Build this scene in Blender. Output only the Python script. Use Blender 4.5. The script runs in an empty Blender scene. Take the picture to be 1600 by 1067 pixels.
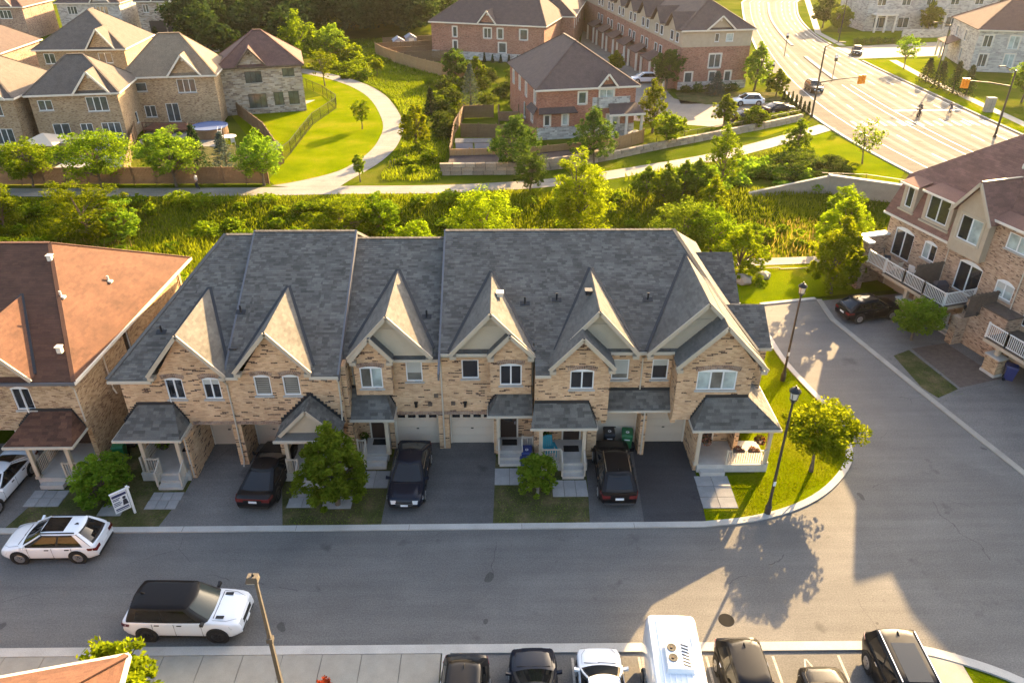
import bpy, bmesh, math, random
import numpy as np
from mathutils import Vector, Matrix
random.seed(7); np.random.seed(7)
R = math.radians
scene = bpy.context.scene
col = scene.collection

# ------------------------------------------------------------------ camera
H, F, PITCH, YAW = 27.0, 1186.0, R(30.7), 0.010
cam_d = bpy.data.cameras.new('camera'); cam = bpy.data.objects.new('camera', cam_d); col.objects.link(cam)
cam_d.sensor_fit = 'HORIZONTAL'; cam_d.sensor_width = 36.0; cam_d.lens = 36.0 * F / 1600.0
cam_d.clip_start = 0.5; cam_d.clip_end = 4000
cam.location = (0, 0, H); cam.rotation_euler = (math.pi / 2 - PITCH, 0, -YAW)
scene.camera = cam

# ------------------------------------------------------------------ light
SUN_EL, SUN_AZ = R(20.6), R(33.0)          # azimuth clockwise from +y
sdir = Vector((math.sin(SUN_AZ) * math.cos(SUN_EL), math.cos(SUN_AZ) * math.cos(SUN_EL), math.sin(SUN_EL)))
w = bpy.data.worlds.new('World'); scene.world = w; w.use_nodes = True
nt = w.node_tree; bg = nt.nodes['Background']
sky = nt.nodes.new('ShaderNodeTexSky'); sky.sky_type = 'NISHITA'; sky.sun_disc = False
sky.sun_elevation = SUN_EL; sky.sun_rotation = SUN_AZ; sky.air_density = 1.0; sky.dust_density = 4.0; sky.ozone_density = .4
nt.links.new(sky.outputs[0], bg.inputs[0]); bg.inputs[1].default_value = 0.10
sl = bpy.data.lights.new('sun', 'SUN'); so = bpy.data.objects.new('sun', sl); col.objects.link(so)
sl.energy = 5.0; sl.angle = R(0.5); sl.color = (1.0, 0.68, 0.33)
so.rotation_euler = sdir.to_track_quat('Z', 'Y').to_euler(); so.location = (60, 90, 60)
vs = scene.view_settings; vs.view_transform = 'Standard'; vs.look = 'None'; vs.gamma = 1; vs.exposure = 2.55; vs.use_curve_mapping = False
scene.cycles.use_denoising = True
scene.cycles.max_bounces = 5; scene.cycles.diffuse_bounces = 3; scene.cycles.glossy_bounces = 2; scene.cycles.transmission_bounces = 3; scene.cycles.use_adaptive_sampling = True; scene.cycles.adaptive_threshold = .02; scene.cycles.sample_clamp_indirect = 4

# ------------------------------------------------------------------ surveying helpers: photo pixel -> place in the world
_fw = Vector((math.sin(YAW) * math.cos(PITCH), math.cos(YAW) * math.cos(PITCH), -math.sin(PITCH)))
_rt = Vector((math.cos(YAW), -math.sin(YAW), 0))
_dn = Vector((-math.sin(YAW) * math.sin(PITCH), -math.cos(YAW) * math.sin(PITCH), -math.cos(PITCH)))
def ray(px, py): return _fw + _rt * ((px - 800) / F) + _dn * ((py - 533.5) / F)
def G(px, py, z=0.0):
    d = ray(px, py); t = (z - H) / d.z; return Vector((d.x * t, d.y * t, z))
def AY(px, py, Y):
    d = ray(px, py); t = Y / d.y; return Vector((d.x * t, Y, H + d.z * t))

# ------------------------------------------------------------------ materials
MT = {}
def nodes_of(name):
    m = bpy.data.materials.new(name); m.use_nodes = True
    n = m.node_tree; return m, n, n.nodes['Principled BSDF']
def N(n, t, **kw):
    x = n.nodes.new('ShaderNode' + t)
    for k, v in kw.items():
        if k.startswith('i'): x.inputs[int(k[1:])].default_value = v
        else: setattr(x, k, v)
    return x
def lk(n, a, b): n.links.new(a, b)
def math_(n, op, a, b=None):
    x = N(n, 'Math', operation=op)
    for i, v in enumerate((a, b)):
        if v is None: continue
        if isinstance(v, (int, float)): x.inputs[i].default_value = v
        else: lk(n, v, x.inputs[i])
    return x.outputs[0]
def ramp(n, fac, stops, interp='LINEAR'):
    x = N(n, 'ValToRGB'); x.color_ramp.interpolation = interp
    el = x.color_ramp.elements
    while len(el) < len(stops): el.new(0.5)
    for e, (p, c) in zip(el, stops): e.position = p; e.color = (*c, 1) if len(c) == 3 else c
    if fac is not None: lk(n, fac, x.inputs[0])
    return x.outputs[0]
def mixc(n, fac, a, b, blend='MIX'):
    x = N(n, 'Mix', data_type='RGBA', blend_type=blend)
    for i, v in ((0, fac), (6, a), (7, b)):
        if isinstance(v, (int, float)): x.inputs[i].default_value = v
        elif isinstance(v, tuple): x.inputs[i].default_value = (*v, 1)
        else: lk(n, v, x.inputs[i])
    return x.outputs[2]
def noise(n, vec, scale, detail=3, rough=.55):
    x = N(n, 'TexNoise'); x.inputs['Scale'].default_value = scale; x.inputs['Detail'].default_value = detail; x.inputs['Roughness'].default_value = rough
    lk(n, vec, x.inputs['Vector']); return x.outputs[0]
def bump_(n, p, h, dist, strength=.6):
    b = N(n, 'Bump'); b.inputs['Strength'].default_value = strength; b.inputs['Distance'].default_value = dist
    lk(n, h, b.inputs['Height']); lk(n, b.outputs[0], p.inputs['Normal'])
def M(name, c1, c2=None, scale=4., rough=.85, fine=None, fscale=60., bump=0., metal=0., spec=.4, coat=0., tone=False, seam=None):
    """colour c1..c2 by broad noise, darkened / lightened by fine grain"""
    m, n, p = nodes_of(name); MT[name] = m
    p.inputs['Roughness'].default_value = rough; p.inputs['Metallic'].default_value = metal
    p.inputs['Specular IOR Level'].default_value = spec
    if coat: p.inputs['Coat Weight'].default_value = coat; p.inputs['Coat Roughness'].default_value = .05
    tc = N(n, 'TexCoord').outputs['Object']; c = None
    if c2 is not None:
        f = noise(n, tc, scale, 5, .6); c = ramp(n, f, [(.3, c1), (.7, c2)])
    if fine or bump:
        g = noise(n, tc, fscale, 2, .7)
        if fine: c = mixc(n, 1.0, c if c is not None else c1, ramp(n, g, [(.25, (1 - fine,) * 3), (.75, (1 + fine * .5,) * 3)]), 'MULTIPLY')
        if bump: bump_(n, p, g, bump)
    if tone:
        a = N(n, 'Attribute', attribute_name='tone').outputs['Fac']
        s = N(n, 'CombineColor'); [lk(n, a, s.inputs[i]) for i in range(3)]
        c = mixc(n, 1.0, c if c is not None else c1, s.outputs[0], 'MULTIPLY')
    if c is None: p.inputs['Base Color'].default_value = (*c1, 1)
    else: lk(n, c, p.inputs['Base Color'])
    return m
def brick_mat(name, cols, dark, dfrac, mortar, bw=.225, bh=.075, dsize=1.0):
    m, n, p = nodes_of(name); MT[name] = m; p.inputs['Roughness'].default_value = .9; p.inputs['Specular IOR Level'].default_value = .2
    t = N(n, 'TexCoord'); s = N(n, 'SeparateXYZ'); lk(n, t.outputs['Object'], s.inputs[0])
    q = N(n, 'SeparateXYZ'); lk(n, t.outputs['Normal'], q.inputs[0])
    side = math_(n, 'GREATER_THAN', math_(n, 'ABSOLUTE', q.outputs[0]), math_(n, 'ABSOLUTE', q.outputs[1]))
    u = math_(n, 'ADD', math_(n, 'MULTIPLY', s.outputs[1], side), math_(n, 'MULTIPLY', s.outputs[0], math_(n, 'SUBTRACT', 1.0, side)))
    v = math_(n, 'DIVIDE', s.outputs[2], bh); row = math_(n, 'FLOOR', v)
    ub = math_(n, 'ADD', math_(n, 'DIVIDE', u, bw), math_(n, 'MULTIPLY', math_(n, 'MODULO', row, 2.0), .5))
    idn = math_(n, 'FLOOR', ub)
    cv = N(n, 'CombineXYZ'); lk(n, idn, cv.inputs[0]); lk(n, row, cv.inputs[1])
    wn = N(n, 'TexWhiteNoise', noise_dimensions='3D'); lk(n, cv.outputs[0], wn.inputs[0])
    k = len(cols); c = ramp(n, wn.outputs[0], [(i / k, cc) for i, cc in enumerate(cols)], 'CONSTANT')
    cv2 = N(n, 'CombineXYZ'); lk(n, math_(n, 'FLOOR', math_(n, 'DIVIDE', ub, dsize)), cv2.inputs[0]); lk(n, row, cv2.inputs[1]); cv2.inputs[2].default_value = 7.3
    w2 = N(n, 'TexWhiteNoise', noise_dimensions='3D'); lk(n, cv2.outputs[0], w2.inputs[0])
    broad = noise(n, t.outputs['Object'], 1.3, 2)
    isd = math_(n, 'GREATER_THAN', math_(n, 'ADD', w2.outputs[0], math_(n, 'MULTIPLY', math_(n, 'SUBTRACT', broad, .5), .35)), 1 - dfrac)
    c = mixc(n, isd, c, dark)
    mo = math_(n, 'MAXIMUM', math_(n, 'LESS_THAN', math_(n, 'FRACT', ub), .05), math_(n, 'LESS_THAN', math_(n, 'FRACT', v), .14))
    c = mixc(n, mo, c, mortar)
    dirt = noise(n, t.outputs['Object'], .6, 4); c = mixc(n, 1.0, c, ramp(n, dirt, [(.3, (.82,) * 3), (.7, (1.08,) * 3)]), 'MULTIPLY')
    lk(n, c, p.inputs['Base Color']); bump_(n, p, math_(n, 'SUBTRACT', 1.0, mo), .006, .5)
    return m
def leaf_mat(name, c1, c2, tr=.45, tcol=None):
    m, n, p = nodes_of(name); MT[name] = m; n.nodes.remove(p)
    a = N(n, 'Attribute', attribute_name='tone').outputs['Fac']
    c = ramp(n, a, [(0., c1), (1., c2)])
    oi = N(n, 'ObjectInfo').outputs['Random']
    hs = N(n, 'HueSaturation'); lk(n, c, hs.inputs['Color']); hs.inputs['Saturation'].default_value = 1.0
    lk(n, math_(n, 'ADD', math_(n, 'MULTIPLY', oi, .5), .78), hs.inputs['Value']); lk(n, math_(n, 'ADD', math_(n, 'MULTIPLY', oi, .03), .485), hs.inputs['Hue'])
    d = N(n, 'BsdfDiffuse'); lk(n, hs.outputs[0], d.inputs[0])
    tl = N(n, 'BsdfTranslucent'); tc = mixc(n, 1.0, hs.outputs[0], tcol or (1.5, 1.35, .5), 'MULTIPLY'); lk(n, tc, tl.inputs[0])
    mx = N(n, 'MixShader'); mx.inputs[0].default_value = tr; lk(n, d.outputs[0], mx.inputs[1]); lk(n, tl.outputs[0], mx.inputs[2])
    lk(n, mx.outputs[0], n.nodes['Material Output'].inputs[0]); return m
def road_mat(name, c1, c2, wear=.0, crack=True):
    m, n, p = nodes_of(name); MT[name] = m; p.inputs['Roughness'].default_value = .85; p.inputs['Specular IOR Level'].default_value = .3
    tc = N(n, 'TexCoord').outputs['Object']
    c = ramp(n, noise(n, tc, .35, 6, .65), [(.3, c1), (.7, c2)])
    mp = N(n, 'Mapping'); lk(n, tc, mp.inputs[0]); mp.inputs['Scale'].default_value = (.12, 1.6, 1)
    c = mixc(n, 1.0, c, ramp(n, noise(n, mp.outputs[0], 1.0, 3), [(.3, (.88,) * 3), (.7, (1.1,) * 3)]), 'MULTIPLY')
    g = noise(n, tc, 15, 3, .9)
    c = mixc(n, 1.0, c, ramp(n, g, [(.28, (.62,) * 3), (.5, (1.,) * 3), (.75, (1.5,) * 3)]), 'MULTIPLY')
    pv_ = N(n, 'TexVoronoi'); pv_.inputs['Scale'].default_value = .13; lk(n, tc, pv_.inputs['Vector']); sx_ = N(n, 'SeparateColor'); lk(n, pv_.outputs['Color'], sx_.inputs[0])
    c = mixc(n, 1.0, c, ramp(n, sx_.outputs[0], [(0., (.95,) * 3), (1., (1.05,) * 3)]), 'MULTIPLY')
    oil = noise(n, tc, .55, 3, .6); c = mixc(n, 1.0, c, ramp(n, oil, [(.27, (.66,) * 3), (.36, (1.,) * 3)]), 'MULTIPLY')
    if crack:
        vo = N(n, 'TexVoronoi', feature='DISTANCE_TO_EDGE'); vo.inputs['Scale'].default_value = .16
        wv = N(n, 'Mix', data_type='VECTOR'); wv.inputs[0].default_value = .35
        no = N(n, 'TexNoise'); no.inputs['Scale'].default_value = .9; no.inputs['Detail'].default_value = 4; lk(n, tc, no.inputs[0])
        lk(n, tc, wv.inputs[4]); lk(n, no.outputs[1], wv.inputs[5]); lk(n, wv.outputs[1], vo.inputs['Vector'])
        f = math_(n, 'MULTIPLY', math_(n, 'LESS_THAN', vo.outputs[0], .0011), math_(n, 'GREATER_THAN', noise(n, tc, .25, 2), .56))
        c = mixc(n, math_(n, 'MULTIPLY', f, .5), c, (.02, .02, .02))
        sp = math_(n, 'LESS_THAN', noise(n, tc, .8, 1), .235); c = mixc(n, math_(n, 'MULTIPLY', sp, .5), c, (.02, .02, .018))
    lk(n, c, p.inputs['Base Color']); bump_(n, p, g, .004, .5); return m
def grass_mat(name, c1, c2, c3, s=.25):
    m, n, p = nodes_of(name); MT[name] = m; p.inputs['Roughness'].default_value = 1; p.inputs['Specular IOR Level'].default_value = .0
    tc = N(n, 'TexCoord').outputs['Object']
    c = ramp(n, noise(n, tc, s, 5, .62), [(.3, c1), (.5, c2), (.72, c3)])
    g = noise(n, tc, 9, 4, .75)
    c = mixc(n, 1.0, c, ramp(n, g, [(.25, (.55,) * 3), (.55, (1.,) * 3), (.8, (1.35,) * 3)]), 'MULTIPLY')
    lk(n, c, p.inputs['Base Color']); bump_(n, p, g, .08, .8); return m

road_mat('asphalt', (.108, .104, .098), (.138, .133, .125))
road_mat('asphalt_old', (.12, .112, .102), (.165, .152, .138))
road_mat('asphalt_new', (.040, .040, .042), (.056, .056, .058), crack=False)
road_mat('asphalt_mid', (.078, .076, .074), (.108, .105, .10), crack=False)
road_mat('arterial_asphalt', (.16, .142, .118), (.20, .178, .15))
road_mat('path_paving', (.17, .158, .138), (.23, .213, .188), crack=False)
M('concrete', (.25, .232, .195), (.33, .31, .26), 1.2, .9, .18, 30, .004)
M('kerb_concrete', (.36, .345, .31), (.46, .44, .40), .9, .9, .2, 25, .004)
M('kerb_dark', (.20, .19, .175), (.27, .26, .235), .9, .9, .2, 25, .004)
M('paver_slab', (.26, .255, .245), (.34, .33, .315), 1.5, .9, .2, 30, .004, tone=True)
M('joint', (.15, .142, .125))
M('paint_white', (.62, .60, .55), (.75, .73, .68), 3, .7, .3, 20)
M('paint_worn', (.34, .31, .26), (.52, .48, .42), 3, .8, .4, 14)
grass_mat('meadow', (.045, .07, .004), (.075, .10, .006), (.12, .115, .02), .12)
grass_mat('lawn', (.085, .125, .001), (.13, .165, .001), (.20, .185, .012), .22)
grass_mat('lawn_dull', (.05, .062, .018), (.085, .085, .034), (.16, .125, .07), .9)
M('soil', (.07, .05, .035), (.12, .09, .065), 2, 1, .3, 20, .02)
M('mulch', (.028, .018, .02), (.05, .034, .034), 3, 1, .4, 20, .03)
brick_mat('brick_tan', [(.58, .366, .20), (.62, .40, .225), (.54, .332, .178), (.65, .43, .25), (.48, .288, .155), (.59, .376, .21)], (.08, .04, .026), .095, (.50, .38, .27), .225, .076, 1.5)
brick_mat('brick_plain', [(.44, .295, .16), (.50, .345, .20), (.38, .25, .135), (.53, .37, .22), (.33, .21, .115)], (.22, .125, .07), .10, (.42, .34, .25))
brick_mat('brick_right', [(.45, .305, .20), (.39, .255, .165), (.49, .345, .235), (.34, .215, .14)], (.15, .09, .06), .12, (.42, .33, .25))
brick_mat('brick_far', [(.36, .245, .135), (.41, .285, .165), (.31, .205, .11), (.44, .31, .185)], (.2, .12, .07), .1, (.36, .29, .21))
brick_mat('brick_rust', [(.33, .15, .10), (.37, .175, .12), (.29, .13, .085), (.38, .20, .14)], (.18, .09, .06), .1, (.33, .24, .18))
brick_mat('brick_red', [(.34, .125, .075), (.38, .15, .09), (.29, .105, .065), (.40, .175, .11)], (.22, .08, .055), .1, (.36, .26, .20))
brick_mat('brick_brown', [(.36, .25, .18), (.30, .195, .14), (.40, .29, .215), (.25, .155, .115)], (.12, .075, .06), .12, (.36, .29, .23))
brick_mat('stone_veneer', [(.42, .35, .27), (.34, .27, .205), (.48, .41, .33), (.27, .215, .165), (.38, .33, .28)], (.20, .15, .12), .12, (.40, .36, .30), .55, .2)
brick_mat('stone_grey', [(.40, .38, .34), (.48, .46, .42), (.34, .325, .30), (.52, .50, .45)], (.27, .25, .235), .1, (.46, .43, .39), .6, .22)
M('shingle_grey', (.098, .091, .080), (.138, .129, .114), 1.1, .95, .3, 30, .004, tone=True)
M('shingle_brown', (.090, .042, .025), (.118, .054, .033), 1.0, .95, .35, 22, .005, tone=True)
M('shingle_dark', (.075, .052, .048), (.105, .074, .064), 1.5, .95, .4, 12, .01)
M('shingle_tan', (.20, .15, .10), (.26, .195, .13), 1.5, .95, .35, 9, .01)
M('shingle_brick', (.10, .055, .045), (.145, .08, .062), 1.5, .95, .4, 12, .01)
M('shingle_taupe', (.10, .082, .068), (.14, .115, .095), 1.5, .95, .4, 12, .01)
M('shingle_slate', (.06, .063, .072), (.09, .092, .10), 1.5, .95, .4, 12, .01)
M('flashing', (.02, .021, .024), rough=.5)
M('fascia', (.42, .345, .25), (.47, .39, .29), 2, .6)
M('gutter', (.50, .44, .35), rough=.45)
M('gutter_dark', (.11, .11, .12), rough=.45)
M('siding', (.42, .35, .25), (.46, .385, .28), 2, .6)
M('stucco', (.40, .32, .225), (.45, .365, .26), 2, .85, .1, 40)
M('cream_trim', (.62, .56, .46), (.68, .62, .52), 2, .6)
M('white_frame', (.72, .72, .70), rough=.4)
M('black_frame', (.02, .02, .02), rough=.4)
M('garage_beige', (.54, .45, .35), (.58, .49, .385), 1, .55)
M('garage_dark', (.03, .026, .025), rough=.5)
M('door_dark', (.05, .032, .026), rough=.4)
M('mat_black', (.012, .012, .013), rough=1)
M('column', (.46, .375, .27), (.52, .43, .32), 2, .6)
M('rail_beige', (.50, .43, .34), rough=.5)
M('rail_white', (.66, .63, .58), rough=.5)
M('stone_step', (.42, .39, .35), (.52, .49, .44), 2, .9, .15, 30)
def glass_mat(name, c, rough=.06, tint=.0):
    m, n, p = nodes_of(name); MT[name] = m; p.inputs['Roughness'].default_value = rough; p.inputs['Specular IOR Level'].default_value = .9
    tc = N(n, 'TexCoord').outputs['Object']; f = noise(n, tc, 1.1, 3)
    lk(n, ramp(n, f, [(.3, tuple(v * .6 for v in c)), (.7, tuple(v * 1.4 for v in c))]), p.inputs['Base Color'])
    bump_(n, p, noise(n, tc, .9, 1), .02, .15); return m
glass_mat('glass_dark', (.018, .02, .024)); glass_mat('glass_blind', (.16, .15, .125), .18); glass_mat('glass_pale', (.36, .42, .40), .2); glass_mat('glass_far', (.07, .085, .085), .1)
M('blind_slat', (.26, .245, .21), rough=.6)
M('curtain', (.42, .42, .38), rough=.8)
M('car_glass', (.006, .007, .008), rough=.04, spec=.55)
M('car_glass_pale', (.045, .055, .05), rough=.14, spec=.3)
M('paint_carwhite', (.72, .74, .76), rough=.25, coat=1., spec=.5)
M('paint_carblack', (.006, .006, .007), rough=.5, coat=.45, spec=.05)
M('paint_carnavy', (.006, .009, .018), rough=.5, coat=.5, spec=.05)
M('paint_cargrey', (.009, .009, .010), rough=.5, coat=.45, spec=.05)
M('paint_carblack_roof', (.008, .007, .007), rough=.5, coat=.25, spec=.05)
M('trim_black', (.012, .012, .012), rough=.6)
M('tyre', (.016, .016, .016), rough=.9)
M('rim', (.42, .41, .40), rough=.3, metal=.8)
M('rim_dark', (.035, .035, .037), rough=.35, metal=.6)
M('chrome', (.6, .6, .6), rough=.15, metal=1.)
M('lamp_red', (.12, .006, .006), rough=.2, coat=.6)
M('lamp_clear', (.52, .54, .55), rough=.12, coat=.8)
M('plate', (.70, .72, .74), rough=.5)
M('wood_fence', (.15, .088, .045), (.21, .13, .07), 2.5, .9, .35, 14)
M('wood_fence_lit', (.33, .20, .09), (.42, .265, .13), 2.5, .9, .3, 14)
M('wood_dark', (.09, .065, .05), (.14, .105, .08), 3, .9, .3, 20)
M('deck_red', (.16, .07, .045), (.22, .10, .065), 3, .9, .2, 20)
M('iron_lid', (.022, .021, .02), rough=1., spec=.05)
M('metal_black', (.012, .012, .012), rough=.5)
M('pole_dark', (.045, .036, .028), rough=.55)
M('pole_concrete', (.085, .074, .06), (.115, .10, .08), 2, .8)
M('lantern_glass', (.55, .52, .45), rough=.3)
M('signal_yellow', (.80, .28, .015), rough=.45)
M('bin_green', (.012, .13, .045), rough=.5); M('bin_black', (.015, .016, .018), rough=.5); M('bin_blue', (.02, .035, .14), rough=.5)
M('chair_teal', (.02, .24, .30), rough=.6)
M('sign_white', (.78, .78, .76), rough=.5); M('sign_navy', (.03, .04, .11), rough=.5); M('sign_red', (.5, .05, .05), rough=.5)
M('bark', (.10, .075, .052), (.16, .125, .09), 6, 1, .4, 30, .01)
M('bark_pale', (.26, .23, .19), (.34, .30, .25), 6, 1, .4, 30)
M('stone_block', (.30, .235, .165), (.40, .32, .23), 1.4, .95, .3, 12, .02, tone=True)
M('shed_white', (.27, .27, .30), (.32, .32, .35), 2, .7)
M('skin', (.45, .28, .20), rough=.7); M('cloth_dark', (.03, .03, .04), rough=.9); M('cloth_red', (.35, .05, .05), rough=.9); M('cloth_blue', (.06, .10, .22), rough=.9); M('cloth_pale', (.5, .48, .45), rough=.9); M('hair_dark', (.02, .015, .012), rough=.8)
M('water_blue', (.10, .18, .26), rough=.1); M('fabric_sand', (.48, .40, .31), rough=.9)
M('reed', (.36, .24, .14), rough=1)
leaf_mat('leaf_bright', (.065, .11, .006), (.17, .235, .012), .5)
leaf_mat('leaf_yellow', (.10, .15, .006), (.235, .30, .012), .55)
leaf_mat('leaf_mid', (.07, .13, .010), (.20, .29, .028), .5)
leaf_mat('leaf_deep', (.032, .06, .012), (.10, .15, .028), .4)
leaf_mat('leaf_conifer', (.016, .032, .014), (.045, .075, .03), .2)
leaf_mat('leaf_spruce', (.05, .075, .068), (.11, .145, .13), .2)
leaf_mat('leaf_wood', (.014, .028, .010), (.045, .07, .022), .3)
leaf_mat('leaf_red', (.30, .06, .02), (.55, .16, .05), .4)
leaf_mat('grass_blade', (.055, .09, .004), (.17, .21, .012), .5)
leaf_mat('grass_lawn', (.08, .115, .001), (.155, .19, .003), .4)
leaf_mat('grass_dry', (.12, .11, .04), (.27, .22, .09), .4)
leaf_mat('flower_mix', (.05, .06, .02), (.30, .10, .09), .3)

# ------------------------------------------------------------------ mesh building
class MB:
    def __init__(s): s.v = []; s.f = []; s.t = []
    def poly(s, pts, tone=1.):
        b = len(s.v); s.v += [tuple(p) for p in pts]; s.f.append(tuple(range(b, b + len(pts)))); s.t.append(tone); return s
    def hexa(s, p, tone=1.):                      # 8 corners: bottom ring then top ring
        b = len(s.v); s.v += [tuple(q) for q in p]
        for f in ((3, 2, 1, 0), (4, 5, 6, 7), (0, 1, 5, 4), (1, 2, 6, 5), (2, 3, 7, 6), (3, 0, 4, 7)):
            s.f.append(tuple(b + i for i in f)); s.t.append(tone)
        return s
    def box(s, x0, x1, y0, y1, z0, z1, tone=1.):
        return s.hexa([(x0, y0, z0), (x1, y0, z0), (x1, y1, z0), (x0, y1, z0), (x0, y0, z1), (x1, y0, z1), (x1, y1, z1), (x0, y1, z1)], tone)
    def prism(s, pts2, z0, z1, tone=1.):          # polygon (ccw) extruded in z
        n = len(pts2); b = len(s.v)
        s.v += [(p[0], p[1], z0) for p in pts2] + [(p[0], p[1], z1) for p in pts2]
        s.f.append(tuple(range(b + n - 1, b - 1, -1))); s.f.append(tuple(range(b + n, b + 2 * n))); s.t += [tone] * 2
        for i in range(n):
            j = (i + 1) % n; s.f.append((b + i, b + j, b + n + j, b + n + i)); s.t.append(tone)
        return s
    def slab(s, pts, th, tone=1.):                # planar polygon given thickness downwards along its normal
        P = [Vector(p) for p in pts]; nn = (P[1] - P[0]).cross(P[2] - P[0]).normalized()
        if nn.z < 0: P.reverse(); nn = -nn
        n = len(P); b = len(s.v); s.v += [tuple(p) for p in P] + [tuple(p - nn * th) for p in P]
        s.f.append(tuple(range(b, b + n))); s.f.append(tuple(range(b + 2 * n - 1, b + n - 1, -1))); s.t += [tone] * 2
        for i in range(n):
            j = (i + 1) % n; s.f.append((b + j, b + i, b + n + i, b + n + j)); s.t.append(tone)
        return s
    def bar(s, a, b_, r, r2=None, k=8, tone=1., cap=True):
        a = Vector(a); b_ = Vector(b_); d = (b_ - a)
        if d.length < 1e-6: return s
        d.normalize(); u = d.cross(Vector((0, 0, 1)) if abs(d.z) < .9 else Vector((1, 0, 0))).normalized(); v = d.cross(u)
        r2 = r if r2 is None else r2; b = len(s.v)
        for c, rr in ((a, r), (b_, r2)):
            for i in range(k):
                t = 2 * math.pi * (i + .5) / k; s.v.append(tuple(c + (u * math.cos(t) + v * math.sin(t)) * rr))
        for i in range(k):
            j = (i + 1) % k; s.f.append((b + i, b + j, b + k + j, b + k + i)); s.t.append(tone)
        if cap: s.f.append(tuple(range(b + k - 1, b - 1, -1))); s.f.append(tuple(range(b + k, b + 2 * k))); s.t += [tone] * 2
        return s
    def beam(s, a, b_, w_, h_, tone=1.):          # rectangular bar, h_ along the up side
        a = Vector(a); b_ = Vector(b_); d = (b_ - a).normalized(); up = Vector((0, 0, 1)) if abs(d.z) < .98 else Vector((0, 1, 0))
        sd = d.cross(up).normalized() * (w_ / 2); uu = sd.cross(d).normalized() * (h_ / 2)
        return s.hexa([a - sd - uu, a + sd - uu, b_ + sd - uu, b_ - sd - uu, a - sd + uu, a + sd + uu, b_ + sd + uu, b_ - sd + uu], tone)
    def tube(s, pts, rs, k=7):
        for i in range(len(pts) - 1): s.bar(pts[i], pts[i + 1], rs[i], rs[i + 1], k, cap=(i == len(pts) - 2))
        return s
    def lathe(s, prof, c=(0, 0, 0), k=16, axis='z'):
        b = len(s.v); n = len(prof)
        for r, z in prof:
            for i in range(k):
                t = 2 * math.pi * i / k; x, y = r * math.cos(t), r * math.sin(t)
                p = (x, y, z) if axis == 'z' else (x, z, y)
                s.v.append((c[0] + p[0], c[1] + p[1], c[2] + p[2]))
        for a in range(n - 1):
            for i in range(k):
                j = (i + 1) % k; q = (b + a * k + i, b + a * k + j, b + (a + 1) * k + j, b + (a + 1) * k + i)
                s.f.append(q if axis == 'z' else q[::-1]); s.t.append(1.)
        s.f.append(tuple(b + i for i in range(k))[::-1]); s.f.append(tuple(b + (n - 1) * k + i for i in range(k))); s.t += [1., 1.]
        return s
    def mesh(s, name, mat, smooth=False):
        me = bpy.data.meshes.new(name); me.from_pydata(s.v, [], s.f)
        if any(t != 1. for t in s.t) or mat in TONE:
            at = me.attributes.new('tone', 'FLOAT', 'FACE'); at.data.foreach_set('value', s.t)
        me.materials.append(MT[mat])
        if smooth: me.polygons.foreach_set('use_smooth', [True] * len(me.polygons)); 
        me.update(); return me
    def build(s, name, mat, parent=None, smooth=False, world=True):
        o = bpy.data.objects.new(name, s.mesh(name, mat, smooth)); col.objects.link(o)
        if smooth == 'auto':
            pass
        if parent is not None: attach(o, parent, world)
        return o
TONE = {'shingle_grey', 'shingle_brown', 'paver_slab', 'stone_block'}
def root_matrix(o):
    m = o.matrix_basis.copy(); p = o.parent
    if p is not None: m = root_matrix(p) @ o.matrix_parent_inverse @ m
    return m
def attach(o, parent, world=True):
    o.parent = parent
    if world: o.matrix_parent_inverse = root_matrix(parent).inverted()
def meshobj(name, me, parent=None, loc=(0, 0, 0), world=False):
    o = bpy.data.objects.new(name, me); col.objects.link(o); o.location = loc
    if parent is not None: attach(o, parent, world)
    return o
def tag(o, label=None, cat=None, group=None, kind=None):
    for k, v in (('label', label), ('category', cat), ('group', group), ('kind', kind)):
        if v: o[k] = v
    return o
def thing(name, label, cat, loc=(0, 0, 0), rz=0., group=None):
    o = bpy.data.objects.new(name, None); col.objects.link(o); o.empty_display_size = .3
    o.location = loc; o.rotation_euler = (0, 0, rz); tag(o, label, cat, group); return o
def struct(name, mb, mat, label=None):
    o = mb.build(name, mat); o['kind'] = 'structure'
    if label: o['label'] = label
    return o
def copy_tree(o, parent=None):
    c = o.copy(); col.objects.link(c)
    if parent is not None: c.parent = parent; c.matrix_parent_inverse = o.matrix_parent_inverse.copy()
    for ch in [x for x in KIDS.get(o.name, ())]: copy_tree(ch, c)
    return c
KIDS = {}
def index_kids():
    KIDS.clear()
    for o in bpy.data.objects:
        if o.parent is not None: KIDS.setdefault(o.parent.name, []).append(o)
# ================================================================== THE SETTING
def smooth(a, b, x):
    t = np.clip((x - a) / (b - a), 0, 1); return t * t * (3 - 2 * t)
def hgt(x, y):
    """the shallow ravine behind the townhouses, flat elsewhere"""
    x = np.asarray(x, float); y = np.asarray(y, float)
    e = smooth(51, 58, y) * (1 - smooth(66, 73.5, y + .1 * np.clip(-x, -40, 0))) * smooth(-95, -70, x) * (1 - smooth(36, 46, x))
    return -1.3 * e + .12 * e * np.sin(x * .7) * np.cos(y * .9)
gx = np.concatenate([[-900, -400, -200], np.arange(-110, 50, 2.0), [55, 70, 90, 120, 200, 400, 900]])
gy = np.concatenate([[-60, 0, 20, 40], np.arange(48, 82, 1.5), [90, 110, 140, 180, 240, 320, 500, 900, 1600]])
XX, YY = np.meshgrid(gx, gy); ZZ = hgt(XX, YY) - .012
vv = np.stack([XX.ravel(), YY.ravel(), ZZ.ravel()], 1).tolist(); nx = len(gx)
ff = [(j * nx + i, j * nx + i + 1, (j + 1) * nx + i + 1, (j + 1) * nx + i) for j in range(len(gy) - 1) for i in range(nx - 1)]
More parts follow.
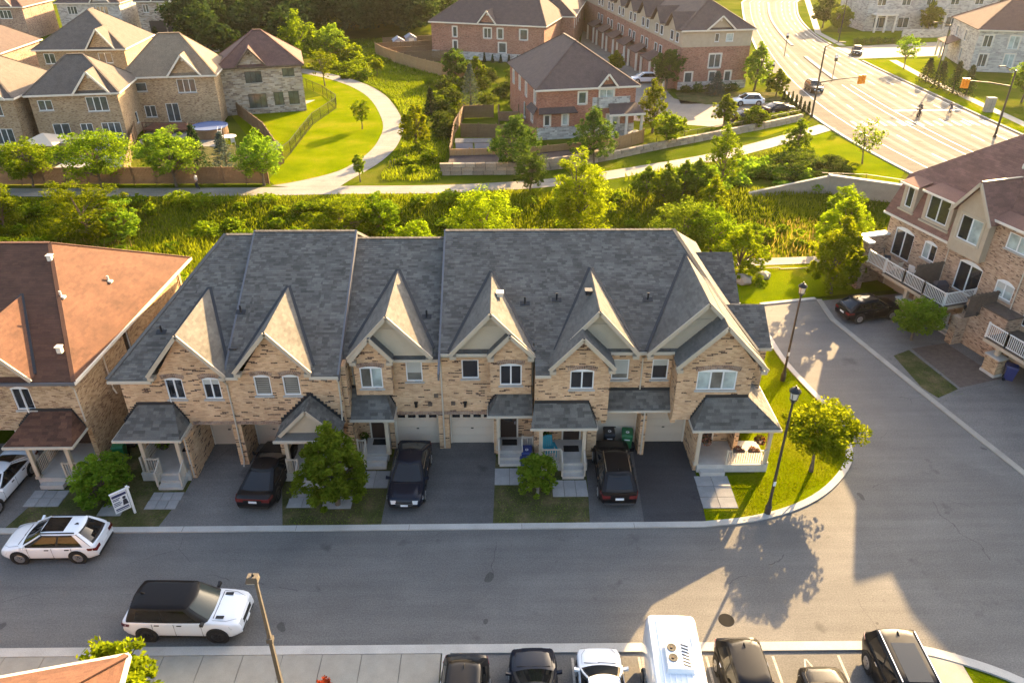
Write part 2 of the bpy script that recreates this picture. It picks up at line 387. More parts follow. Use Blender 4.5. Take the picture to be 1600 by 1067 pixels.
me = bpy.data.meshes.new('ground'); me.from_pydata(vv, [], ff); me.materials.append(MT['meadow']); me.polygons.foreach_set('use_smooth', [True] * len(ff))
g = meshobj('ground', me); g['kind'] = 'structure'

def sheet(name, pts, z, mat, label=None):
    P = [(p[0], p[1], z) for p in pts]
    if sum(P[i][0] * P[(i + 1) % len(P)][1] - P[(i + 1) % len(P)][0] * P[i][1] for i in range(len(P))) < 0: P.reverse()
    return struct(name, MB().poly(P), mat, label)
def resample(pl, n=5):
    """Catmull-Rom through the polyline"""
    P = [Vector((p[0], p[1], 0)) for p in pl]; out = []
    for i in range(len(P) - 1):
        a, b, c, d = P[max(i - 1, 0)], P[i], P[i + 1], P[min(i + 2, len(P) - 1)]
        for k in range(n):
            t = k / n; out.append(.5 * ((2 * b) + (c - a) * t + (2 * a - 5 * b + 4 * c - d) * t * t + (3 * b - a - 3 * c + d) * t ** 3))
    out.append(P[-1]); return [(p.x, p.y) for p in out]
def offset(pl, d):
    out = []
    for i, p in enumerate(pl):
        a = Vector(pl[max(i - 1, 0)]); b = Vector(pl[min(i + 1, len(pl) - 1)]); t = (b - a).normalized()
        out.append((p[0] - t.y * d, p[1] + t.x * d))
    return out
def strip_mb(pl, d0, d1, z0, z1, mb=None):
    a, b = offset(pl, d0), offset(pl, d1); mb = mb or MB()
    for i in range(len(pl) - 1):
        q = [a[i], a[i + 1], b[i + 1], b[i]]
        mb.hexa([(x, y, z0) for x, y in q] + [(x, y, z1) for x, y in q]) if d0 > d1 else mb.hexa([(x, y, z0) for x, y in q[::-1]] + [(x, y, z1) for x, y in q[::-1]])
    return mb

# --- the street, its side road and the kerbs
corner = resample([(9.76, 27.42), (12.38, 27.79), (14.92, 28.67), (17.08, 30.09), (18.94, 32.2), (19.68, 34.4), (19.70, 37.2), (19.2, 40.0), (18.75, 43.06), (18.75, 47.4), (19.38, 50.6)], 4)
near_r = resample([(14.5, 20.74), (16.6, 20.62), (18.6, 20.0), (20.6, 18.9), (22.6, 16.9), (24.2, 13.5), (25.6, 8)], 4)
right_k = [(33.2, 8), (27.74, 31), (26.03, 38.14), (24.93, 43), (23.75, 48.3), (23.87, 51.5)]
sheet('street', [(-95, 20.75)] + near_r + right_k + corner[::-1] + [(-95, 27.3)], .004, 'asphalt', 'grey asphalt street with a side road turning off')
far_line = [(-95, 27.3)] + corner
kerb = struct('kerb', strip_mb([(-95, 27.30), (-40, 27.30), (-24.75, 27.30), (-17.2, 27.32), (-11, 27.34), (-6, 27.36), (0, 27.38), (9.76, 27.42)] + corner[1:], 0, .36, -.05, .075), 'kerb_concrete')
struct('kerb', strip_mb([(-95, 20.75), (14.5, 20.74)] + near_r[1:], 0, -.42, -.05, .075), 'kerb_concrete')
struct('kerb', strip_mb(right_k, 0, -.40, -.05, .065), 'concrete')
struct('kerb', strip_mb([(19.38, 50.6), (23.87, 51.5)], 0, .3, -.05, .09), 'kerb_concrete')
# gutter pan seams, manhole and catch basins
for i, x in enumerate(np.arange(-27, 9.5, 1.85)):
    struct('kerb_joint', MB().box(x, x + .022, 27.33, 27.7, .0752, .079), 'joint') if i % 3 == 0 else None
mh = struct('manhole_cover', MB().lathe([(.34, .004), (.34, .012), (.30, .014), (.05, .014)], (9.45, 21.9, 0), 20), 'iron_lid')

# --- driveways
sheet('driveway', [(-17.2, 27.64), (-11.05, 27.66), (-11.75, 30.4), (-11.75, 34.4), (-16.7, 34.4), (-16.75, 30.3)], .012, 'asphalt_old')
sheet('driveway', [(-6.22, 27.68), (-.67, 27.72), (-.55, 34.4), (-6.25, 34.4)], .012, 'asphalt_mid')
sheet('driveway', [(4.14, 27.74), (6.85, 27.76), (7.15, 34.4), (4.35, 34.4), (4.3, 30.5)], .012, 'asphalt_mid')
sheet('driveway', [(6.85, 27.76), (9.93, 27.78), (10.2, 31.2), (10.2, 34.4), (7.15, 34.4)], .008, 'asphalt_new')
sheet('driveway', [(-45, 27.64), (-24.72, 27.64), (-24.0, 30.5), (-24.0, 34.4), (-45, 34.4)], .012, 'asphalt_old')
# right hand block: drives and the strip between
sheet('driveway', [(23.4, 51.2), (24.15, 48.3), (25.33, 43.0), (26.4, 38.14), (28.12, 31), (33.6, 8), (48, 8), (40, 37), (33.5, 47), (31, 52.5)], .012, 'asphalt_old')
sheet('footpath', [tuple(G(*q)[:2]) for q in ((1424, 545), (1500, 606), (1564, 592), (1478, 536))], .017, 'wood_dark')

# --- slab walkways to the porches
def walkway(x0, x1, y0, y1, nxs, nys, sk=0.):
    base = struct('walkway', MB().poly([(x0, y0, .006), (x1, y0, .006), (x1 + sk, y1, .006), (x0 + sk, y1, .006)]), 'joint')
    me = None
    for i in range(nxs):
        for j in range(nys):
            w_, h_ = (x1 - x0) / nxs, (y1 - y0) / nys
            o = MB().box(-w_ / 2 + .015, w_ / 2 - .015, -h_ / 2 + .015, h_ / 2 - .015, 0, .03, random.uniform(.85, 1.12)).build('paver', 'paver_slab', base, world=False)
            o.location = (x0 + (i + .5) * w_ + sk * (j + .5) / nys, y0 + (j + .5) * h_, .004 + random.uniform(0, .006)); o.rotation_euler = (0, 0, random.uniform(-.01, .01))
walkway(-18.42, -16.82, 28.95, 30.22, 3, 2, .06); walkway(-11.25, -9.75, 29.0, 30.38, 2, 2, .2); walkway(-7.75, -6.25, 30.45, 31.8, 2, 1)
walkway(-.62, .98, 30.62, 31.95, 2, 1); walkway(2.42, 4.26, 29.68, 30.95, 3, 1); walkway(10.0, 11.8, 28.75, 31.2, 2, 3, .05); walkway(-24.68, -22.85, 29.2, 30.42, 3, 2, .05)
walkway(-20.6, -19.4, 28.5, 29.3, 1, 1); walkway(-9.4, -7.9, 28.9, 29.8, 1, 1)
# --- lawns
def lawn(pts, z=.002, mat='lawn'): return sheet('lawn', pts, z, mat)
lawn([(-24.7, 27.66), (-17.22, 27.68), (-16.8, 30.3), (-16.9, 34), (-22, 34), (-24.0, 30.5)], mat='lawn_dull')
lawn([(-11.05, 27.70), (-6.24, 27.72), (-6.27, 33.0), (-11.7, 33.0), (-11.72, 30.4)], mat='lawn_dull')
lawn([(-.66, 27.74), (4.13, 27.76), (4.28, 30.5), (4.28, 33), (-.6, 33)], mat='lawn_dull')
cl = [(9.95, 27.82)] + offset(corner, .34)[1:-1] + [(19.3, 51.0)]
lawn(cl + [(14.0, 51.0), (13.6, 40), (13.4, 31.4), (10.22, 31.2)])
lawn([(13.5, 51.2), (19.3, 51.0), (24.0, 51.95), (31, 53.2), (33, 58.0), (14, 57.5)])
lawn([tuple(G(*q)[:2]) for q in ((1396, 556), (1420, 547), (1497, 608), (1466, 622), (1440, 606))], .018, mat='lawn_dull')
lawn([(18.5, 19.5), (20.4, 18.5), (22.2, 16.6), (23.7, 13.4), (24.5, 8), (18.5, 8)])
sheet('footpath', [(14.5, 57.2), (33, 58.6), (33, 60.0), (14.5, 58.5)], .02, 'path_paving')
# --- near pavement, parking bays
sw = sheet('pavement', [(-60, 16.4), (-2.7, 16.4), (-2.7, 20.33), (-60, 20.33)], .03, 'joint')
for i in range(14):
    x1 = -2.72 - i * 1.62
    for y0, y1 in ((16.5, 18.35), (18.37, 20.3)):
        o = MB().box(-.795, .795, 0, y1 - y0, 0, .03).build('slab', 'concrete', sw, world=False); o.location = (x1 - .8, y0, .034 + random.uniform(0, .006))
struct('kerb', MB().box(-2.66, -2.34, 14, 20.33, 0, .09), 'kerb_concrete')
sheet('parking_bay', [(-2.3, 10), (17.05, 10), (17.05, 20.31), (-2.3, 20.31)], .006, 'asphalt')
struct('pavement', MB().box(17.1, 18.45, 8, 20.15, 0, .05), 'concrete')
for x in (.25, 2.62, 5.35, 8.12, 10.85, 13.55): struct('bay_line', MB().poly([(x, 14, .0105), (x + .1, 14, .0105), (x + .1, 20.1, .0105), (x, 20.1, .0105)]), 'paint_worn')
struct('bay_mark', MB().poly([(12.02, 19.55, .0105), (12.10, 19.55, .0105), (12.2, 19.95, .0105), (12.14, 19.95, .0105)]).poly([(12.33, 19.55, .0105), (12.41, 19.55, .0105), (12.24, 19.95, .0105), (12.18, 19.95, .0105)]), 'paint_worn')
# --- paths in the park
mainc = resample([(-110, 76.6), (-70, 76.4), (-52, 76.3), (-39, 76.2), (-26, 76.3), (-16.6, 76.7), (-6.6, 76.9), (2.5, 78.2), (8.5, 80.0), (15.2, 83.0), (24.5, 87.6), (32, 92.6), (40.8, 99.2), (43, 101)], 4)
def ribbon(name, cl_, wd, z, mat):
    a, b = offset(cl_, wd), offset(cl_, -wd); mb = MB()
    for i in range(len(cl_) - 1): mb.poly([(*b[i], z), (*b[i + 1], z), (*a[i + 1], z), (*a[i], z)])
    return struct(name, mb, mat)
ribbon('footpath', mainc, 1.25, .02, 'path_paving')
branch = resample([(-20.6, 77.5), (-17.2, 82.5), (-15.2, 88.5), (-14.5, 95), (-15.2, 104.2), (-19.6, 119.2), (-26.2, 130.0), (-35.4, 138.2), (-48, 146)], 5)
a_, b_ = offset(branch, 1.35), offset(branch, -1.35)
for i in range(6): k = (6 - i) / 6; a_[i] = (a_[i][0] - 3.2 * k * k, a_[i][1] - .2 * k); b_[i] = (b_[i][0] + 2.2 * k * k, b_[i][1] - .2 * k)
mb = MB()
for i in range(len(branch) - 1): mb.poly([(*b_[i], .026), (*b_[i + 1], .026), (*a_[i + 1], .026), (*a_[i], .026)])
struct('footpath', mb, 'path_paving')
lawn([(-24.4, 78.1)] + [(-22.5, 78.3)] + [p for p in offset(branch, 1.3)[5:]][:34] + [(-36, 137), (-32.6, 126), (-27.7, 119.3), (-24.2, 111.3), (-25.6, 102.7), (-25.5, 89.7), (-25.6, 80)], .006)
lawn([(-25.75, 86), (-25.75, 102.6), (-24.5, 111.3), (-28, 119.2), (-30.4, 116.5), (-36.6, 109.6), (-39.6, 110.5), (-30.3, 92), (-27, 85.2)], .01)
# yards of the houses along the park
lawn([(-75, 79.2), (-45, 79.2), (-46, 92), (-75, 92)], .004, 'lawn_dull'); lawn([(-39, 79.2), (-27.5, 79.2), (-31, 93), (-40, 94)], .004, 'lawn_dull')
sheet('patio', [(-51, 83), (-42.2, 83), (-45.6, 92.5), (-51, 92.5)], .012, 'paver_slab'); sheet('patio', [(-45.5, 93.5), (-35, 92.5), (-37, 101.5), (-47, 101.3)], .014, 'path_paving')
sheet('patio', [(-37.6, 109.0), (-30.3, 116.0), (-28.3, 116.6), (-29.3, 113.6), (-36.8, 107.0)], .016, 'concrete')
# --- parking court and street beyond the red house
sheet('parking_court', [(17.0, 104.5), (28.1, 100.9), (40.6, 105.9), (42.3, 114.5), (29.6, 113.2), (25.6, 117), (25.0, 143), (26, 156), (31, 211), (36, 245), (26, 245), (21, 211), (14.7, 156.6), (17.0, 130), (16.5, 112)], .006, 'arterial_asphalt', 'pale asphalt court and lane between brick townhouses')
sheet('pavement', [(12.6, 157), (14.4, 157), (20.6, 211), (24, 245), (21, 245), (18.6, 211)], .012, 'concrete')
lawn([(26, 113.6), (29.8, 113.6), (41.8, 115.0), (42.3, 121), (26.5, 121)], .006, 'lawn_dull')
# --- arterial road
AY_ = [30, 60, 82, 100, 120, 138, 171, 200, 237, 300, 420]
AL = [55, 49, 45, 42.6, 43.5, 46.0, 52.8, 59, 68.6, 88, 130]; AR = [74, 69.5, 67, 66.1, 66, 65.6, 66.5, 72, 84, 104, 150]
ys = np.concatenate([np.arange(30, 240, 4), np.arange(240, 421, 20)]); al = np.interp(ys, AY_, AL); ar = np.interp(ys, AY_, AR)
for a in (al, ar): a[:] = np.convolve(np.pad(a, 3, mode='edge'), np.ones(7) / 7, 'valid')
def across(t0, t1, z, mb=None, lo=0, hi=999, tone=1.):
    mb = mb or MB()
    for i in range(len(ys) - 1):
        if ys[i] < lo or ys[i] >= hi: continue
        q = [(al[i] + (ar[i] - al[i]) * t0, ys[i]), (al[i] + (ar[i] - al[i]) * t1, ys[i]), (al[i + 1] + (ar[i + 1] - al[i + 1]) * t1, ys[i + 1]), (al[i + 1] + (ar[i + 1] - al[i + 1]) * t0, ys[i + 1])]
        mb.poly([(x, y, z) for x, y in q], tone)
    return mb
m = road_mat('arterial_track_glare', (.145, .134, .114), (.175, .162, .138), crack=False)
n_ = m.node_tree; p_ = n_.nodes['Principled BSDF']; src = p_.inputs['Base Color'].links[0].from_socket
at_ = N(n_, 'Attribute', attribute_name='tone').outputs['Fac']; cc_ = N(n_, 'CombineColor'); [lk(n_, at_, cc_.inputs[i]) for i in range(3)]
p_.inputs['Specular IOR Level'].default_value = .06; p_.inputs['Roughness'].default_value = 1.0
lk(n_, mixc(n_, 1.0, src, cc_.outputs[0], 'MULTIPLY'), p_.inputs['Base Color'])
TONE.add('arterial_track_glare'); mb = MB(); K = 48
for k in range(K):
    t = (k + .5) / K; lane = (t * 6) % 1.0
    tone = .88 + .55 * math.exp(-((lane - .28) / .10) ** 2) + .55 * math.exp(-((lane - .72) / .10) ** 2) if .14 < t < .97 and not .44 < t < .56 else .80  # lighter bands: worn wheel tracks with their sun glare put into the colour
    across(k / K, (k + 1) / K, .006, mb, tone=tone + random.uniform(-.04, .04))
struct('arterial_road', mb, 'arterial_track_glare', 'wide sunlit main road with worn wheel tracks, their glare painted in')
for t in (.13, .965): struct('edge_line', across(t, t + .006, .012), 'paint_white')
for t in (.47, .535): struct('centre_line', across(t, t + .006, .012, lo=60, hi=125), 'paint_white')
for t in (.30, .72, .86):
    mb = MB()
    for i in range(0, len(ys) - 1, 2):
        x = al[i] + (ar[i] - al[i]) * t; x2 = al[i] + (al[i + 1] - al[i]) * .7 + ((ar[i] + (ar[i + 1] - ar[i]) * .7) - (al[i] + (al[i + 1] - al[i]) * .7)) * t; y2 = ys[i] + (ys[i + 1] - ys[i]) * .7
        mb.poly([(x, ys[i], .012), (x + .14, ys[i], .012), (x2 + .14, y2, .012), (x2, y2, .012)])
    struct('lane_line', mb, 'paint_white')
md = MB()
for i in range(len(ys) - 1):
    if 126 < ys[i] < 150 or 160 < ys[i] < 230:
        f = lambda i, t: (al[i] + (ar[i] - al[i]) * t, ys[i])
        q = [f(i, .46), f(i, .50), f(i + 1, .50), f(i + 1, .46)]; md.hexa([(x, y, 0) for x, y in q] + [(x, y, .14) for x, y in q])
struct('median_strip', md, 'kerb_dark')
struct('kerb', strip_mb([(al[i], ys[i]) for i in range(len(ys))], 0, .4, 0, .13), 'kerb_concrete'); struct('kerb', strip_mb([(ar[i], ys[i]) for i in range(len(ys)) if ys[i] < 147], 0, -.35, 0, .13), 'kerb_dark'); struct('kerb', strip_mb([(ar[i], ys[i]) for i in range(len(ys)) if ys[i] > 161], 0, -.35, 0, .13), 'kerb_dark')
cw = MB()                                                     # crosswalk and stop line
for k in range(15): x = 47 + k * 1.25; cw.poly([(x, 101.3, .013), (x + .45, 101.3, .013), (x + .45, 103.6, .013), (x, 103.6, .013)])
struct('crossing_mark', cw, 'paint_worn'); struct('stop_line', MB().poly([(55.5, 109, .013), (65.4, 109.4, .013), (65.4, 109.9, .013), (55.5, 109.5, .013)]), 'paint_white')
sheet('side_street', [(65.9, 148), (66.2, 160), (90, 166), (140, 172), (140, 160), (90, 152)], .009, 'arterial_asphalt')
lawn([(66.9, 100), (66.5, 147), (78.5, 147.6), (84, 150.8), (72, 118), (69, 96)], .004); lawn([(66.9, 162), (68, 178), (95, 182), (110, 170), (90, 167)], .004)
lawn([(32.0, 90.3), (42.2, 98.4), (44.6, 82), (41, 76.4), (33, 78.5), (30, 84)], .006); lawn([(26.0, 95.6), (33, 96.2), (41.6, 103.2), (41.0, 105.3), (28.2, 100.4)], .006)
sheet('pavement', [(69.0, 97), (70.4, 97), (71.2, 130), (72.6, 146.5), (71.2, 146.5), (69.7, 130)], .02, 'concrete'); sheet('pavement', [(67.8, 162), (69.2, 162), (70, 178), (88, 237), (86.5, 237), (68.6, 178)], .02, 'concrete')
sheet('pavement', [(69, 84), (75, 84), (80, 97), (69, 97)], .018, 'path_paving')
# --- roads among the houses at the upper left
sheet('road', [(-140, 143), (-70, 147), (-63, 152), (-63, 163), (-72, 160), (-140, 155)], .006, 'arterial_asphalt')
mb = MB().lathe([(8, .008), (8, .012)], (-60, 163, 0), 28); struct('turning_circle', mb, 'arterial_asphalt')
# ================================================================== BUILDING HELPERS
class Fr:
    """a wall plane: u runs along it, z up, d into the building"""
    def __init__(s, o, ang=0.):           # ang: direction of u; outward normal is to the right of u (for ang=0: -y)
        s.o = Vector((o[0], o[1])); s.u = Vector((math.cos(ang), math.sin(ang))); s.n = Vector((math.sin(ang), -math.cos(ang)))
    def P(s, u, z, d=0.): p = s.o + s.u * u - s.n * d; return (p.x, p.y, z)
def obox(mb, fr, u0, u1, z0, z1, d0, d1, tone=1.):     # d0 < d1, d1 deeper inside
    return mb.hexa([fr.P(u0, z0, d0), fr.P(u1, z0, d0), fr.P(u1, z0, d1), fr.P(u0, z0, d1), fr.P(u0, z1, d0), fr.P(u1, z1, d0), fr.P(u1, z1, d1), fr.P(u0, z1, d1)], tone)
def wall(mb, fr, u0, u1, z0, z1, holes=(), rev=.13, d=0., back=.25):
    us = sorted({u0, u1, *[v for h in holes for v in h[:2] if u0 < v < u1]}); zs = sorted({z0, z1, *[v for h in holes for v in h[2:4] if z0 < v < z1]})
    for i in range(len(us) - 1):
        for j in range(len(zs) - 1):
            cu, cz = (us[i] + us[i + 1]) / 2, (zs[j] + zs[j + 1]) / 2
            if any(h[0] < cu < h[1] and h[2] < cz < h[3] for h in holes): continue
            mb.poly([fr.P(us[i], zs[j], d), fr.P(us[i + 1], zs[j], d), fr.P(us[i + 1], zs[j + 1], d), fr.P(us[i], zs[j + 1], d)])
    for a, b, c, e in [h[:4] for h in holes]:
        mb.poly([fr.P(a, c, d), fr.P(a, e, d), fr.P(a, e, d + rev), fr.P(a, c, d + rev)]); mb.poly([fr.P(b, c, d), fr.P(b, c, d + rev), fr.P(b, e, d + rev), fr.P(b, e, d)])
        mb.poly([fr.P(a, e, d), fr.P(b, e, d), fr.P(b, e, d + rev), fr.P(a, e, d + rev)]); mb.poly([fr.P(a, c, d), fr.P(a, c, d + rev), fr.P(b, c, d + rev), fr.P(b, c, d)])
    # ends and top so that the wall has thickness
    mb.poly([fr.P(u0, z0, d), fr.P(u0, z1, d), fr.P(u0, z1, d + back), fr.P(u0, z0, d + back)]); mb.poly([fr.P(u1, z0, d), fr.P(u1, z0, d + back), fr.P(u1, z1, d + back), fr.P(u1, z1, d)])
    mb.poly([fr.P(u0, z0, d), fr.P(u0, z0, d + back), fr.P(u1, z0, d + back), fr.P(u1, z0, d)]); mb.poly([fr.P(u0, z1, d), fr.P(u1, z1, d), fr.P(u1, z1, d + back), fr.P(u0, z1, d + back)])
    return mb
def window(par, fr, u0, u1, z0, z1, k=1, rows=1, arch=.0, glass='glass_dark', frame='white_frame', sill='kerb_concrete', fw=.06, d=0., transom=None, lintel=None, blinds=False, trim=None, door=False, shade=0.):
    """frame with its panes set back in the reveal, sill and arched head"""
    mb = MB(); a, b = d + .035, d + .12
    obox(mb, fr, u0, u0 + fw, z0, z1, a, b); obox(mb, fr, u1 - fw, u1, z0, z1, a, b); obox(mb, fr, u0 + fw, u1 - fw, z0, z0 + fw, a, b); obox(mb, fr, u0 + fw, u1 - fw, z1 - fw, z1, a, b)
    cols = [u0 + fw + (u1 - u0 - 2 * fw) * i / k for i in range(k + 1)]
    for c in cols[1:-1]: obox(mb, fr, c - fw * .6, c + fw * .6, z0 + fw, z1 - fw, a, b)
    zr = [z0 + fw + (z1 - z0 - 2 * fw) * i / rows for i in range(rows + 1)]
    if transom: zr = [z0 + fw, transom, z1 - fw]
    for c in zr[1:-1]: obox(mb, fr, u0 + fw, u1 - fw, c - .025, c + .025, a + .01, b - .01)
    if arch:
        n = 8; pts = [fr.P(u0 + (u1 - u0) * i / n, z1 + arch * (1 - (2 * i / n - 1) ** 2), d - .02) for i in range(n + 1)]; q = [fr.P(u0 + (u1 - u0) * i / n, z1 - .01, d - .02) for i in range(n + 1)]
        pb = [fr.P(u0 + (u1 - u0) * i / n, z1 + arch * (1 - (2 * i / n - 1) ** 2), d + .02) for i in range(n + 1)]
        for i in range(n): mb.poly([q[i], q[i + 1], pts[i + 1], pts[i]]); mb.poly([pts[i], pts[i + 1], pb[i + 1], pb[i]])
    o = mb.build('door' if door else 'window', frame, par)
    gl = [glass] * k if isinstance(glass, str) else glass
    for i in range(k):
        g_ = MB(); g_.poly([fr.P(cols[i] - .02, z0 + .02, d + .09), fr.P(cols[i + 1] + .02, z0 + .02, d + .09), fr.P(cols[i + 1] + .02, z1 - .02, d + .09), fr.P(cols[i] - .02, z1 - .02, d + .09)])
        g_.build('pane', gl[i], o)
        if blinds:
            s_ = MB(); zz = z0 + .1
            while zz < z1 - .08: obox(s_, fr, cols[i] + .05, cols[i + 1] - .05, zz, zz + .055, d + .078, d + .086); zz += .13
            s_.build('blind', 'blind_slat', o)
    if shade:
        s_ = MB(); obox(s_, fr, u0 + fw, u1 - fw, z1 - fw - (z1 - z0) * shade, z1 - fw, d + .08, d + .086); s_.build('roller_blind', 'curtain', o)
    if sill: obox(MB(), fr, u0 - .08, u1 + .08, z0 - .1, z0 - .003, d - .07, d + .05).build('sill', sill, o)
    if trim:
        t = MB(); obox(t, fr, u0 - .16, u0 - .003, z0 - .1, z1 + .16, d - .05, d + .03); obox(t, fr, u1 + .003, u1 + .16, z0 - .1, z1 + .16, d - .05, d + .03); obox(t, fr, u0 - .003, u1 + .003, z1 + .003, z1 + .18, d - .05, d + .03); obox(t, fr, u0 - .003, u1 + .003, z0 - .16, z0 - .003, d - .05, d + .03)
        t.build('surround', trim, o)
    if lintel:
        t = MB(); n = max(6, int((u1 - u0 + .3) / .085)); e = arch
        for i in range(n):
            f = (i + .5) / n; uu = u0 - .12 + (u1 - u0 + .24) * f; zz = z1 + e * max(0, (1 - (2 * f - 1) ** 2)) + .015; lean = (f - .5) * .12 * (1 if arch else 0)
            t.hexa([fr.P(uu - .033, zz, -.03 + d), fr.P(uu + .033, zz, -.03 + d), fr.P(uu + .033, zz, .03 + d), fr.P(uu - .033, zz, .03 + d), fr.P(uu - .033 + lean, zz + .24, -.03 + d), fr.P(uu + .033 + lean, zz + .24, -.03 + d), fr.P(uu + .033 + lean, zz + .24, .03 + d), fr.P(uu - .033 + lean, zz + .24, .03 + d)])
        t.build('brick_head', lintel, o)
    return o
def plane_uv(pts):
    P = [Vector(p) for p in pts]; nn = Vector((0, 0, 0))
    for i in range(len(P)): nn += P[i].cross(P[(i + 1) % len(P)])
    nn.normalize(); nn = -nn if nn.z < 0 else nn
    u = Vector((-nn.y, nn.x, 0)).normalized(); v = nn.cross(u)
    if v.z < 0: u, v = -u, -v
    return P, nn, u, v
def shingles(par, pts, mat='shingle_grey', course=.14, wmin=.18, wmax=.40, th=.02, name='shingle_course', lo=.68, hi=1.32, lift=.0):
    """courses of tabs laid over one convex roof plane, each tab proud at its lower edge; one mesh per plane"""
    P, nn, u, v = plane_uv(pts); o = Vector((0, 0, 0))
    us = [p.dot(u) for p in P]; vs_ = [p.dot(v) for p in P]; base = P[0].dot(nn); mb = MB()
    v0 = math.floor(min(vs_) / course) * course; n = len(P)
    def span(vq):
        xs = []
        for i in range(n):
            a, b, ua, ub = vs_[i], vs_[(i + 1) % n], us[i], us[(i + 1) % n]
            if (a - vq) * (b - vq) < 0: xs.append(ua + (ub - ua) * (vq - a) / (b - a))
        return (min(xs), max(xs)) if len(xs) >= 2 else None
    k = 0; vv_ = v0
    prev = None
    while vv_ < max(vs_):
        a, b = max(vv_, min(vs_) + .0005), min(vv_ + course, max(vs_) - .0005); s = span((a + b) / 2)
        if s and b - a > .02:
            sa, sb = span(a) or s, span(b) or s
            x = s[0] - random.uniform(0, wmax)
            while x < s[1]:
                wd = random.uniform(wmin, wmax); x0, x1 = max(x, s[0]), min(x + wd, s[1]); x += wd
                if x1 - x0 < .02: continue
                f = lambda xx, e: min(max(xx, e[0]), e[1]) if s[0] + .01 < xx < s[1] - .01 else (e[0] if xx <= s[0] + .01 else e[1])
                q = [(f(x0, sa), a, th), (f(x1, sa), a, th), (f(x1, sb), b, .004), (f(x0, sb), b, .004)]
                w_ = [u * uu + v * vz + nn * (base + hh + lift) for uu, vz, hh in q]
                tone = random.uniform(lo, hi) * (1 + .09 * math.sin(x0 * 1.7 + vv_ * 2.3) * math.cos(vv_ * 1.1 - x0 * .6))
                mb.poly(w_, tone); mb.poly([u * q[0][0] + v * a + nn * (base + lift), u * q[1][0] + v * a + nn * (base + lift), w_[1], w_[0]], tone * .8)
        vv_ += course; k += 1
    o_ = mb.build(name, mat, par); o_['kind'] = 'stuff'; return o_
def siding_tri(par, fr, uL, uR, zb, ua, za, d, mat='siding', step=.22):
    """lapped boards filling a gable triangle"""
    mb = MB(); z = zb
    while z < za - .02:
        z1 = min(z + step, za - .005); l0 = uL + (ua - uL) * (z - zb) / (za - zb); r0 = uR + (ua - uR) * (z - zb) / (za - zb); l1 = uL + (ua - uL) * (z1 - zb) / (za - zb); r1 = uR + (ua - uR) * (z1 - zb) / (za - zb)
        mb.poly([fr.P(l0, z, d - .02), fr.P(r0, z, d - .02), fr.P(r1, z1, d), fr.P(l1, z1, d)]); mb.poly([fr.P(l0, z, d), fr.P(r0, z, d), fr.P(r0, z, d - .02), fr.P(l0, z, d - .02)])
        z += step
    return mb.build('gable_siding', mat, par)
def tube_down(par, pts, mat='gutter', r=.042): return MB().tube(pts, [r] * len(pts), 6).build('downspout', mat, par)

# ================================================================== THE SIX-UNIT TOWNHOUSE ROW
TH = thing('townhouse_row', 'row of six tan brick townhouses with grey shingle roof and pointed front gables', 'townhouse', (-3.3, 40, 0))
S_ = .53; RY = 40.4
def zmain(Y, zr): return zr - S_ * (RY - Y)
def ymain(z, zr): return RY - (zr - z) / S_
FB, FA, FG = Fr((0, 32.4)), Fr((0, 33.7)), Fr((0, 34.3))
planes = [  # eave y, x range at eave, x range at ridge, ridge height; under a brick gable the deck stops behind its wall
    (32.1, -20.1, -17.9, -15.9, -15.9, 10.2), (32.75, -17.9, -14.2, -15.9, -14.2, 10.2), (32.1, -14.2, -13.5, -14.2, -13.5, 10.4), (32.75, -13.5, -9.9, -13.5, -9.9, 10.4), (32.1, -9.9, -8.45, -9.9, -8.45, 10.4),
    (33.35, -8.45, -7.9, -8.45, -7.9, 9.95), (33.72, -7.9, -5.88, -7.9, -5.88, 9.95), (33.35, -5.88, -3.4, -5.88, -3.4, 9.95),
    (33.25, -3.4, -.86, -3.4, -.86, 10.4), (33.72, -.86, 1.5, -.86, 1.5, 10.4), (32.1, 1.5, 2.3, 1.5, 2.3, 10.4), (32.75, 2.3, 5.42, 2.3, 5.42, 10.4), (33.3, 5.42, 8.72, 5.42, 8.72, 10.4), (32.75, 8.72, 12.96, 8.72, 9.6, 10.4)]
roof = MB()
for ey, a, b, c, d, zr in planes: roof.slab([(a, ey, zmain(ey, zr)), (b, ey, zmain(ey, zr)), (d, RY, zr), (c, RY, zr)], .16)
for a, b, c, d, zr in ((-20.1, -14.2, -15.9, -14.2, 10.2), (-14.2, -8.45, -14.2, -8.45, 10.4), (-8.45, -3.4, -8.45, -3.4, 9.95), (-3.4, 13.25, -3.4, 9.6, 10.4)):
    roof.slab([(c, RY, zr), (d, RY, zr), (b, 48.7, zmain(32.1, zr)), (a, 48.7, zmain(32.1, zr))], .16)
roof.slab([(13.25, 32.1, 6.0), (13.25, 48.7, 6.0), (9.6, RY, 10.4)], .14); roof.slab([(-20.1, 32.1, 5.8), (-20.1, 48.7, 5.8), (-15.9, RY, 10.2)], .14)
ROOF = roof.build('roof', 'shingle_grey', TH)
for ey, a, b, c, d, zr in planes:
    shingles(ROOF, [(a, ey - .03, zmain(ey - .03, zr)), (b, ey - .03, zmain(ey - .03, zr)), (d, RY, zr), (c, RY, zr)])
shingles(ROOF, [(13.25, 32.1, 6.0), (13.25, 48.7, 6.0), (9.6, RY, 10.4)])
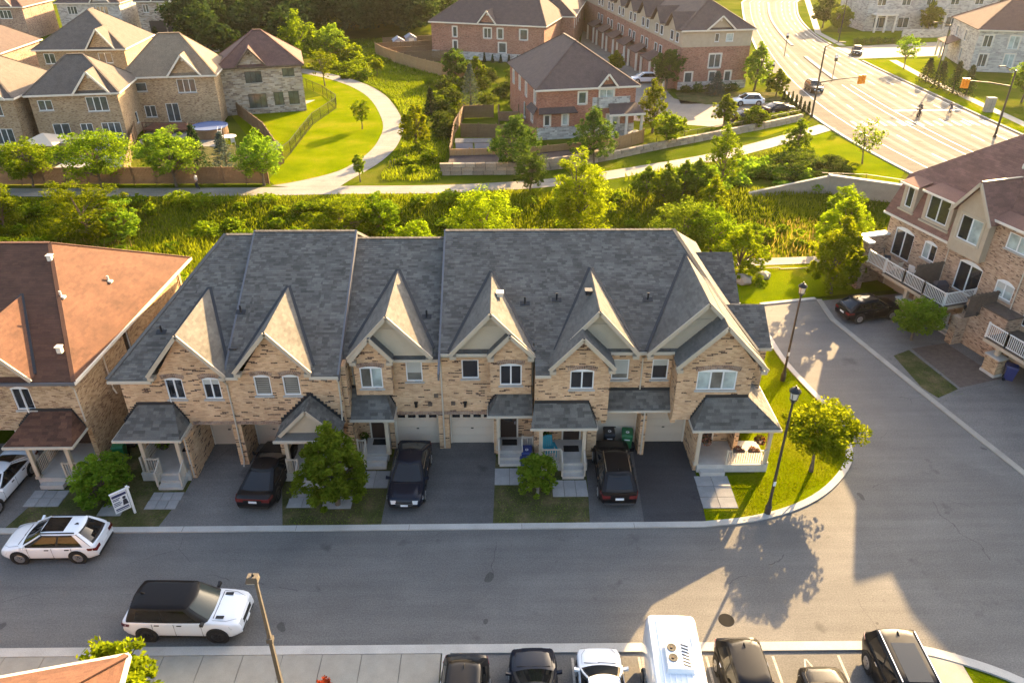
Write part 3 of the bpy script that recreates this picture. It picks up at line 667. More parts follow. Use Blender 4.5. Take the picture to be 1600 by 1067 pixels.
# ridge caps, step walls between the roof planes, hips
rc = MB()
for a, b, zr in ((-15.9, -14.2, 10.2), (-14.2, -8.45, 10.4), (-8.45, -3.4, 9.95), (-3.4, 9.6, 10.4)):
    x = a
    while x < b - .1: rc.hexa([(x, RY - .16, zr - .05), (min(x + .3, b), RY - .16, zr - .06), (min(x + .3, b), RY + .16, zr - .06), (x, RY + .16, zr - .05), (x, RY - .12, zr + .0), (min(x + .3, b), RY - .12, zr - .01), (min(x + .3, b), RY + .12, zr - .01), (x, RY + .12, zr + .015)], random.uniform(.4, .7)); x += .27
rc.build('ridge_cap', 'shingle_grey', ROOF)['kind'] = 'stuff'
MB().beam((9.6, RY, 10.42), (13.25, 32.1, 6.03), .22, .05, .9).build('hip_cap', 'shingle_grey', ROOF); MB().beam((-15.9, RY, 10.22), (-20.1, 32.1, 5.83), .22, .05, .9).build('hip_cap', 'shingle_grey', ROOF)
for x, zr, lo in ((-8.45, 10.4, 9.95), (-3.4, 10.4, 9.95), (-14.2, 10.4, 10.2)):
    MB().hexa([(x - .05, 32.1, zmain(32.1, zr) - .35), (x + .05, 32.1, zmain(32.1, zr) - .35), (x + .05, RY, zr - .55), (x - .05, RY, zr - .55), (x - .05, 32.1, zmain(32.1, zr) + .035), (x + .05, 32.1, zmain(32.1, zr) + .035), (x + .05, RY, zr + .035), (x - .05, RY, zr + .035)]).build('verge_board', 'gutter_dark', ROOF)
# eave fascia with gutter
for ey, a, b, c, d, zr in planes:
    if ey in (32.75, 33.72): continue
    z = zmain(ey, zr)
    MB().box(a, b, ey - .10, ey - .034, z - .2, z - .04).box(a, b, ey - .034, ey + .03, z - .24, z - .19).build('gutter', 'gutter', ROOF)
# --- front gables
def gable(Yf, ua, za, uL, uR, zL, zR, zr, wallmat, walld=.32, shing=True, flash=True, base=None):
    """pitched roof running back into the main roof; front filled with boards or brick"""
    yb = ymain(za, zr)
    for s, ux, zx in ((-1, uL, zL), (1, uR, zR)):
        ye = max(ymain(zx, zr), Yf + .3); pl = [(ux, Yf, zx), (ua, Yf, za), (ua, yb, za), (ux, ye, zx)]
        MB().slab(pl, .1).build('gable_roof', 'shingle_grey', ROOF)
        if shing: shingles(ROOF, pl, th=.018, lo=.84, hi=1.16)
        if flash:
            nrm = Vector((0, 0, 1)); MB().beam((ux + s * .06, ye - .05, zmain(ye - .05, zr) + .045), (ua + s * .05, yb, za + .03), .15, .05).build('valley_flashing', 'flashing', ROOF)
        # rake board
        a, b = Vector((ux, Yf - .035, zx - .085)), Vector((ua, Yf - .035, za - .085)); MB().beam(a, b, .07, .2).build('rake_board', 'fascia', ROOF)
        if zx < 7.5: MB().box(min(ux, ux - s * .32), max(ux, ux - s * .32), Yf - .07, Yf + .30, zx - .30, zx - .12).build('eave_return', 'fascia', ROOF)
    fr = Fr((0, Yf + walld)); zb = min(zL, zR) - (.36 if wallmat != 'siding' else .15)
    k = .12
    if wallmat == 'siding':
        siding_tri(ROOF, fr, uL + k * 2, uR - k * 2, zb, ua, za - .14, 0)
        t = .62; MB().box(uL + (ua - uL) * t + .1, uR + (ua - uR) * t - .1, Yf + walld - .06, Yf + walld - .021, zb + (za - zb) * t - .04, zb + (za - zb) * t + .05).build('trim_band', 'fascia', ROOF)
    else:
        MB().poly([fr.P(uL + .2, zb), fr.P(uR - .2, zb), fr.P(ua, za - .13)]).build('gable_wall', wallmat, TH)
gable(32.0, -16.06, 8.45, -17.98, -14.12, 6.1, 6.1, 10.2, 'brick_tan', .39)
gable(32.0, -11.73, 8.58, -13.62, -9.80, 6.3, 6.3, 10.4, 'brick_tan', .39)
gable(33.0, -5.95, 8.88, -8.08, -3.78, 6.5, 6.5, 9.95, 'siding', .42)
gable(32.85, -6.90, 7.74, -7.98, -5.78, 6.42, 6.42, 9.95, 'brick_tan', .262, flash=False)
gable(33.0, -.74, 9.02, -2.86, 1.44, 6.66, 6.66, 10.4, 'siding', .42)
gable(32.85, .22, 7.86, -.92, 1.46, 6.62, 6.62, 10.4, 'brick_tan', .262, flash=False)
gable(33.0, 4.70, 9.12, 2.60, 6.86, 6.68, 6.62, 10.4, 'siding', .42)
gable(32.0, 3.86, 8.16, 2.22, 5.52, 6.36, 6.40, 10.4, 'brick_tan', .39, flash=False)
gable(33.0, 10.10, 9.54, 7.28, 12.95, 6.6, 6.6, 10.4, 'siding', .42)
gable(32.0, 10.90, 8.76, 8.62, 13.2, 6.42, 6.30, 10.4, 'brick_tan', .39, flash=False)
# two side gables on the end unit
for ry, rz, y0, y1, xo in ((42.8, 7.9, 39.9, 45.7, 13.95), (37.0, 7.35, 34.75, 39.3, 14.3)):
    for ye in (y0, y1):
        pl = [(10.6 if ry > 40 else 12.0, ry, rz), (xo, ry, rz), (xo, ye, 5.9), (11.8, ye, 5.9)]; MB().slab(pl, .1).build('gable_roof', 'shingle_grey', ROOF)
        if ye < ry: shingles(ROOF, pl)
    MB().poly([(xo - .15, y0 + .2, 5.8), (xo - .15, y1 - .2, 5.8), (xo - .15, ry, rz - .1)]).poly([(xo - .15, y0 + .25, 0), (xo - .15, y1 - .25, 0), (xo - .15, y1 - .25, 5.9), (xo - .15, y0 + .25, 5.9)]).poly([(12.6, y0 + .25, 0), (xo - .15, y0 + .25, 0), (xo - .15, y0 + .25, 5.9), (12.6, y0 + .25, 5.9)]).build('side_bay_wall', 'brick_tan', TH)
    MB().box(xo - .05, xo + .05, y0 - .03, y0 + .04, 5.74, 5.9).box(12.9, xo, y0 - .06, y0 - .003, 5.72, 5.88).build('gutter', 'gutter', ROOF)
# --- walls
wB1 = [(-17.40, -16.50, 4.40, 5.62), (-15.50, -14.62, 4.40, 5.62), (-12.86, -12.02, 4.60, 5.76), (-11.40, -10.55, 4.60, 5.76)]
wB5 = [(3.30, 4.52, 4.88, 5.98)]; wB6 = [(9.82, 11.86, 4.78, 5.92)]
wA3 = [(-7.58, -6.42, 4.52, 5.78), (-5.26, -4.40, 4.55, 5.82), (-2.32, -1.42, 4.72, 5.88), (-.30, .84, 4.66, 5.90)]
wA5 = [(5.60, 6.52, 4.60, 5.86), (7.74, 8.60, 4.60, 5.86)]
MBw = MB()
wall(MBw, FB, -19.7, -8.45, 2.75, 5.9, wB1); wall(MBw, FB, 1.5, 5.35, 2.9, 6.06, wB5); wall(MBw, FB, 8.8, 12.65, 2.9, 6.06, wB6)
wall(MBw, FA, -8.43, 1.48, 2.36, 6.3, wA3); wall(MBw, FA, 5.37, 8.78, 2.36, 6.6, wA5)
MBw.build('wall', 'brick_tan', TH)
b_ = MB()                                          # bumped-out brick under the small gables, side returns, rear and party walls
for u0, u1, h in ((-7.86, -5.92, wA3[0]), (-.80, 1.34, wA3[3])): wall(b_, Fr((0, 33.12)), u0, u1, 4.1, 6.42, [h], rev=.2, back=.58)
b_.box(-8.44, -8.2, 32.66, 48.2, 0, 6.2).box(1.52, 1.8, 32.66, 36, 0, 6.0).box(5.1, 5.34, 32.66, 36, 2.5, 6.3).box(8.81, 9.05, 32.66, 36, 2.5, 6.3).box(12.4, 12.64, 32.66, 48.2, 0, 6.1).box(-19.69, -19.45, 32.66, 48.2, 0, 6.1).box(-19.4, 12.3, 48.0, 48.25, 0, 6.0)
b_.build('wall', 'brick_tan', TH)
lo_ = MB()                                         # ground floor: porch back walls, garage piers
for u0, u1, y, z1 in ((-19.45, -16.75, 33.85, 4.0), (-11.75, -8.46, 33.85, 4.0), (-8.19, -6.3, 34.1, 4.2), (-.62, 1.5, 34.1, 4.2), (1.81, 4.4, 33.85, 4.2), (10.25, 12.38, 33.7, 4.2)): wall(lo_, Fr((0, y)), u0, u1, 0, z1)
for x0, x1, y0 in ((-16.74, -16.5, 31.35), (-14.50, -14.02, 32.42), (-11.99, -11.76, 32.0), (-6.42, -6.18, 33.72), (-3.72, -3.12, 33.72), (-.66, -.40, 33.2), (4.41, 4.9, 32.7), (7.30, 7.62, 33.05), (10.08, 10.24, 31.7)): lo_.box(x0, x1, y0, 34.3, 0, 2.74)
wall(lo_, FG, -19.4, 12.3, 2.2, 3.0)
lo_.build('ground_floor_wall', 'brick_tan', TH)
# soldier course over the garages
for a, b, y, z in ((-16.5, -8.6, 32.4, 2.76), (-6.2, -.62, 33.7, 2.37)):
    x = a; so_ = MB()
    while x < b: so_.box(x, x + .07, y - .012, y + .05, z, z + .23); x += .085
    so_.build('soldier_course', 'brick_brown', TH)['kind'] = 'stuff'
# soffits
MB().box(-16.5, -8.5, 32.66, 34.3, 2.70, 2.74).box(-6.2, -.6, 33.96, 34.3, 2.31, 2.35).build('soffit', 'siding', TH)
MB().box(-19.7, -17.9, 32.13, 32.395, 5.58, 5.62).box(-9.85, -8.47, 32.13, 32.395, 5.78, 5.82).box(-3.38, 1.48, 33.28, 33.695, 6.28, 6.32).box(-8.43, -3.42, 33.38, 33.695, 5.98, 6.02).box(5.62, 8.6, 33.33, 33.695, 6.32, 6.36).build('eave_soffit', 'siding', TH)
# --- windows
w_ = window(TH, FB, *wB1[0], k=2, arch=.1, lintel='brick_brown')
sash = MB(); fr_ = Fr((-17.34, 32.36), R(-62)); obox(sash, fr_, 0, .04, 4.46, 5.56, 0, .04); obox(sash, fr_, .36, .40, 4.46, 5.56, 0, .04); obox(sash, fr_, .04, .36, 4.46, 4.5, 0, .04); obox(sash, fr_, .04, .36, 5.52, 5.56, 0, .04); sash.build('open_sash', 'white_frame', w_)
window(TH, FB, *wB1[1], k=2, arch=.1, lintel='brick_brown', shade=.25)
window(TH, FB, *wB1[2], arch=.1, lintel='brick_brown', glass='glass_blind', blinds=True); window(TH, FB, *wB1[3], arch=.1, lintel='brick_brown', glass='glass_blind', blinds=True)
FA2 = Fr((0, 33.12))
window(TH, FA2, *wA3[0], k=2, arch=.1, lintel='brick_brown', glass=['glass_blind', 'glass_pale']); window(TH, FA, *wA3[1], glass='glass_blind', shade=.55); window(TH, FA, *wA3[2]); window(TH, FA2, *wA3[3], k=2, arch=.1, lintel='brick_brown')
window(TH, FB, *wB5[0], k=2, arch=.12, lintel='brick_brown'); window(TH, FA, *wA5[0], glass='glass_blind', shade=.7); window(TH, FA, *wA5[1], glass='glass_dark', shade=.3); window(TH, FB, *wB6[0], k=3, arch=.14, lintel='brick_brown', glass=['glass_pale', 'glass_blind', 'glass_pale'])
# --- garage doors
def garage(par, fr, u0, u1, z1=2.18, lights=False, d=0., mat='garage_beige', n=4):
    f_ = MB(); obox(f_, fr, u0 - .09, u0, 0, z1 + .08, d - .05, d + .06); obox(f_, fr, u1, u1 + .09, 0, z1 + .08, d - .05, d + .06); obox(f_, fr, u0, u1, z1, z1 + .08, d - .05, d + .06)
    f_.poly([fr.P(u0, 0, d + .05), fr.P(u1, 0, d + .05), fr.P(u1, z1, d + .05), fr.P(u0, z1, d + .05)])
    o = f_.build('garage_door', 'cream_trim' if mat == 'garage_beige' else 'garage_dark', par); hh = z1 / n
    for i in range(n):
        p = MB(); obox(p, fr, u0 + .005, u1 - .005, i * hh + .006, (i + 1) * hh - .006, d, d + .04)
        for k in range(4):
            if lights and i == n - 1: break
            ua, ub = u0 + (u1 - u0) * (k + .12) / 4, u0 + (u1 - u0) * (k + .88) / 4; obox(p, fr, ua, ub, i * hh + .1, (i + 1) * hh - .1, d - .012, d - .001)
        p.build('panel', mat, o)
    if lights:
        for k in range(4):
            ua, ub = u0 + (u1 - u0) * (k + .14) / 4, u0 + (u1 - u0) * (k + .86) / 4; MB().poly([fr.P(ua, z1 - .42, d - .004), fr.P(ub, z1 - .42, d - .004), fr.P(ub, z1 - .14, d - .004), fr.P(ua, z1 - .14, d - .004)]).build('pane', 'glass_dark', o)
    obox(MB(), fr, (u0 + u1) / 2 - .07, (u0 + u1) / 2 + .07, 1.02, 1.08, d - .035, d - .013).build('handle', 'metal_black', o)
    return o
for a, b, l in ((-16.44, -14.56, False), (-13.96, -12.05, False), (-6.1, -3.78, True), (-3.06, -.72, True), (4.98, 7.24, False), (7.7, 10.0, False)): garage(TH, Fr((0, 34.24)), a, b, 2.2, l)
# --- porches
def porch_roof(par, x0, x1, yf, yw, ze, zt, xt0, xt1, mat='shingle_grey', left=True, right=True, th=.02, gut='gutter'):
    r = MB(); f = [(x0, yf, ze), (x1, yf, ze), (xt1, yw, zt), (xt0, yw, zt)]; r.slab(f, .1)
    L_ = [(x0, yw, ze), (x0, yf, ze), (xt0, yw, zt)]; R__ = [(x1, yf, ze), (x1, yw, ze), (xt1, yw, zt)]
    if left: r.slab(L_, .1)
    if right: r.slab(R__, .1)
    o = r.build('porch_roof', mat, par); shingles(o, f, mat, .17, .24, .44, th)
    if left: shingles(o, L_, mat, .17, .24, .44, th)
    if right: shingles(o, R__, mat, .17, .24, .44, th)
    gm = MB().box(x0 - .06, x1 + .06, yf - .08, yf - .002, ze - .14, ze - .01)
    if right: gm.box(x1 + .001, x1 + .06, yf, yw, ze - .14, ze - .01)
    if left: gm.box(x0 - .06, x0 - .001, yf, yw, ze - .14, ze - .01)
    gm.build('gutter', gut, o); MB().box(x0 + .02, x1 - .02, yf + .01, yw - .02, ze - .2, ze - .15).build('soffit', 'siding', o)
    fl = MB()                                       # stepped flashing where it meets the wall
    fl.box(xt0, xt1, yw - .05, yw - .004, zt - .02, zt + .14)
    for (xa, xb, on) in ((xt0, x0, left), (xt1, x1, right)):
        if on:
            n = 9
            for i in range(n):
                fa, fb = i / n, (i + 1) / n; za = zt + (ze - zt) * fa; xs = sorted((xa + (xb - xa) * fa, xa + (xb - xa) * fb)); fl.box(xs[0], xs[1], yw - .045, yw - .004, za - .16, za + .13)
    fl.build('flashing', 'flashing', o); return o
def column(par, x, y, z0, z1, r=.095, mat='column'):
    MB().box(x - r, x + r, y - r, y + r, z0, z1).box(x - r - .045, x + r + .045, y - r - .045, y + r + .045, z0, z0 + .14).box(x - r - .04, x + r + .04, y - r - .04, y + r + .04, z1 - .16, z1 - .001).build('column', mat, par)
def railing(par, a, b, z, h=.95, mat='rail_beige', gap=.125, zb=None):
    """rails with single balusters; zb for a sloped far end"""
    zb = z if zb is None else zb; A, B = Vector((a[0], a[1], z)), Vector((b[0], b[1], zb)); up = Vector((0, 0, h))
    r = MB().beam(A + up, B + up, .07, .06).beam(A + Vector((0, 0, .12)), B + Vector((0, 0, .12)), .05, .05)
    for p in (A, B): r.box(p.x - .045, p.x + .045, p.y - .045, p.y + .045, p.z, p.z + h + .08)
    o = r.build('railing', mat, par); L = (B - A).length; n = int(L / gap); me_ = MB().box(-.016, .016, -.016, .016, .14, h - .02).mesh('baluster', mat)
    for i in range(1, n):
        q = meshobj('baluster', me_, o, tuple(A + (B - A) * i / n), world=True)
    return o
def steps(par, x0, x1, ytop, ztop, n, run=.3, mat='stone_step', dirn=-1):
    for i in range(n):
        z1 = ztop * (n - i) / (n + 1); MB().box(x0, x1, ytop - run * (i + 1), ytop - run * i - .002, 0, z1).build('step', mat, par)
porch_roof(TH, -20.05, -16.65, 30.92, 32.4, 2.9, 4.1, -19.05, -17.25)
porch_roof(TH, -8.2, -5.95, 32.5, 33.7, 2.95, 4.2, -8.2, -6.5, left=False)
porch_roof(TH, -.95, 1.42, 32.78, 33.7, 2.95, 4.2, -.18, 1.42, right=False)
porch_roof(TH, 1.32, 4.74, 31.7, 32.4, 2.92, 4.05, 1.5, 4.3, left=False)
porch_roof(TH, 5.0, 9.15, 33.0, 33.7, 3.1, 3.95, 5.0, 9.15, left=False, right=False)
P6 = porch_roof(TH, 9.75, 14.3, 31.45, 32.4, 2.92, 4.35, 10.45, 12.62, right=False)
sp = [(14.3, 31.45, 2.92), (14.3, 37.8, 2.92), (12.62, 37.8, 4.35), (12.62, 32.4, 4.35)]; MB().slab(sp, .1).build('side_roof', 'shingle_grey', TH); shingles(P6, sp, course=.17)
MB().box(14.302, 14.37, 31.4, 37.8, 2.76, 2.91).build('gutter', 'gutter', P6)
# the gabled porch of the second unit
pr = MB(); ua, za = -10.1, 4.6
for ux in (-11.82, -8.5): pr.slab([(ux, 31.05, 2.9), (ua, 31.05, za), (ua, 32.4, za), (ux, 32.4, 2.9)], .1)
P2 = pr.build('porch_roof', 'shingle_grey', TH)
for ux in (-11.82, -8.5): shingles(P2, [(ux, 31.05, 2.9), (ua, 31.05, za), (ua, 32.4, za), (ux, 32.4, 2.9)], course=.17)
siding_tri(P2, Fr((0, 31.25)), -11.4, -8.9, 3.05, ua, 4.42, 0)
for ux in (-11.6, -8.65): MB().beam((ux, 31.02, 2.98), (ua, 31.02, 4.5), .06, .17).build('rake_board', 'fascia', P2)
sk = [(-11.82, 30.85, 2.86), (-8.5, 30.85, 2.86), (-8.7, 31.22, 3.08), (-11.6, 31.22, 3.08)]; MB().slab(sk, .06).build('skirt_roof', 'shingle_grey', P2)
MB().box(-11.9, -8.45, 30.77, 30.848, 2.72, 2.86).build('gutter', 'gutter', P2)
fl = MB()
for s, xb in ((-1, -11.82), (1, -8.5)):
    for i in range(10): fa = i / 10; z = za + (2.9 - za) * fa; xs = sorted((ua + (xb - ua) * fa, ua + (xb - ua) * (fa + .1))); fl.box(xs[0], xs[1], 32.35, 32.396, z - .18, z + .14)
fl.build('flashing', 'flashing', P2)
for x, y in ((-18.95, 31.35), (-17.05, 31.3), (-11.4, 31.25), (-9.0, 31.25), (-6.42, 32.8), (-.42, 33.05), (1.85, 31.95), (4.15, 31.95), (10.2, 31.7), (13.95, 31.75)): column(TH, x, y, .45, 2.74)
def porch_floor(par, x0, x1, y0, y1, h=.5): MB().box(x0, x1, y0, y1, 0, h).build('porch_floor', 'stone_step', par)
for x0, x1, y0, y1 in ((-19.3, -16.76, 31.15, 33.84), (-11.73, -8.6, 31.05, 33.84), (-8.1, -6.45, 32.65, 34.08), (-.38, 1.5, 32.85, 34.08), (1.6, 4.38, 31.75, 33.84), (10.26, 14.05, 31.55, 33.6)): porch_floor(TH, x0, x1, y0, y1)
steps(TH, -18.2, -16.95, 31.14, .5, 2, .36); steps(TH, -10.9, -9.6, 31.04, .5, 2, .3); steps(TH, -7.6, -6.5, 32.64, .5, 2, .34); steps(TH, -.36, .85, 32.84, .5, 2, .36); steps(TH, 3.0, 4.15, 31.74, .5, 2, .34); steps(TH, 10.4, 11.7, 31.54, .5, 1, .34)
railing(TH, (-18.9, 31.25), (-18.25, 31.25), .5, .9); railing(TH, (-18.22, 31.2), (-18.22, 30.5), .45, .85, zb=.18); railing(TH, (-16.95, 31.2), (-16.95, 30.5), .45, .85, zb=.18); railing(TH, (-19.2, 31.3), (-19.2, 33.4), .5, .9)
railing(TH, (-11.5, 31.1), (-10.95, 31.1), .5, .9); railing(TH, (-10.93, 31.05), (-10.93, 30.5), .45, .85, zb=.18); railing(TH, (-8.05, 32.7), (-7.65, 32.7), .5, .9); railing(TH, (-7.62, 32.65), (-7.62, 32.0), .45, .85, zb=.18)
railing(TH, (.9, 32.9), (1.45, 32.9), .5, .9); railing(TH, (-.38, 32.8), (-.38, 32.15), .45, .85, zb=.18); railing(TH, (.87, 32.8), (.87, 32.15), .45, .85, zb=.18); railing(TH, (1.95, 31.8), (2.9, 31.8), .5, .9); railing(TH, (4.17, 31.75), (4.17, 31.1), .45, .85, zb=.18); railing(TH, (2.98, 31.75), (2.98, 31.1), .45, .85, zb=.18)
railing(TH, (11.8, 31.6), (13.8, 31.6), .5, .9)
def entry_door(par, fr, u0, u1, z0=.5, z1=2.6, mat='door_dark'):
    o = obox(obox(obox(MB(), fr, u0 - .09, u0, z0, z1 + .09, -.04, .05), fr, u1, u1 + .09, z0, z1 + .09, -.04, .05), fr, u0, u1, z1, z1 + .09, -.04, .05).build('door', 'cream_trim', par)
    obox(obox(MB(), fr, u0, u1, z0, z1, -.02, .05), fr, u0 + .2, u1 - .2, z0 + .2, z0 + .9, -.035, -.021).build('door_leaf', mat, o); obox(MB(), fr, u0 + .22, u1 - .22, z0 + 1.1, z1 - .2, -.03, -.0205).build('pane', 'glass_dark', o); obox(MB(), fr, u1 - .12, u1 - .07, z0 + .95, z0 + 1.15, -.07, -.021).build('handle', 'chrome', o)
for y, u0, u1 in ((33.84, -17.8, -16.9), (33.84, -10.0, -9.1), (34.09, -7.5, -6.6), (34.09, -.3, .6), (33.84, 3.2, 4.1), (33.69, 10.6, 11.5)): entry_door(TH, Fr((0, y)), u0, u1)
window(TH, Fr((0, 33.69)), 11.75, 12.3, 1.5, 2.5, d=-.13)
# --- pipes, vents, lamps and meters
tube_down(TH, [(-14.25, 32.05, 5.7), (-14.25, 32.36, 5.3), (-14.25, 32.36, .35), (-14.25, 32.15, .08)]); tube_down(TH, [(-8.52, 32.05, 5.8), (-8.55, 32.36, 5.4), (-8.55, 32.36, 4.2), (-8.55, 32.1, 3.2)]); tube_down(TH, [(-8.0, 33.2, 6.1), (-8.05, 33.66, 5.8), (-8.05, 33.66, 4.4)])
tube_down(TH, [(-3.42, 33.2, 6.1), (-3.42, 33.66, 5.8), (-3.42, 33.66, .1)]); tube_down(TH, [(1.42, 33.15, 6.3), (1.42, 33.66, 6.0), (1.42, 33.66, 4.3)]); tube_down(TH, [(7.2, 33.2, 6.3), (7.2, 33.66, 6.0), (7.2, 33.66, 4.0)]); tube_down(TH, [(7.46, 32.98, 3.0), (7.46, 33.02, .1)]); tube_down(TH, [(-16.62, 31.3, 2.7), (-16.62, 31.32, .1)]); tube_down(TH, [(-6.1, 33.66, 2.8), (-6.1, 33.66, .1)])
for x, y, zr in ((-18.0, 34.6, 10.2), (-14.0, 35.5, 10.4), (-4.2, 35.6, 9.95), (1.05, 35.9, 10.4), (2.75, 36.1, 10.4), (7.65, 36.1, 10.4)):
    z = zmain(y, zr); MB().lathe([(.055, z - .05), (.055, z + .42), (.045, z + .42)], (x, y, 0), 10).build('vent_pipe', 'flashing', ROOF); MB().slab([(x - .26, y - .14, zmain(y - .14, zr) + .05), (x + .26, y - .14, zmain(y - .14, zr) + .05), (x + .26, y + .1, zmain(y + .1, zr) + .05), (x - .26, y + .1, zmain(y + .1, zr) + .05)], .03).build('vent_flashing', 'flashing', ROOF)
for x, y, z, s in ((-.28, 35.6, 8.65, 1), (4.35, 35.4, 8.85, -1), (-14.0, 33.6, 6.55, 0)):
    MB().box(x - .16, x + .16, y - .16, y + .16, z, z + .2).box(x - .2, x + .2, y - .2, y + .2, z + .2, z + .26).build('roof_vent', 'cream_trim' if s == 1 else 'flashing', ROOF)
for x, y, z in ((-4.85, 33.7, 2.95), (-2.2, 33.7, 2.95), (-7.9, 34.1, 2.2)):
    MB().box(x - .07, x + .07, y - .16, y - .003, z, z + .26).box(x - .1, x + .1, y - .18, y - .003, z + .26, z + .3).build('wall_lamp', 'metal_black', TH)
for x, z in ((-4.1, 3.0), (-2.85, 3.05), (-3.75, 3.55)): MB().box(x - .11, x + .11, 33.6, 33.697, z, z + .2).build('meter_box', 'wood_dark', TH)
# ================================================================== BROWN-ROOFED ROW AT THE LEFT
LH = thing('townhouse_row', 'brick townhouse row with orange brown hip roof at the left edge', 'townhouse', (-31, 39, 0))
r = MB(); ap = (-25.3, 39.3, 10.2); fl_ = (-21.6, 31.8, 5.9); bk = (-21.1, 46.8, 5.9)
front = [(-50, 31.8, 5.9), fl_, ap, (-50, 39.3, 10.2)]; hip = [fl_, bk, ap]
r.slab(front, .12); r.slab(hip, .12); r.slab([(-50, 39.3, 10.2), ap, bk, (-50, 46.8, 5.9)], .12); LR = r.build('roof', 'shingle_brown', LH)
shingles(LR, [(-34, 31.8, 5.9), fl_, ap, (-34, 39.3, 10.2)], 'shingle_brown', .15, .25, .5, lo=.86, hi=1.14); shingles(LR, hip, 'shingle_brown', .15, .25, .5, lo=.86, hi=1.14)
[MB().beam(a, b, .2, .06).build('ridge_cap', 'shingle_brown', LR) for a, b in ((ap, fl_), (ap, bk), ((-50, 39.3, 10.2), ap))]
MB().beam(Vector(fl_) + Vector((.05, -.05, -.1)), Vector(bk) + Vector((.05, .05, -.1)), .09, .16).build('gutter', 'cream_trim', LR); MB().box(-50, -21.55, 31.7, 31.79, 5.72, 5.88).build('gutter', 'gutter_dark', LR)
sl_ = (10.2 - 5.9) / 7.5
for uL, ua, uR in ((-27.9, -25.75, -23.6), (-33.6, -31.45, -29.3)):
    for ux in (uL, uR):
        za, zx = 8.5, 6.1; yb = 31.8 + (za - 5.9) / sl_; ye = 31.8 + (zx - 5.9) / sl_; pl = [(ux, 31.7, zx), (ua, 31.7, za), (ua, yb, za), (ux, ye, zx)]
        MB().slab(pl, .1).build('gable_roof', 'shingle_brown', LR); shingles(LR, pl, 'shingle_brown', lo=.86, hi=1.14)
        MB().beam((ux, ye, zx + .06), (ua, yb, za + .03), .14, .05).build('valley_flashing', 'flashing', LR); MB().beam((ux, 31.66, zx - .09), (ua, 31.66, za - .09), .07, .2).build('rake_board', 'fascia', LR)
    MB().poly([(uL + .2, 32.05, 5.9), (uR - .2, 32.05, 5.9), (ua, 32.05, 8.36)]).build('gable_wall', 'brick_plain', LH)
FL = Fr((0, 32.1)); h1 = (-25.15, -24.2, 4.0, 5.32); h2 = (-27.2, -26.2, 4.0, 5.32)
MBw = MB(); wall(MBw, FL, -50, -21.9, 2.7, 5.95, [h1, h2]); wall(MBw, Fr((-21.9, 32.1), R(90)), .25, 14.4, 0, 5.95, [(5.6, 6.2, 3.9, 5.3)]); wall(MBw, Fr((0, 33.8)), -24.6, -22.15, 0, 3.9); MBw.box(-24.85, -24.6, 32.36, 34.4, 0, 2.7); wall(MBw, Fr((0, 34.3)), -50, -24.85, 2.1, 2.7); MBw.box(-50, -22.0, 46.4, 46.6, 0, 5.9)
MBw.build('wall', 'brick_plain', LH)
w_ = window(LH, FL, *h1, k=2, arch=.12, lintel='brick_brown'); fr_ = Fr((-24.66, 32.06), R(-50)); sash = MB()
obox(sash, fr_, 0, .04, 4.06, 5.26, 0, .04); obox(sash, fr_, .40, .44, 4.06, 5.26, 0, .04); obox(sash, fr_, .04, .40, 4.06, 4.1, 0, .04); obox(sash, fr_, .04, .40, 5.22, 5.26, 0, .04); sash.build('open_sash', 'white_frame', w_)
window(LH, FL, *h2, k=2, arch=.12, lintel='brick_brown'); window(LH, Fr((-21.9, 32.1), R(90)), 5.6, 6.2, 3.9, 5.3)
garage(LH, Fr((0, 34.28)), -27.4, -24.98); entry_door(LH, Fr((0, 33.79)), -23.9, -23.0)
porch_roof(LH, -25.4, -21.95, 30.5, 32.1, 2.85, 3.95, -24.4, -22.4, 'shingle_brown')
for x in (-24.55, -22.6): column(LH, x, 30.95, .45, 2.68)
porch_floor(LH, -24.58, -22.05, 30.85, 33.78); steps(LH, -24.4, -23.2, 30.84, .5, 1, .32); railing(LH, (-23.1, 30.95), (-22.15, 30.95), .5, .9); railing(LH, (-24.5, 31.0), (-24.5, 33.2), .5, .9)
tube_down(LH, [(-21.84, 31.75, 5.7), (-21.86, 32.05, 5.3), (-21.86, 32.05, 3.3)], 'gutter'); tube_down(LH, [(-21.2, 46.2, 5.8), (-21.84, 46.0, 5.3), (-21.84, 46.0, .2)], 'wood_dark'); tube_down(LH, [(-21.55, 35.2, 5.8), (-21.84, 35.2, 5.4), (-21.84, 35.2, 3.2), (-21.6, 35.0, 3.0)], 'cream_trim')
for x, y, big in ((-24.9, 38.3, 1), (-22.9, 39.7, 0), (-23.7, 36.3, 0), (-22.6, 33.1, 1)):
    # height on the hip plane
    t = (y - 31.8); A_, B_, C_ = Vector(fl_), Vector(bk), Vector(ap); nn = (B_ - A_).cross(C_ - A_); z = A_.z - (nn.x * (x - A_.x) + nn.y * (y - A_.y)) / nn.z
    if big: MB().box(x - .12, x + .12, y - .12, y + .12, z - .2, z + .14).box(x - .16, x + .16, y - .16, y + .16, z + .14, z + .18).build('roof_vent', 'cream_trim', LR)
    else: MB().lathe([(.06, z - .05), (.06, z + .35), (.05, z + .35)], (x, y, 0), 10).box(x - .2, x + .2, y - .12, y + .12, z - .06, z + .05).build('vent_pipe', 'cream_trim', LR)

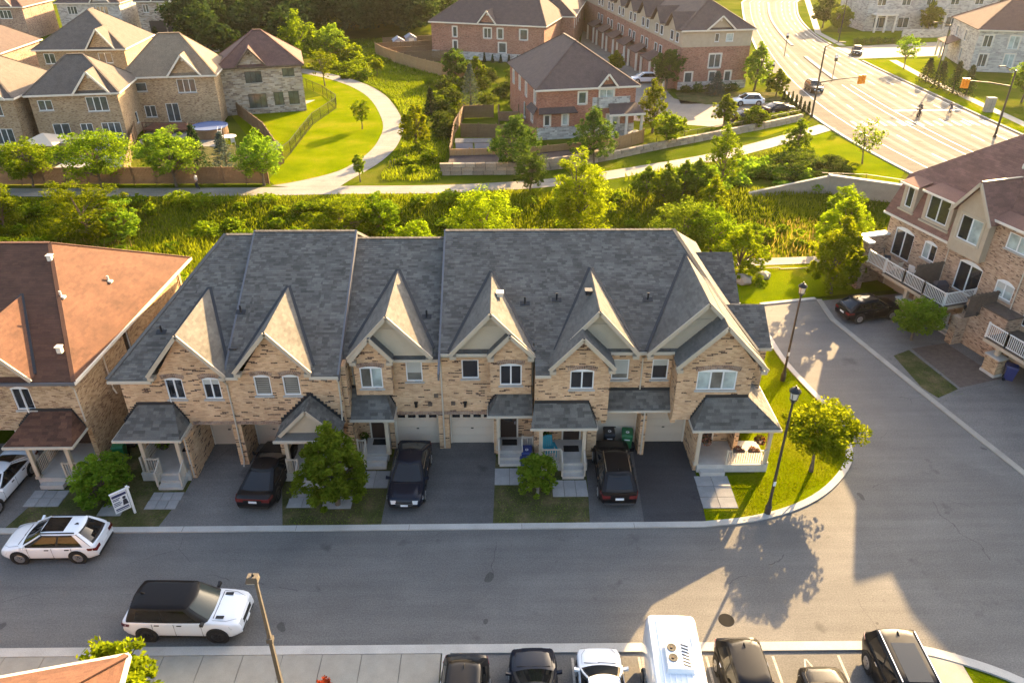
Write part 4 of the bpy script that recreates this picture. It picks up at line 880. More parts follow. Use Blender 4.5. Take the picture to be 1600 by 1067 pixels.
# ================================================================== CORNER OF AN ORANGE ROOF AT THE LOWER LEFT
BH = thing('house', 'house corner with sunlit orange brown shingle roof at the lower left', 'house', (-16, 13, 0))
pt = [(-30, 11.9, 6.0), (-12.05, 14.3, 6.0), (-12.2, 15.85, 6.0), (-30, 12.6, 6.0)]
top = [(-34, 7.0, 8.9), (-11.2, 7.0, 8.9)]
sA = [(-34, 11.0, 6.0), (-12.2, 15.8, 6.0), (-12.0, 8, 8.9), (-34, 5.5, 8.9)]
rz_ = MB(); tri1 = [(-36, 10.6, 6.0), (-12.15, 15.85, 6.0), (-15.5, 8.5, 9.6)]; tri2 = [(-12.15, 15.85, 6.0), (-10.4, 7.0, 6.0), (-15.5, 8.5, 9.6)]
rz_.slab(tri1, .12); rz_.slab(tri2, .12); BR = rz_.build('roof', 'shingle_brown', BH); shingles(BR, tri1, 'shingle_brown', lo=.86, hi=1.14); shingles(BR, tri2, 'shingle_brown', lo=.86, hi=1.14)
MB().beam((-36, 10.66, 5.93), (-12.12, 15.92, 5.93), .1, .16).beam((-12.1, 15.9, 5.93), (-10.34, 7.0, 5.93), .1, .16).build('gutter', 'cream_trim', BR); MB().beam((-12.15, 15.85, 6.04), (-15.5, 8.5, 9.64), .2, .05).build('ridge_cap', 'shingle_brown', BR)
MB().prism([(-34, 10.6), (-33.2, 7.4), (-11, 7.2), (-12.5, 15.2)], 0, 5.9).build('wall', 'brick_plain', BH)

# ================================================================== THREE-STOREY BRICK ROW AT THE RIGHT
RB = thing('townhouse_row', 'three storey brick townhouse row with brown mansard roof and balconies at the right', 'townhouse', (33, 44, 0))
ANG = math.atan2(-.9585, .285); FR_ = Fr((29.9, 55.2), ANG)          # u runs towards the camera, outward normal to the street
FR_.n = Vector((-.9585, -.285))
LEN = 46.0
doors = [(.85, 2.75, 2.62, 4.75), (7.1, 9.1, 2.62, 4.75)]; wins = [(3.75, 5.0, 3.55, 4.78), (10.3, 11.7, 3.65, 4.7), (12.9, 14.7, 2.62, 4.75), (16.2, 17.4, 3.6, 4.75)]; upw = [(10.0, 11.7, 6.9, 8.0), (16.4, 18.0, 6.9, 8.0)]
low = [(.9, 3.4, 0, 2.1), (4.2, 6.8, 0, 2.15), (8.6, 9.7, .45, 2.2), (12.2, 14.6, 0, 2.15)]
mb = MB(); wall(mb, FR_, 0, LEN, 0, 5.7, doors + wins + low, rev=.14); wall(mb, FR_, 8.9, LEN, 5.7, 8.5, upw)
mb.prism([FR_.P(0, 0, .3)[:2], FR_.P(0, 0, 11)[:2], FR_.P(LEN, 0, 11)[:2], FR_.P(LEN, 0, .3)[:2]][::1], 0, 5.6)
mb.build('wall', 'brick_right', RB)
window(RB, FR_, *doors[0], k=2, arch=.26, frame='white_frame', sill=None, door=True); window(RB, FR_, *doors[1], k=2, arch=.26, sill=None, door=True); window(RB, FR_, *wins[0], k=2, arch=.2, glass=['glass_pale', 'glass_dark']); window(RB, FR_, *wins[1], k=2, arch=.22, glass=['glass_pale', 'glass_pale'], shade=.4); window(RB, FR_, *wins[2], k=2, arch=.26, sill=None, door=True); window(RB, FR_, *wins[3], k=2, arch=.2)
for h in upw: window(RB, FR_, *h, k=2, glass=['glass_pale', 'glass_pale'])
garage(RB, FR_, 4.3, 6.7, 2.1, d=.1); garage(RB, FR_, 12.3, 14.5, 2.1, d=.1); garage(RB, FR_, 1.0, 3.3, 2.05, d=.1); entry_door(RB, FR_, 8.7, 9.6, .45, 2.15)
# mansard and main roof
z0, z1 = 5.7, 8.55
ms = [FR_.P(-.35, z0, -.35), FR_.P(6.1, z0, -.35), FR_.P(6.1, z1, .75), FR_.P(-.1, z1, .75)]
rf = MB(); rf.slab(ms, .12)
me_ = [FR_.P(-.35, z0, -.35), FR_.P(-.35, z0, 11), FR_.P(-.1, z1, 10), FR_.P(-.1, z1, .75)]; rf.slab(me_, .1)
up = [FR_.P(-.1, z1, .75), FR_.P(LEN, z1, .75), FR_.P(LEN, 13.2, 5.4), FR_.P(5.6, 13.2, 5.4)]; rf.slab(up, .12)
rf.slab([FR_.P(-.1, z1, .75), FR_.P(-.1, z1, 10.1), FR_.P(5.6, 13.2, 5.4)], .12); rf.slab([FR_.P(5.6, 13.2, 5.4), FR_.P(LEN, 13.2, 5.4), FR_.P(LEN, z1, 10.1), FR_.P(-.1, z1, 10.1)], .12)
ev = [FR_.P(8.9, z1, -.4), FR_.P(LEN, z1, -.4), FR_.P(LEN, z1 + .55, .75), FR_.P(8.9, z1 + .55, .75)]; rf.slab([FR_.P(8.9, z1 - .02, -.4), FR_.P(LEN, z1 - .02, -.4), FR_.P(LEN, z1 + .4, .76), FR_.P(8.9, z1 + .4, .76)], .1)
M('shingle_maroon', (.20, .10, .072), (.25, .125, .09), 1.0, .95, .35, 22, .005, tone=True); TONE.add('shingle_maroon')
RR = rf.build('roof', 'shingle_maroon', RB)
shingles(RR, ms, 'shingle_maroon', .16, .3, .6, lo=.82, hi=1.15); shingles(RR, [FR_.P(-.1, z1, .75), FR_.P(20, z1, .75), FR_.P(20, 13.2, 5.4), FR_.P(5.6, 13.2, 5.4)], 'shingle_maroon', .16, .3, .6, lo=.82, hi=1.15)
g_ = MB(); obox(g_, FR_, -.4, 6.15, z0 - .16, z0 - .005, -.43, -.34); g_.build('gutter', 'cream_trim', RR); g_ = MB(); obox(g_, FR_, 8.9, LEN, z1 - .18, z1 - .03, -.48, -.405); g_.build('gutter', 'cream_trim', RR)
def dormer(u0, u1, zb, zt, k, d0=-.15):
    b = MB(); obox(b, FR_, u0, u0 + .3, zb, zt, d0, 1.2); obox(b, FR_, u1 - .3, u1, zb, zt, d0, 1.2); obox(b, FR_, u0 + .3, u1 - .3, zb, zb + .22, d0, 1.2); obox(b, FR_, u0 + .3, u1 - .3, zt - .2, zt, d0, 1.2); obox(b, FR_, u0 - .12, u1 + .12, zb - .14, zb - .003, d0 - .12, .8); o = b.build('dormer', 'stucco', RB)
    hood = MB(); hood.slab([FR_.P(u0 - .25, zt + .02, d0 - .25), FR_.P(u1 + .25, zt + .02, d0 - .25), FR_.P(u1 + .1, zt + .75, 2.6), FR_.P(u0 - .1, zt + .75, 2.6)], .1); hood.build('dormer_roof', 'shingle_maroon', o)
    t = MB(); obox(t, FR_, u0 - .27, u1 + .27, zt - .14, zt + .0, d0 - .32, d0 - .255); t.build('trim', 'cream_trim', o)
    window(RB, FR_, u0 + .32, u1 - .32, zb + .24, zt - .22, k=k, d=d0 - .0, sill=None)
dormer(.75, 2.05, 6.35, 8.35, 1); dormer(2.95, 5.5, 6.25, 8.45, 2)
# stucco gable bay
u0, u1, ua, zb, zs, za = 6.15, 8.95, 7.6, 5.35, 8.4, 10.5; d0 = -.55
b = MB(); hw = (6.65, 8.45, 6.35, 8.05)
FRb = Fr(FR_.P(0, 0, d0)[:2], ANG); FRb.n = FR_.n
wall(b, FRb, u0, u1, zb, zs, [hw], back=.6); b.poly([FRb.P(u0, zs), FRb.P(u1, zs), FRb.P(ua, za)]); b.build('bay_wall', 'stucco', RB)
window(RB, FRb, *hw, k=2, glass=['glass_dark', 'glass_pale'], trim='siding', sill=None)
for ux in (u0 - .3, u1 + .3):
    zx = zs - .25; pl = [FRb.P(ux, zx, -.35), FRb.P(ua, za + .1, -.35), FRb.P(ua, za + .1, 3.1), FRb.P(ux, zx, 1.35)]; MB().slab(pl, .1).build('gable_roof', 'shingle_maroon', RR); shingles(RR, pl, 'shingle_maroon', .16, .3, .6, lo=.82, hi=1.15)
    MB().beam(FRb.P(ux, zx - .1, -.38), FRb.P(ua, za, -.38), .07, .22).build('rake_board', 'fascia', RR)
MB().beam(FRb.P(ua, za + .14, -.3), FRb.P(ua, za + .14, 3.0), .16, .05).build('ridge_cap', 'fascia', RR)
for u, dd in ((6.9, 3.2), (9.2, 3.0), (12.3, 2.6)): p = FR_.P(u, 8.55 + (dd - .75) * 1.0, dd); MB().lathe([(.12, p[2] - .1), (.12, p[2] + .2), (.06, p[2] + .24)], (p[0], p[1], 0), 10).build('roof_vent', 'cream_trim', RR)
tube_down(RB, [FR_.P(6.05, 5.6, -.3), FR_.P(6.0, 5.2, -.06), FR_.P(6.0, .2, -.06)], 'gutter'); tube_down(RB, [FR_.P(11.95, 8.3, -.3), FR_.P(11.95, 7.9, -.06), FR_.P(11.95, 3, -.06)], 'gutter')
# balconies
def balcony(ua, ub, dep, zf=2.45):
    b = MB(); obox(b, FR_, ua, ub, zf - .28, zf - .06, -dep, -.01); o = b.build('balcony', 'fascia', RB)
    nb = int(dep / .15)
    for i in range(nb):
        b = MB(); obox(b, FR_, ua, ub, zf - .055, zf, -dep + i * dep / nb, -dep + (i + .93) * dep / nb - .0); b.build('deck_board', 'wood_dark', o)
    A = FR_.P(ua + .05, 0, -dep + .06)[:2]; B = FR_.P(ub - .05, 0, -dep + .06)[:2]; n = max(2, int((ub - ua) / 1.5))
    for i in range(n): a = Vector(A) + (Vector(B) - Vector(A)) * i / n; c = Vector(A) + (Vector(B) - Vector(A)) * (i + 1) / n; railing(RB, a, c, zf, 1.0, 'rail_white', .13)
    railing(RB, FR_.P(ub - .05, 0, -dep + .1)[:2], FR_.P(ub - .05, 0, -.1)[:2], zf, 1.0, 'rail_white', .13)
    return o
balcony(3.35, 9.2, 2.7); balcony(13.0, 20.5, 2.9, 2.3)
# screens between the balconies, board by board
for uu in (6.05, 10.9):
    sc_ = MB(); obox(sc_, FR_, uu, uu + .05, 2.6, 2.68, -2.5, -.1); obox(sc_, FR_, uu, uu + .05, 4.0, 4.08, -2.5, -.1); o = sc_.build('privacy_screen', 'wood_dark', RB); nb = 15
    for i in range(nb): b = MB(); obox(b, FR_, uu - .035, uu - .005, 2.5, 4.15 + .05 * (i % 2), -2.5 + i * 2.4 / nb, -2.5 + (i + .86) * 2.4 / nb); b.build('board', 'wood_dark', o)
# end wing: brick wall with a white coping
b = MB(); obox(b, FR_, -.15, .35, 0, 3.95, -2.75, -.01); obox(b, FR_, .35, 3.3, 2.2, 2.44, -2.7, -.01); obox(b, FR_, .36, 1.2, 0, 2.19, -2.75, -2.3); b.build('wing_wall', 'brick_right', RB)
b = MB(); obox(b, FR_, -.2, .42, 3.955, 4.08, -2.82, .0); obox(b, FR_, .42, 1.5, 3.955, 4.08, -2.82, -2.3); b.build('coping', 'white_frame', RB)
b = MB(); obox(b, FR_, .45, 1.4, 2.45, 3.95, -2.75, -2.45); b.build('parapet', 'brick_right', RB)
railing(RB, FR_.P(1.5, 0, -2.6)[:2], FR_.P(3.3, 0, -2.6)[:2], 2.45, 1.0, 'rail_white', .13)
# piers and posts below
for u in (5.75, 13.95):
    b = MB(); obox(b, FR_, u - .5, u + .5, 0, 1.25, -2.75, -2.1); b.build('pier', 'brick_plain', RB); b = MB(); obox(b, FR_, u - .56, u + .56, 1.253, 1.36, -2.82, -2.04); b.build('pier_cap', 'stone_step', RB); b = MB(); obox(b, FR_, u - .55, u + .55, 0, .2, -2.8, -2.05); b.build('pier_base', 'stone_step', RB)
    b = MB(); obox(b, FR_, u - .13, u + .13, 1.363, 2.15, -2.55, -2.3); b.build('post', 'column', RB)
b = MB(); obox(b, FR_, 9.75, 13.0, 0, 3.2, -1.3, -.01); obox(b, FR_, 9.75, 10.3, 0, 2.1, -2.2, -1.31); b.build('bay_wall', 'brick_right', RB); b = MB(); obox(b, FR_, 9.7, 13.05, 3.203, 3.3, -1.36, -.01); b.build('coping', 'wood_dark', RB)
for i in range(3): b = MB(); obox(b, FR_, 8.5, 9.7, 0, .45 - .15 * i, -.9 - .32 * i, -.6 - .32 * i + (0 if i else .59)); b.build('step', 'stone_step', RB)
railing(RB, FR_.P(8.45, 0, -.9)[:2], FR_.P(8.45, 0, -1.6)[:2], .35, .9, 'rail_white', .13, zb=.1); railing(RB, FR_.P(9.7, 0, -.9)[:2], FR_.P(9.7, 0, -1.6)[:2], .35, .9, 'rail_white', .13, zb=.1)
for u in (9.9, 10.9): p = FR_.P(u, 2.6, -1.5); MB().lathe([(.05, p[2] - .12), (.1, p[2]), (.11, p[2] + .14), (.03, p[2] + .22)], (p[0], p[1], 0), 8).build('wall_lamp', 'metal_black', RB)

# ================================================================== HOUSES BEYOND
def house(label, o, ang, wd, dp, eave, ridge, wallm, roofm, rl=.5, rr=.5, rdir='u', wins=(), gables=(), side=(), leftside=(), lowroofs=(), upper=None, name='house', frame='white_frame', cat='house', over=.4, sidegable=(), trim='cream_trim', base=None):
    """o: front left base corner; u along the front (ang), depth behind it. rl, rr: how far the ridge ends sit in from the ends (share of half depth)"""
    fr = Fr(o, ang); T = thing(name, label, cat, (*fr.P(wd / 2, 0, dp / 2)[:2], 0), ang); C = lambda u, z, d: fr.P(u, z, d)
    fs = Fr(fr.P(wd, 0, 0)[:2], ang + math.pi / 2); fl2 = Fr(fr.P(0, 0, dp)[:2], ang - math.pi / 2)
    fh = [w[:4] for w in wins]; mb = MB(); zt = upper[0] if upper else eave
    wall(mb, fr, 0, wd, 0, zt, [h for h in fh if h[3] <= zt], .12, back=.2); wall(mb, fs, .2, dp, 0, zt, [w[:4] for w in side if w[3] <= zt], .12, back=.2); wall(mb, fl2, 0, dp - .2, 0, zt, [w[:4] for w in leftside if w[3] <= zt], .12, back=.2)
    mb.poly([C(0, 0, dp), C(0, eave, dp), C(wd, eave, dp), C(wd, 0, dp)])
    mb.build('wall', wallm, T)
    if upper:
        mb = MB(); wall(mb, fr, 0, wd, zt, eave, [h for h in fh if h[2] >= zt], .12, back=.2, d=-.03); wall(mb, fs, .0, dp, zt, eave, [w[:4] for w in side if w[2] >= zt], .12, back=.2, d=-.03); wall(mb, fl2, 0, dp, zt, eave, [w[:4] for w in leftside if w[2] >= zt], .12, back=.2, d=-.03); mb.build('upper_wall', upper[1], T)
    if base: b = MB(); obox(b, fr, -.06, wd + .06, 0, base[0], -.07, -.003); obox(b, fs, -.06, dp, 0, base[0], -.07, -.003); b.build('base_course', base[1], T)
    for f_, ws in ((fr, wins), (fs, side), (fl2, leftside)):
        for w in ws:
            kw = w[5] if len(w) > 5 else {}
            window(T, f_, *w[:4], k=w[4] if len(w) > 4 else 2, d=-.03 if upper and w[2] >= zt else 0., **{**dict(glass='glass_far', frame=frame, fw=.07), **kw})
    q = over; rb = MB(); hd = dp / 2 + q
    if rdir == 'u': A, B = C(-q + rl * hd, ridge, dp / 2), C(wd + q - rr * hd, ridge, dp / 2)
    else: A, B = C(wd / 2, ridge, -q + rl * (wd / 2 + q)), C(wd / 2, ridge, dp + q - rr * (wd / 2 + q))
    c0, c1, c2, c3 = C(-q, eave, -q), C(wd + q, eave, -q), C(wd + q, eave, dp + q), C(-q, eave, dp + q)
    sh = [[c0, c1, B, A], [c1, c2, B], [c2, c3, A, B], [c3, c0, A]] if rdir == 'u' else [[c0, c1, A], [c1, c2, B, A], [c2, c3, B], [c3, c0, A, B]]
    for s in sh:
        s = [p for i, p in enumerate(s) if p != s[i - 1]]
        if len(s) > 2: rb.slab(s, .14)
    RO = rb.build('roof', roofm, T)
    cp = MB(); cp.beam(A, B, .3, .12) if (Vector(A) - Vector(B)).length > .1 else None
    for a, b in (((c0, A), (c3, A), (c1, B), (c2, B)) if rdir == 'u' else ((c0, A), (c1, A), (c2, B), (c3, B))): cp.beam(a, b, .22, .1)
    cp.build('ridge_cap', roofm, RO)
    e = MB(); obox(e, fr, -q, wd + q, eave - .2, eave - .01, -q - .07, -q - .002); obox(e, fs, -q, dp + q, eave - .2, eave - .01, -q - .07, -q - .002); e.build('fascia', trim, RO); e = MB(); obox(e, fr, -q, wd + q, eave - .24, eave - .205, -q - .03, 0); obox(e, fs, 0, dp + q, eave - .24, eave - .205, -q, 0); e.build('soffit', trim, RO)
    for gdef in gables:                                # (uL, uR, apex z, wall material[, base z])
        uL, uR, za = gdef[:3]; zb = gdef[4] if len(gdef) > 4 else eave; um = (uL + uR) / 2; dd = (za - eave) / (ridge - eave) * (dp / 2 + q if rdir == 'u' else rl * (wd / 2 + q)) - q
        gb = MB()
        for ux in (uL, uR): gb.slab([C(ux, zb - .1, -q - .15), C(um, za, -q - .15), C(um, za, dd), C(ux, zb - .1, max(dd * .2, 0))], .1)
        gb.build('gable_roof', roofm, RO); MB().poly([C(uL + .25, zb - .2, -.06), C(uR - .25, zb - .2, -.06), C(um, za - .15, -.06)]).build('gable_wall', gdef[3], T)
        for ux in (uL, uR): MB().beam(C(ux, zb - .2, -q - .18), C(um, za - .1, -q - .18), .06, .22).build('rake_board', trim, RO)
        p = C(um, za - .75, -.08); MB().bar(p, C(um, za - .75, -.13), .16, k=10).build('gable_vent', trim, RO)
    for (u0, u1, zb, zt2, dep) in lowroofs:
        lr = MB(); lr.slab([C(u0, zb, -dep), C(u1, zb, -dep), C(u1 - .15, zt2, -.01), C(u0 + .15, zt2, -.01)], .1); lo = lr.build('low_roof', roofm, T); e = MB(); obox(e, fr, u0, u1, zb - .2, zb - .01, -dep - .06, -dep - .002); e.build('fascia', trim, lo)
        mb = MB(); obox(mb, fr, u0 + .15, u1 - .15, 0, zb - .1, -dep + .35, -.003); mb.build('bay_wall', wallm, T)
    return T, fr, RO
# ------------------------------------------------------------------ the houses themselves
W = lambda u0, u1, z0, z1, k=2, **kw: (u0, u1, z0, z1, k, kw)
T1, f1, r1 = house('tan brick house with tan hip roof, red deck and round pool', (-49.0, 101.7), R(8), 11.2, 9, 6.4, 10.9, 'brick_plain', 'shingle_tan', .95, .95, 'u', trim='cream_trim',
    wins=[W(1.0, 2.6, 4.5, 5.6, 1), W(6.4, 8.7, 4.2, 5.9, 3), W(1.7, 3.1, 1.2, 2.7, 2), W(4.4, 6.0, .5, 2.9, 2)], gables=[(5.4, 9.9, 9.0, 'brick_plain')])
T2, f2, r2 = house('multicoloured stone house with brown hip roof beside the bright lawn', (-38.6, 107.4), R(15), 10.8, 10, 6.4, 10.3, 'stone_veneer', 'shingle_brick', 1, .95, 'u', frame='black_frame', trim='wood_dark',
    wins=[W(3.2, 5.4, 4.2, 5.7, 3), W(8.2, 9.8, 4.8, 5.9, 2), W(3.2, 5.6, .8, 2.7, 3), W(6.6, 7.9, 1.0, 2.8, 2), W(8.6, 10.0, 1.0, 2.8, 2)], gables=[(2.0, 6.4, 8.8, 'stone_veneer')], leftside=[W(3, 4, 1, 2.6, 1)])
T3, f3, r3 = house('pale brick house with grey brown hip roof behind the patio gazebo', (-56.2, 92.3), R(9), 9.9, 8.5, 6.3, 10.0, 'brick_far', 'shingle_taupe', .95, .95, 'u',
    wins=[W(.8, 2.4, 4.4, 5.6, 2), W(6.2, 8.6, 4.1, 5.8, 3), W(1.7, 3.6, .5, 2.8, 2), W(4.8, 6.2, 1.2, 2.7, 2), W(7.2, 9.4, .8, 2.7, 3)], gables=[(5.0, 9.4, 8.8, 'brick_plain')], side=[W(5, 6, 1.2, 2.6, 1)])
T4, f4, r4 = house('brick house with grey brown roof at the left edge of the backyards', (-68.8, 90.5), R(2), 11.5, 12, 6.3, 10.2, 'brick_far', 'shingle_taupe', 1, .8, 'v', wins=[W(8, 10, 4.2, 5.8, 2), W(8.2, 10.4, .8, 2.7, 3), W(3, 5, 4.2, 5.8)], gables=[(6.6, 11, 8.6, 'brick_brown')])
# second row beyond their street
house('grey brown roofed house with long hips behind the pale brick house', (-71, 122), R(4), 13, 13, 6.3, 11.0, 'brick_far', 'shingle_taupe', 1, .7, 'v', wins=[W(1, 2.6, 4.2, 5.7), W(9, 11, 4.2, 5.7), W(5, 7, .6, 2.7)], gables=[(7.5, 12, 9.2, 'brick_plain')])
house('grey roofed house with small white windows under the top left trees', (-88, 119), R(2), 13, 12, 6.3, 10.6, 'brick_brown', 'shingle_dark', 1, .7, 'v', wins=[W(2, 3.4, 4.2, 5.7), W(4.5, 6, 4.2, 5.7), W(9, 11, 4.2, 5.7)], gables=[(1, 5.5, 8.8, 'brick_brown')])
Tg, fg, rg = house('stone house with a pair of dark garage doors near the turning circle', (-79, 178), R(3), 12.5, 12, 6.6, 10.8, 'stone_veneer', 'shingle_dark', 1, .7, 'v', wins=[W(1.2, 2.4, 4.3, 5.9), W(4.6, 6.6, 4.2, 5.9, 3), W(9.4, 11.4, 4.2, 6.0, 3)], gables=[(3.2, 7.6, 9.4, 'siding'), (8.6, 12.2, 9.0, 'siding')])
garage(Tg, fg, 2.0, 5.2, 2.6, mat='garage_dark', d=-.1); garage(Tg, fg, 5.7, 8.9, 2.6, mat='garage_dark', d=-.1)
house('stone house with dark roof left of the dark garage doors', (-95, 176), R(2), 13, 12, 6.5, 11, 'stone_grey', 'shingle_dark', 1, .7, 'v', wins=[W(2, 4, 4.2, 5.8, 3), W(8, 10.5, 4.2, 5.8, 3), W(2, 5, .6, 2.6, 3)], gables=[(7, 11.5, 9.2, 'stone_grey')])
house('brown roofed brick house at the far upper left', (-113, 170), R(0), 14, 12, 6.5, 11, 'brick_brown', 'shingle_brick', 1, .7, 'v', wins=[W(2, 4, 4.2, 5.8, 3), W(9, 11.5, 4.2, 5.8, 3)], gables=[(8, 12.5, 9.2, 'brick_brown')])
house('pale stone house at the top left corner', (-105, 128), R(0), 13, 12, 6.5, 10.6, 'stone_grey', 'shingle_tan', 1, .7, 'v', wins=[W(2, 4, 4.2, 5.8, 3), W(9, 11.5, 4.2, 5.8, 3), W(8, 11, .8, 2.6, 3)], gables=[(8, 12.5, 9.0, 'stone_grey')])
# red brick house
T5, f5, r5 = house('red brick house with dark hip roof and stone porch above the retaining wall', (4.1, 95.0), R(11), 12.6, 17, 6.2, 10.6, 'brick_red', 'shingle_dark', 1.0, .8, 'v', base=(1.5, 'stone_grey'),
    wins=[W(5.2, 6.2, 4.2, 5.6, 1, trim='cream_trim'), W(7.9, 9.7, 3.7, 5.8, 2, trim='cream_trim', glass='glass_pale'), W(.9, 1.6, 1.7, 3.0, 1, trim='cream_trim'), W(3.2, 3.9, 1.7, 3.1, 1, trim='cream_trim', glass='glass_pale'), W(9.0, 10.6, .4, 2.7, 2, glass='glass_pale', trim='cream_trim')],
    leftside=[W(2, 3, 4.0, 5.6, 1, trim='cream_trim'), W(6, 7, 4.0, 5.6, 1, trim='cream_trim'), W(10, 11, 4.0, 5.6, 1, trim='cream_trim'), W(13.5, 14.6, 1.6, 3.2, 1, trim='cream_trim'), W(9, 10.2, 1.0, 3.0, 1), W(15, 16, 4.2, 5.6, 1, trim='cream_trim')], gables=[(7.4, 10.2, 7.8, 'brick_red')])
b = MB(); obox(b, f5, 7.6, 11.9, 3.6, 4.9, -.09, -.003); obox(b, f5, 7.0, 7.84, 1.6, 4.9, -.09, -.003); b.build('stone_panel', 'stone_grey', T5)
b = MB(); b.slab([f5.P(0, 3.35, -.75), f5.P(5.0, 3.35, -.75), f5.P(4.7, 3.95, -.01), f5.P(.2, 3.95, -.01)], .1); b.slab([f5.P(-.75, 3.35, -.75), f5.P(-.01, 3.35 + .6, .2), f5.P(-.01, 3.95, 3.4), f5.P(-.75, 3.35, 3.4)], .1); b.build('low_roof', 'shingle_dark', T5)
b = MB(); ps = [f5.P(8.6, 3.3, -2.3), f5.P(13.2, 3.3, -2.3), f5.P(12.7, 4.1, -.02), f5.P(9.1, 4.1, -.02)]; b.slab(ps, .1); b.slab([f5.P(13.2, 3.3, -2.3), f5.P(13.2, 3.3, 1.0), f5.P(12.66, 4.1, .5), f5.P(12.7, 4.1, -.02)], .1); PR = b.build('porch_roof', 'shingle_dark', T5)
b = MB(); obox(b, f5, 8.55, 13.25, 3.02, 3.28, -2.36, -2.2); obox(b, f5, 13.05, 13.25, 3.02, 3.28, -2.19, 1.0); b.build('fascia', 'cream_trim', PR)
for u in (8.9, 10.9, 12.9): b = MB(); obox(b, f5, u - .14, u + .14, 0.6, 3.0, -2.2, -1.92); b.build('column', 'cream_trim', T5)
b = MB(); obox(b, f5, 8.5, 13.2, 0, .6, -2.4, -.08); b.build('porch_floor', 'stone_grey', T5)
# brick townhouses behind the wooden fences
T6, f6, r6 = house('red brown brick townhouse with dark roof behind the wooden fences', (-13.4, 150.0), R(-17), 21.5, 15, 6.4, 11.4, 'brick_rust', 'shingle_dark', .9, .5, 'u', base=(1.4, 'stone_grey'),
    wins=[W(10.2, 11.6, 3.9, 5.6, 2, trim='cream_trim'), W(12.8, 13.8, 3.9, 5.6, 1, trim='cream_trim'), W(13.0, 14.4, 1.5, 3.2, 1, trim='cream_trim'), W(17, 18.4, 3.9, 5.6, 1, trim='cream_trim'), W(4.2, 5.0, 3.9, 5.6, 1, trim='cream_trim'), W(4.2, 5.0, 1.5, 3.2, 1, trim='cream_trim')], leftside=[W(9, 10, 4, 5.5, 1), W(4, 5, 4, 5.5, 1), W(11, 12, 1, 3, 1)], gables=[(9.0, 12.8, 8.6, 'brick_rust')])
house('brick townhouse with lit white gable trim along the far lane', (1.5, 158), R(-10), 12, 26, 6.4, 11.2, 'brick_rust', 'shingle_dark', .9, .9, 'v', wins=[W(2, 3.4, 4, 5.6), W(8, 9.6, 4, 5.6)], side=[W(2, 3.4, 4, 5.6), W(6, 7.4, 4, 5.6), W(10, 11.4, 4, 5.6), W(14, 15.4, 4, 5.6)], gables=[(1, 5, 8.8, 'brick_rust')])
house('far brick row on the left of the lane', (9, 190), R(-8), 11, 40, 6.6, 11.2, 'brick_red', 'shingle_brick', .9, .9, 'v', wins=[W(2, 3.4, 4, 5.6), W(7, 8.6, 4, 5.6)], side=[W(2 + 5 * i, 3.6 + 5 * i, 4, 5.6) for i in range(7)], gables=[(6, 10, 9.0, 'brick_red')])
# three storey row beyond the parking court
T7, f7, r7 = house('three storey brick row with white upper storey beyond the parking court', (27.2, 122.6), R(9), 11.2, 62, 8.8, 12.6, 'brick_rust', 'shingle_dark', .9, .9, 'v', upper=(6.3, 'stucco'), base=(1.2, 'stone_grey'),
    wins=[W(4.7, 6.6, 3.2, 5.2, 2, trim='cream_trim'), W(1.0, 2.2, .9, 2.6, 1, trim='cream_trim'), W(5.0, 6.0, .9, 2.6, 1, trim='cream_trim'), W(7.6, 8.6, .9, 2.6, 1, trim='cream_trim'), W(5.2, 5.9, 7.0, 8.2, 1), W(7.0, 8.2, 7.0, 8.2, 1, glass='glass_pale')], gables=[(3.4, 8.4, 10.8, 'stucco')])
for i in range(7):
    fl3 = Fr(f7.P(0, 0, 62)[:2], R(9) - math.pi / 2); u = 62 - 5.0 - i * 7.2
    for a in (0, 2.4): window(T7, fl3, u + a, u + a + 1.3, 3.6, 5.2, d=-.13, glass='glass_far'); window(T7, fl3, u + a, u + a + 1.3, 6.8, 8.2, d=-.17, glass='glass_far')
    b = MB(); obox(b, fl3, u - .6, u + 3.9, 0, 3.0, -1.6, -.01); b.build('bay_wall', 'brick_rust', T7)
    b = MB(); b.slab([fl3.P(u - .9, 3.0, -2.2), fl3.P(u + 4.2, 3.0, -2.2), fl3.P(u + 3.4, 4.0, -.05), fl3.P(u - .1, 4.0, -.05)], .12); b.build('porch_roof', 'shingle_brick', T7)
    b = MB(); [obox(b, fl3, u + e - .15, u + e + .15, 0, 2.95, -2.1, -1.8) for e in (-.6, 3.9)]; b.build('column', 'cream_trim', T7)
    um = u + 1.7; b = MB(); [b.slab([fl3.P(ux, 8.7, -.9), fl3.P(um, 11.0, -.9), fl3.P(um, 11.0, 3.6), fl3.P(ux, 8.7, .4)], .1) for ux in (u - .8, u + 4.2)]; b.build('gable_roof', 'shingle_dark', r7); MB().poly([fl3.P(u - .6, 8.6, -.4), fl3.P(u + 4.0, 8.6, -.4), fl3.P(um, 10.8, -.4)]).build('gable_wall', 'stucco', T7)
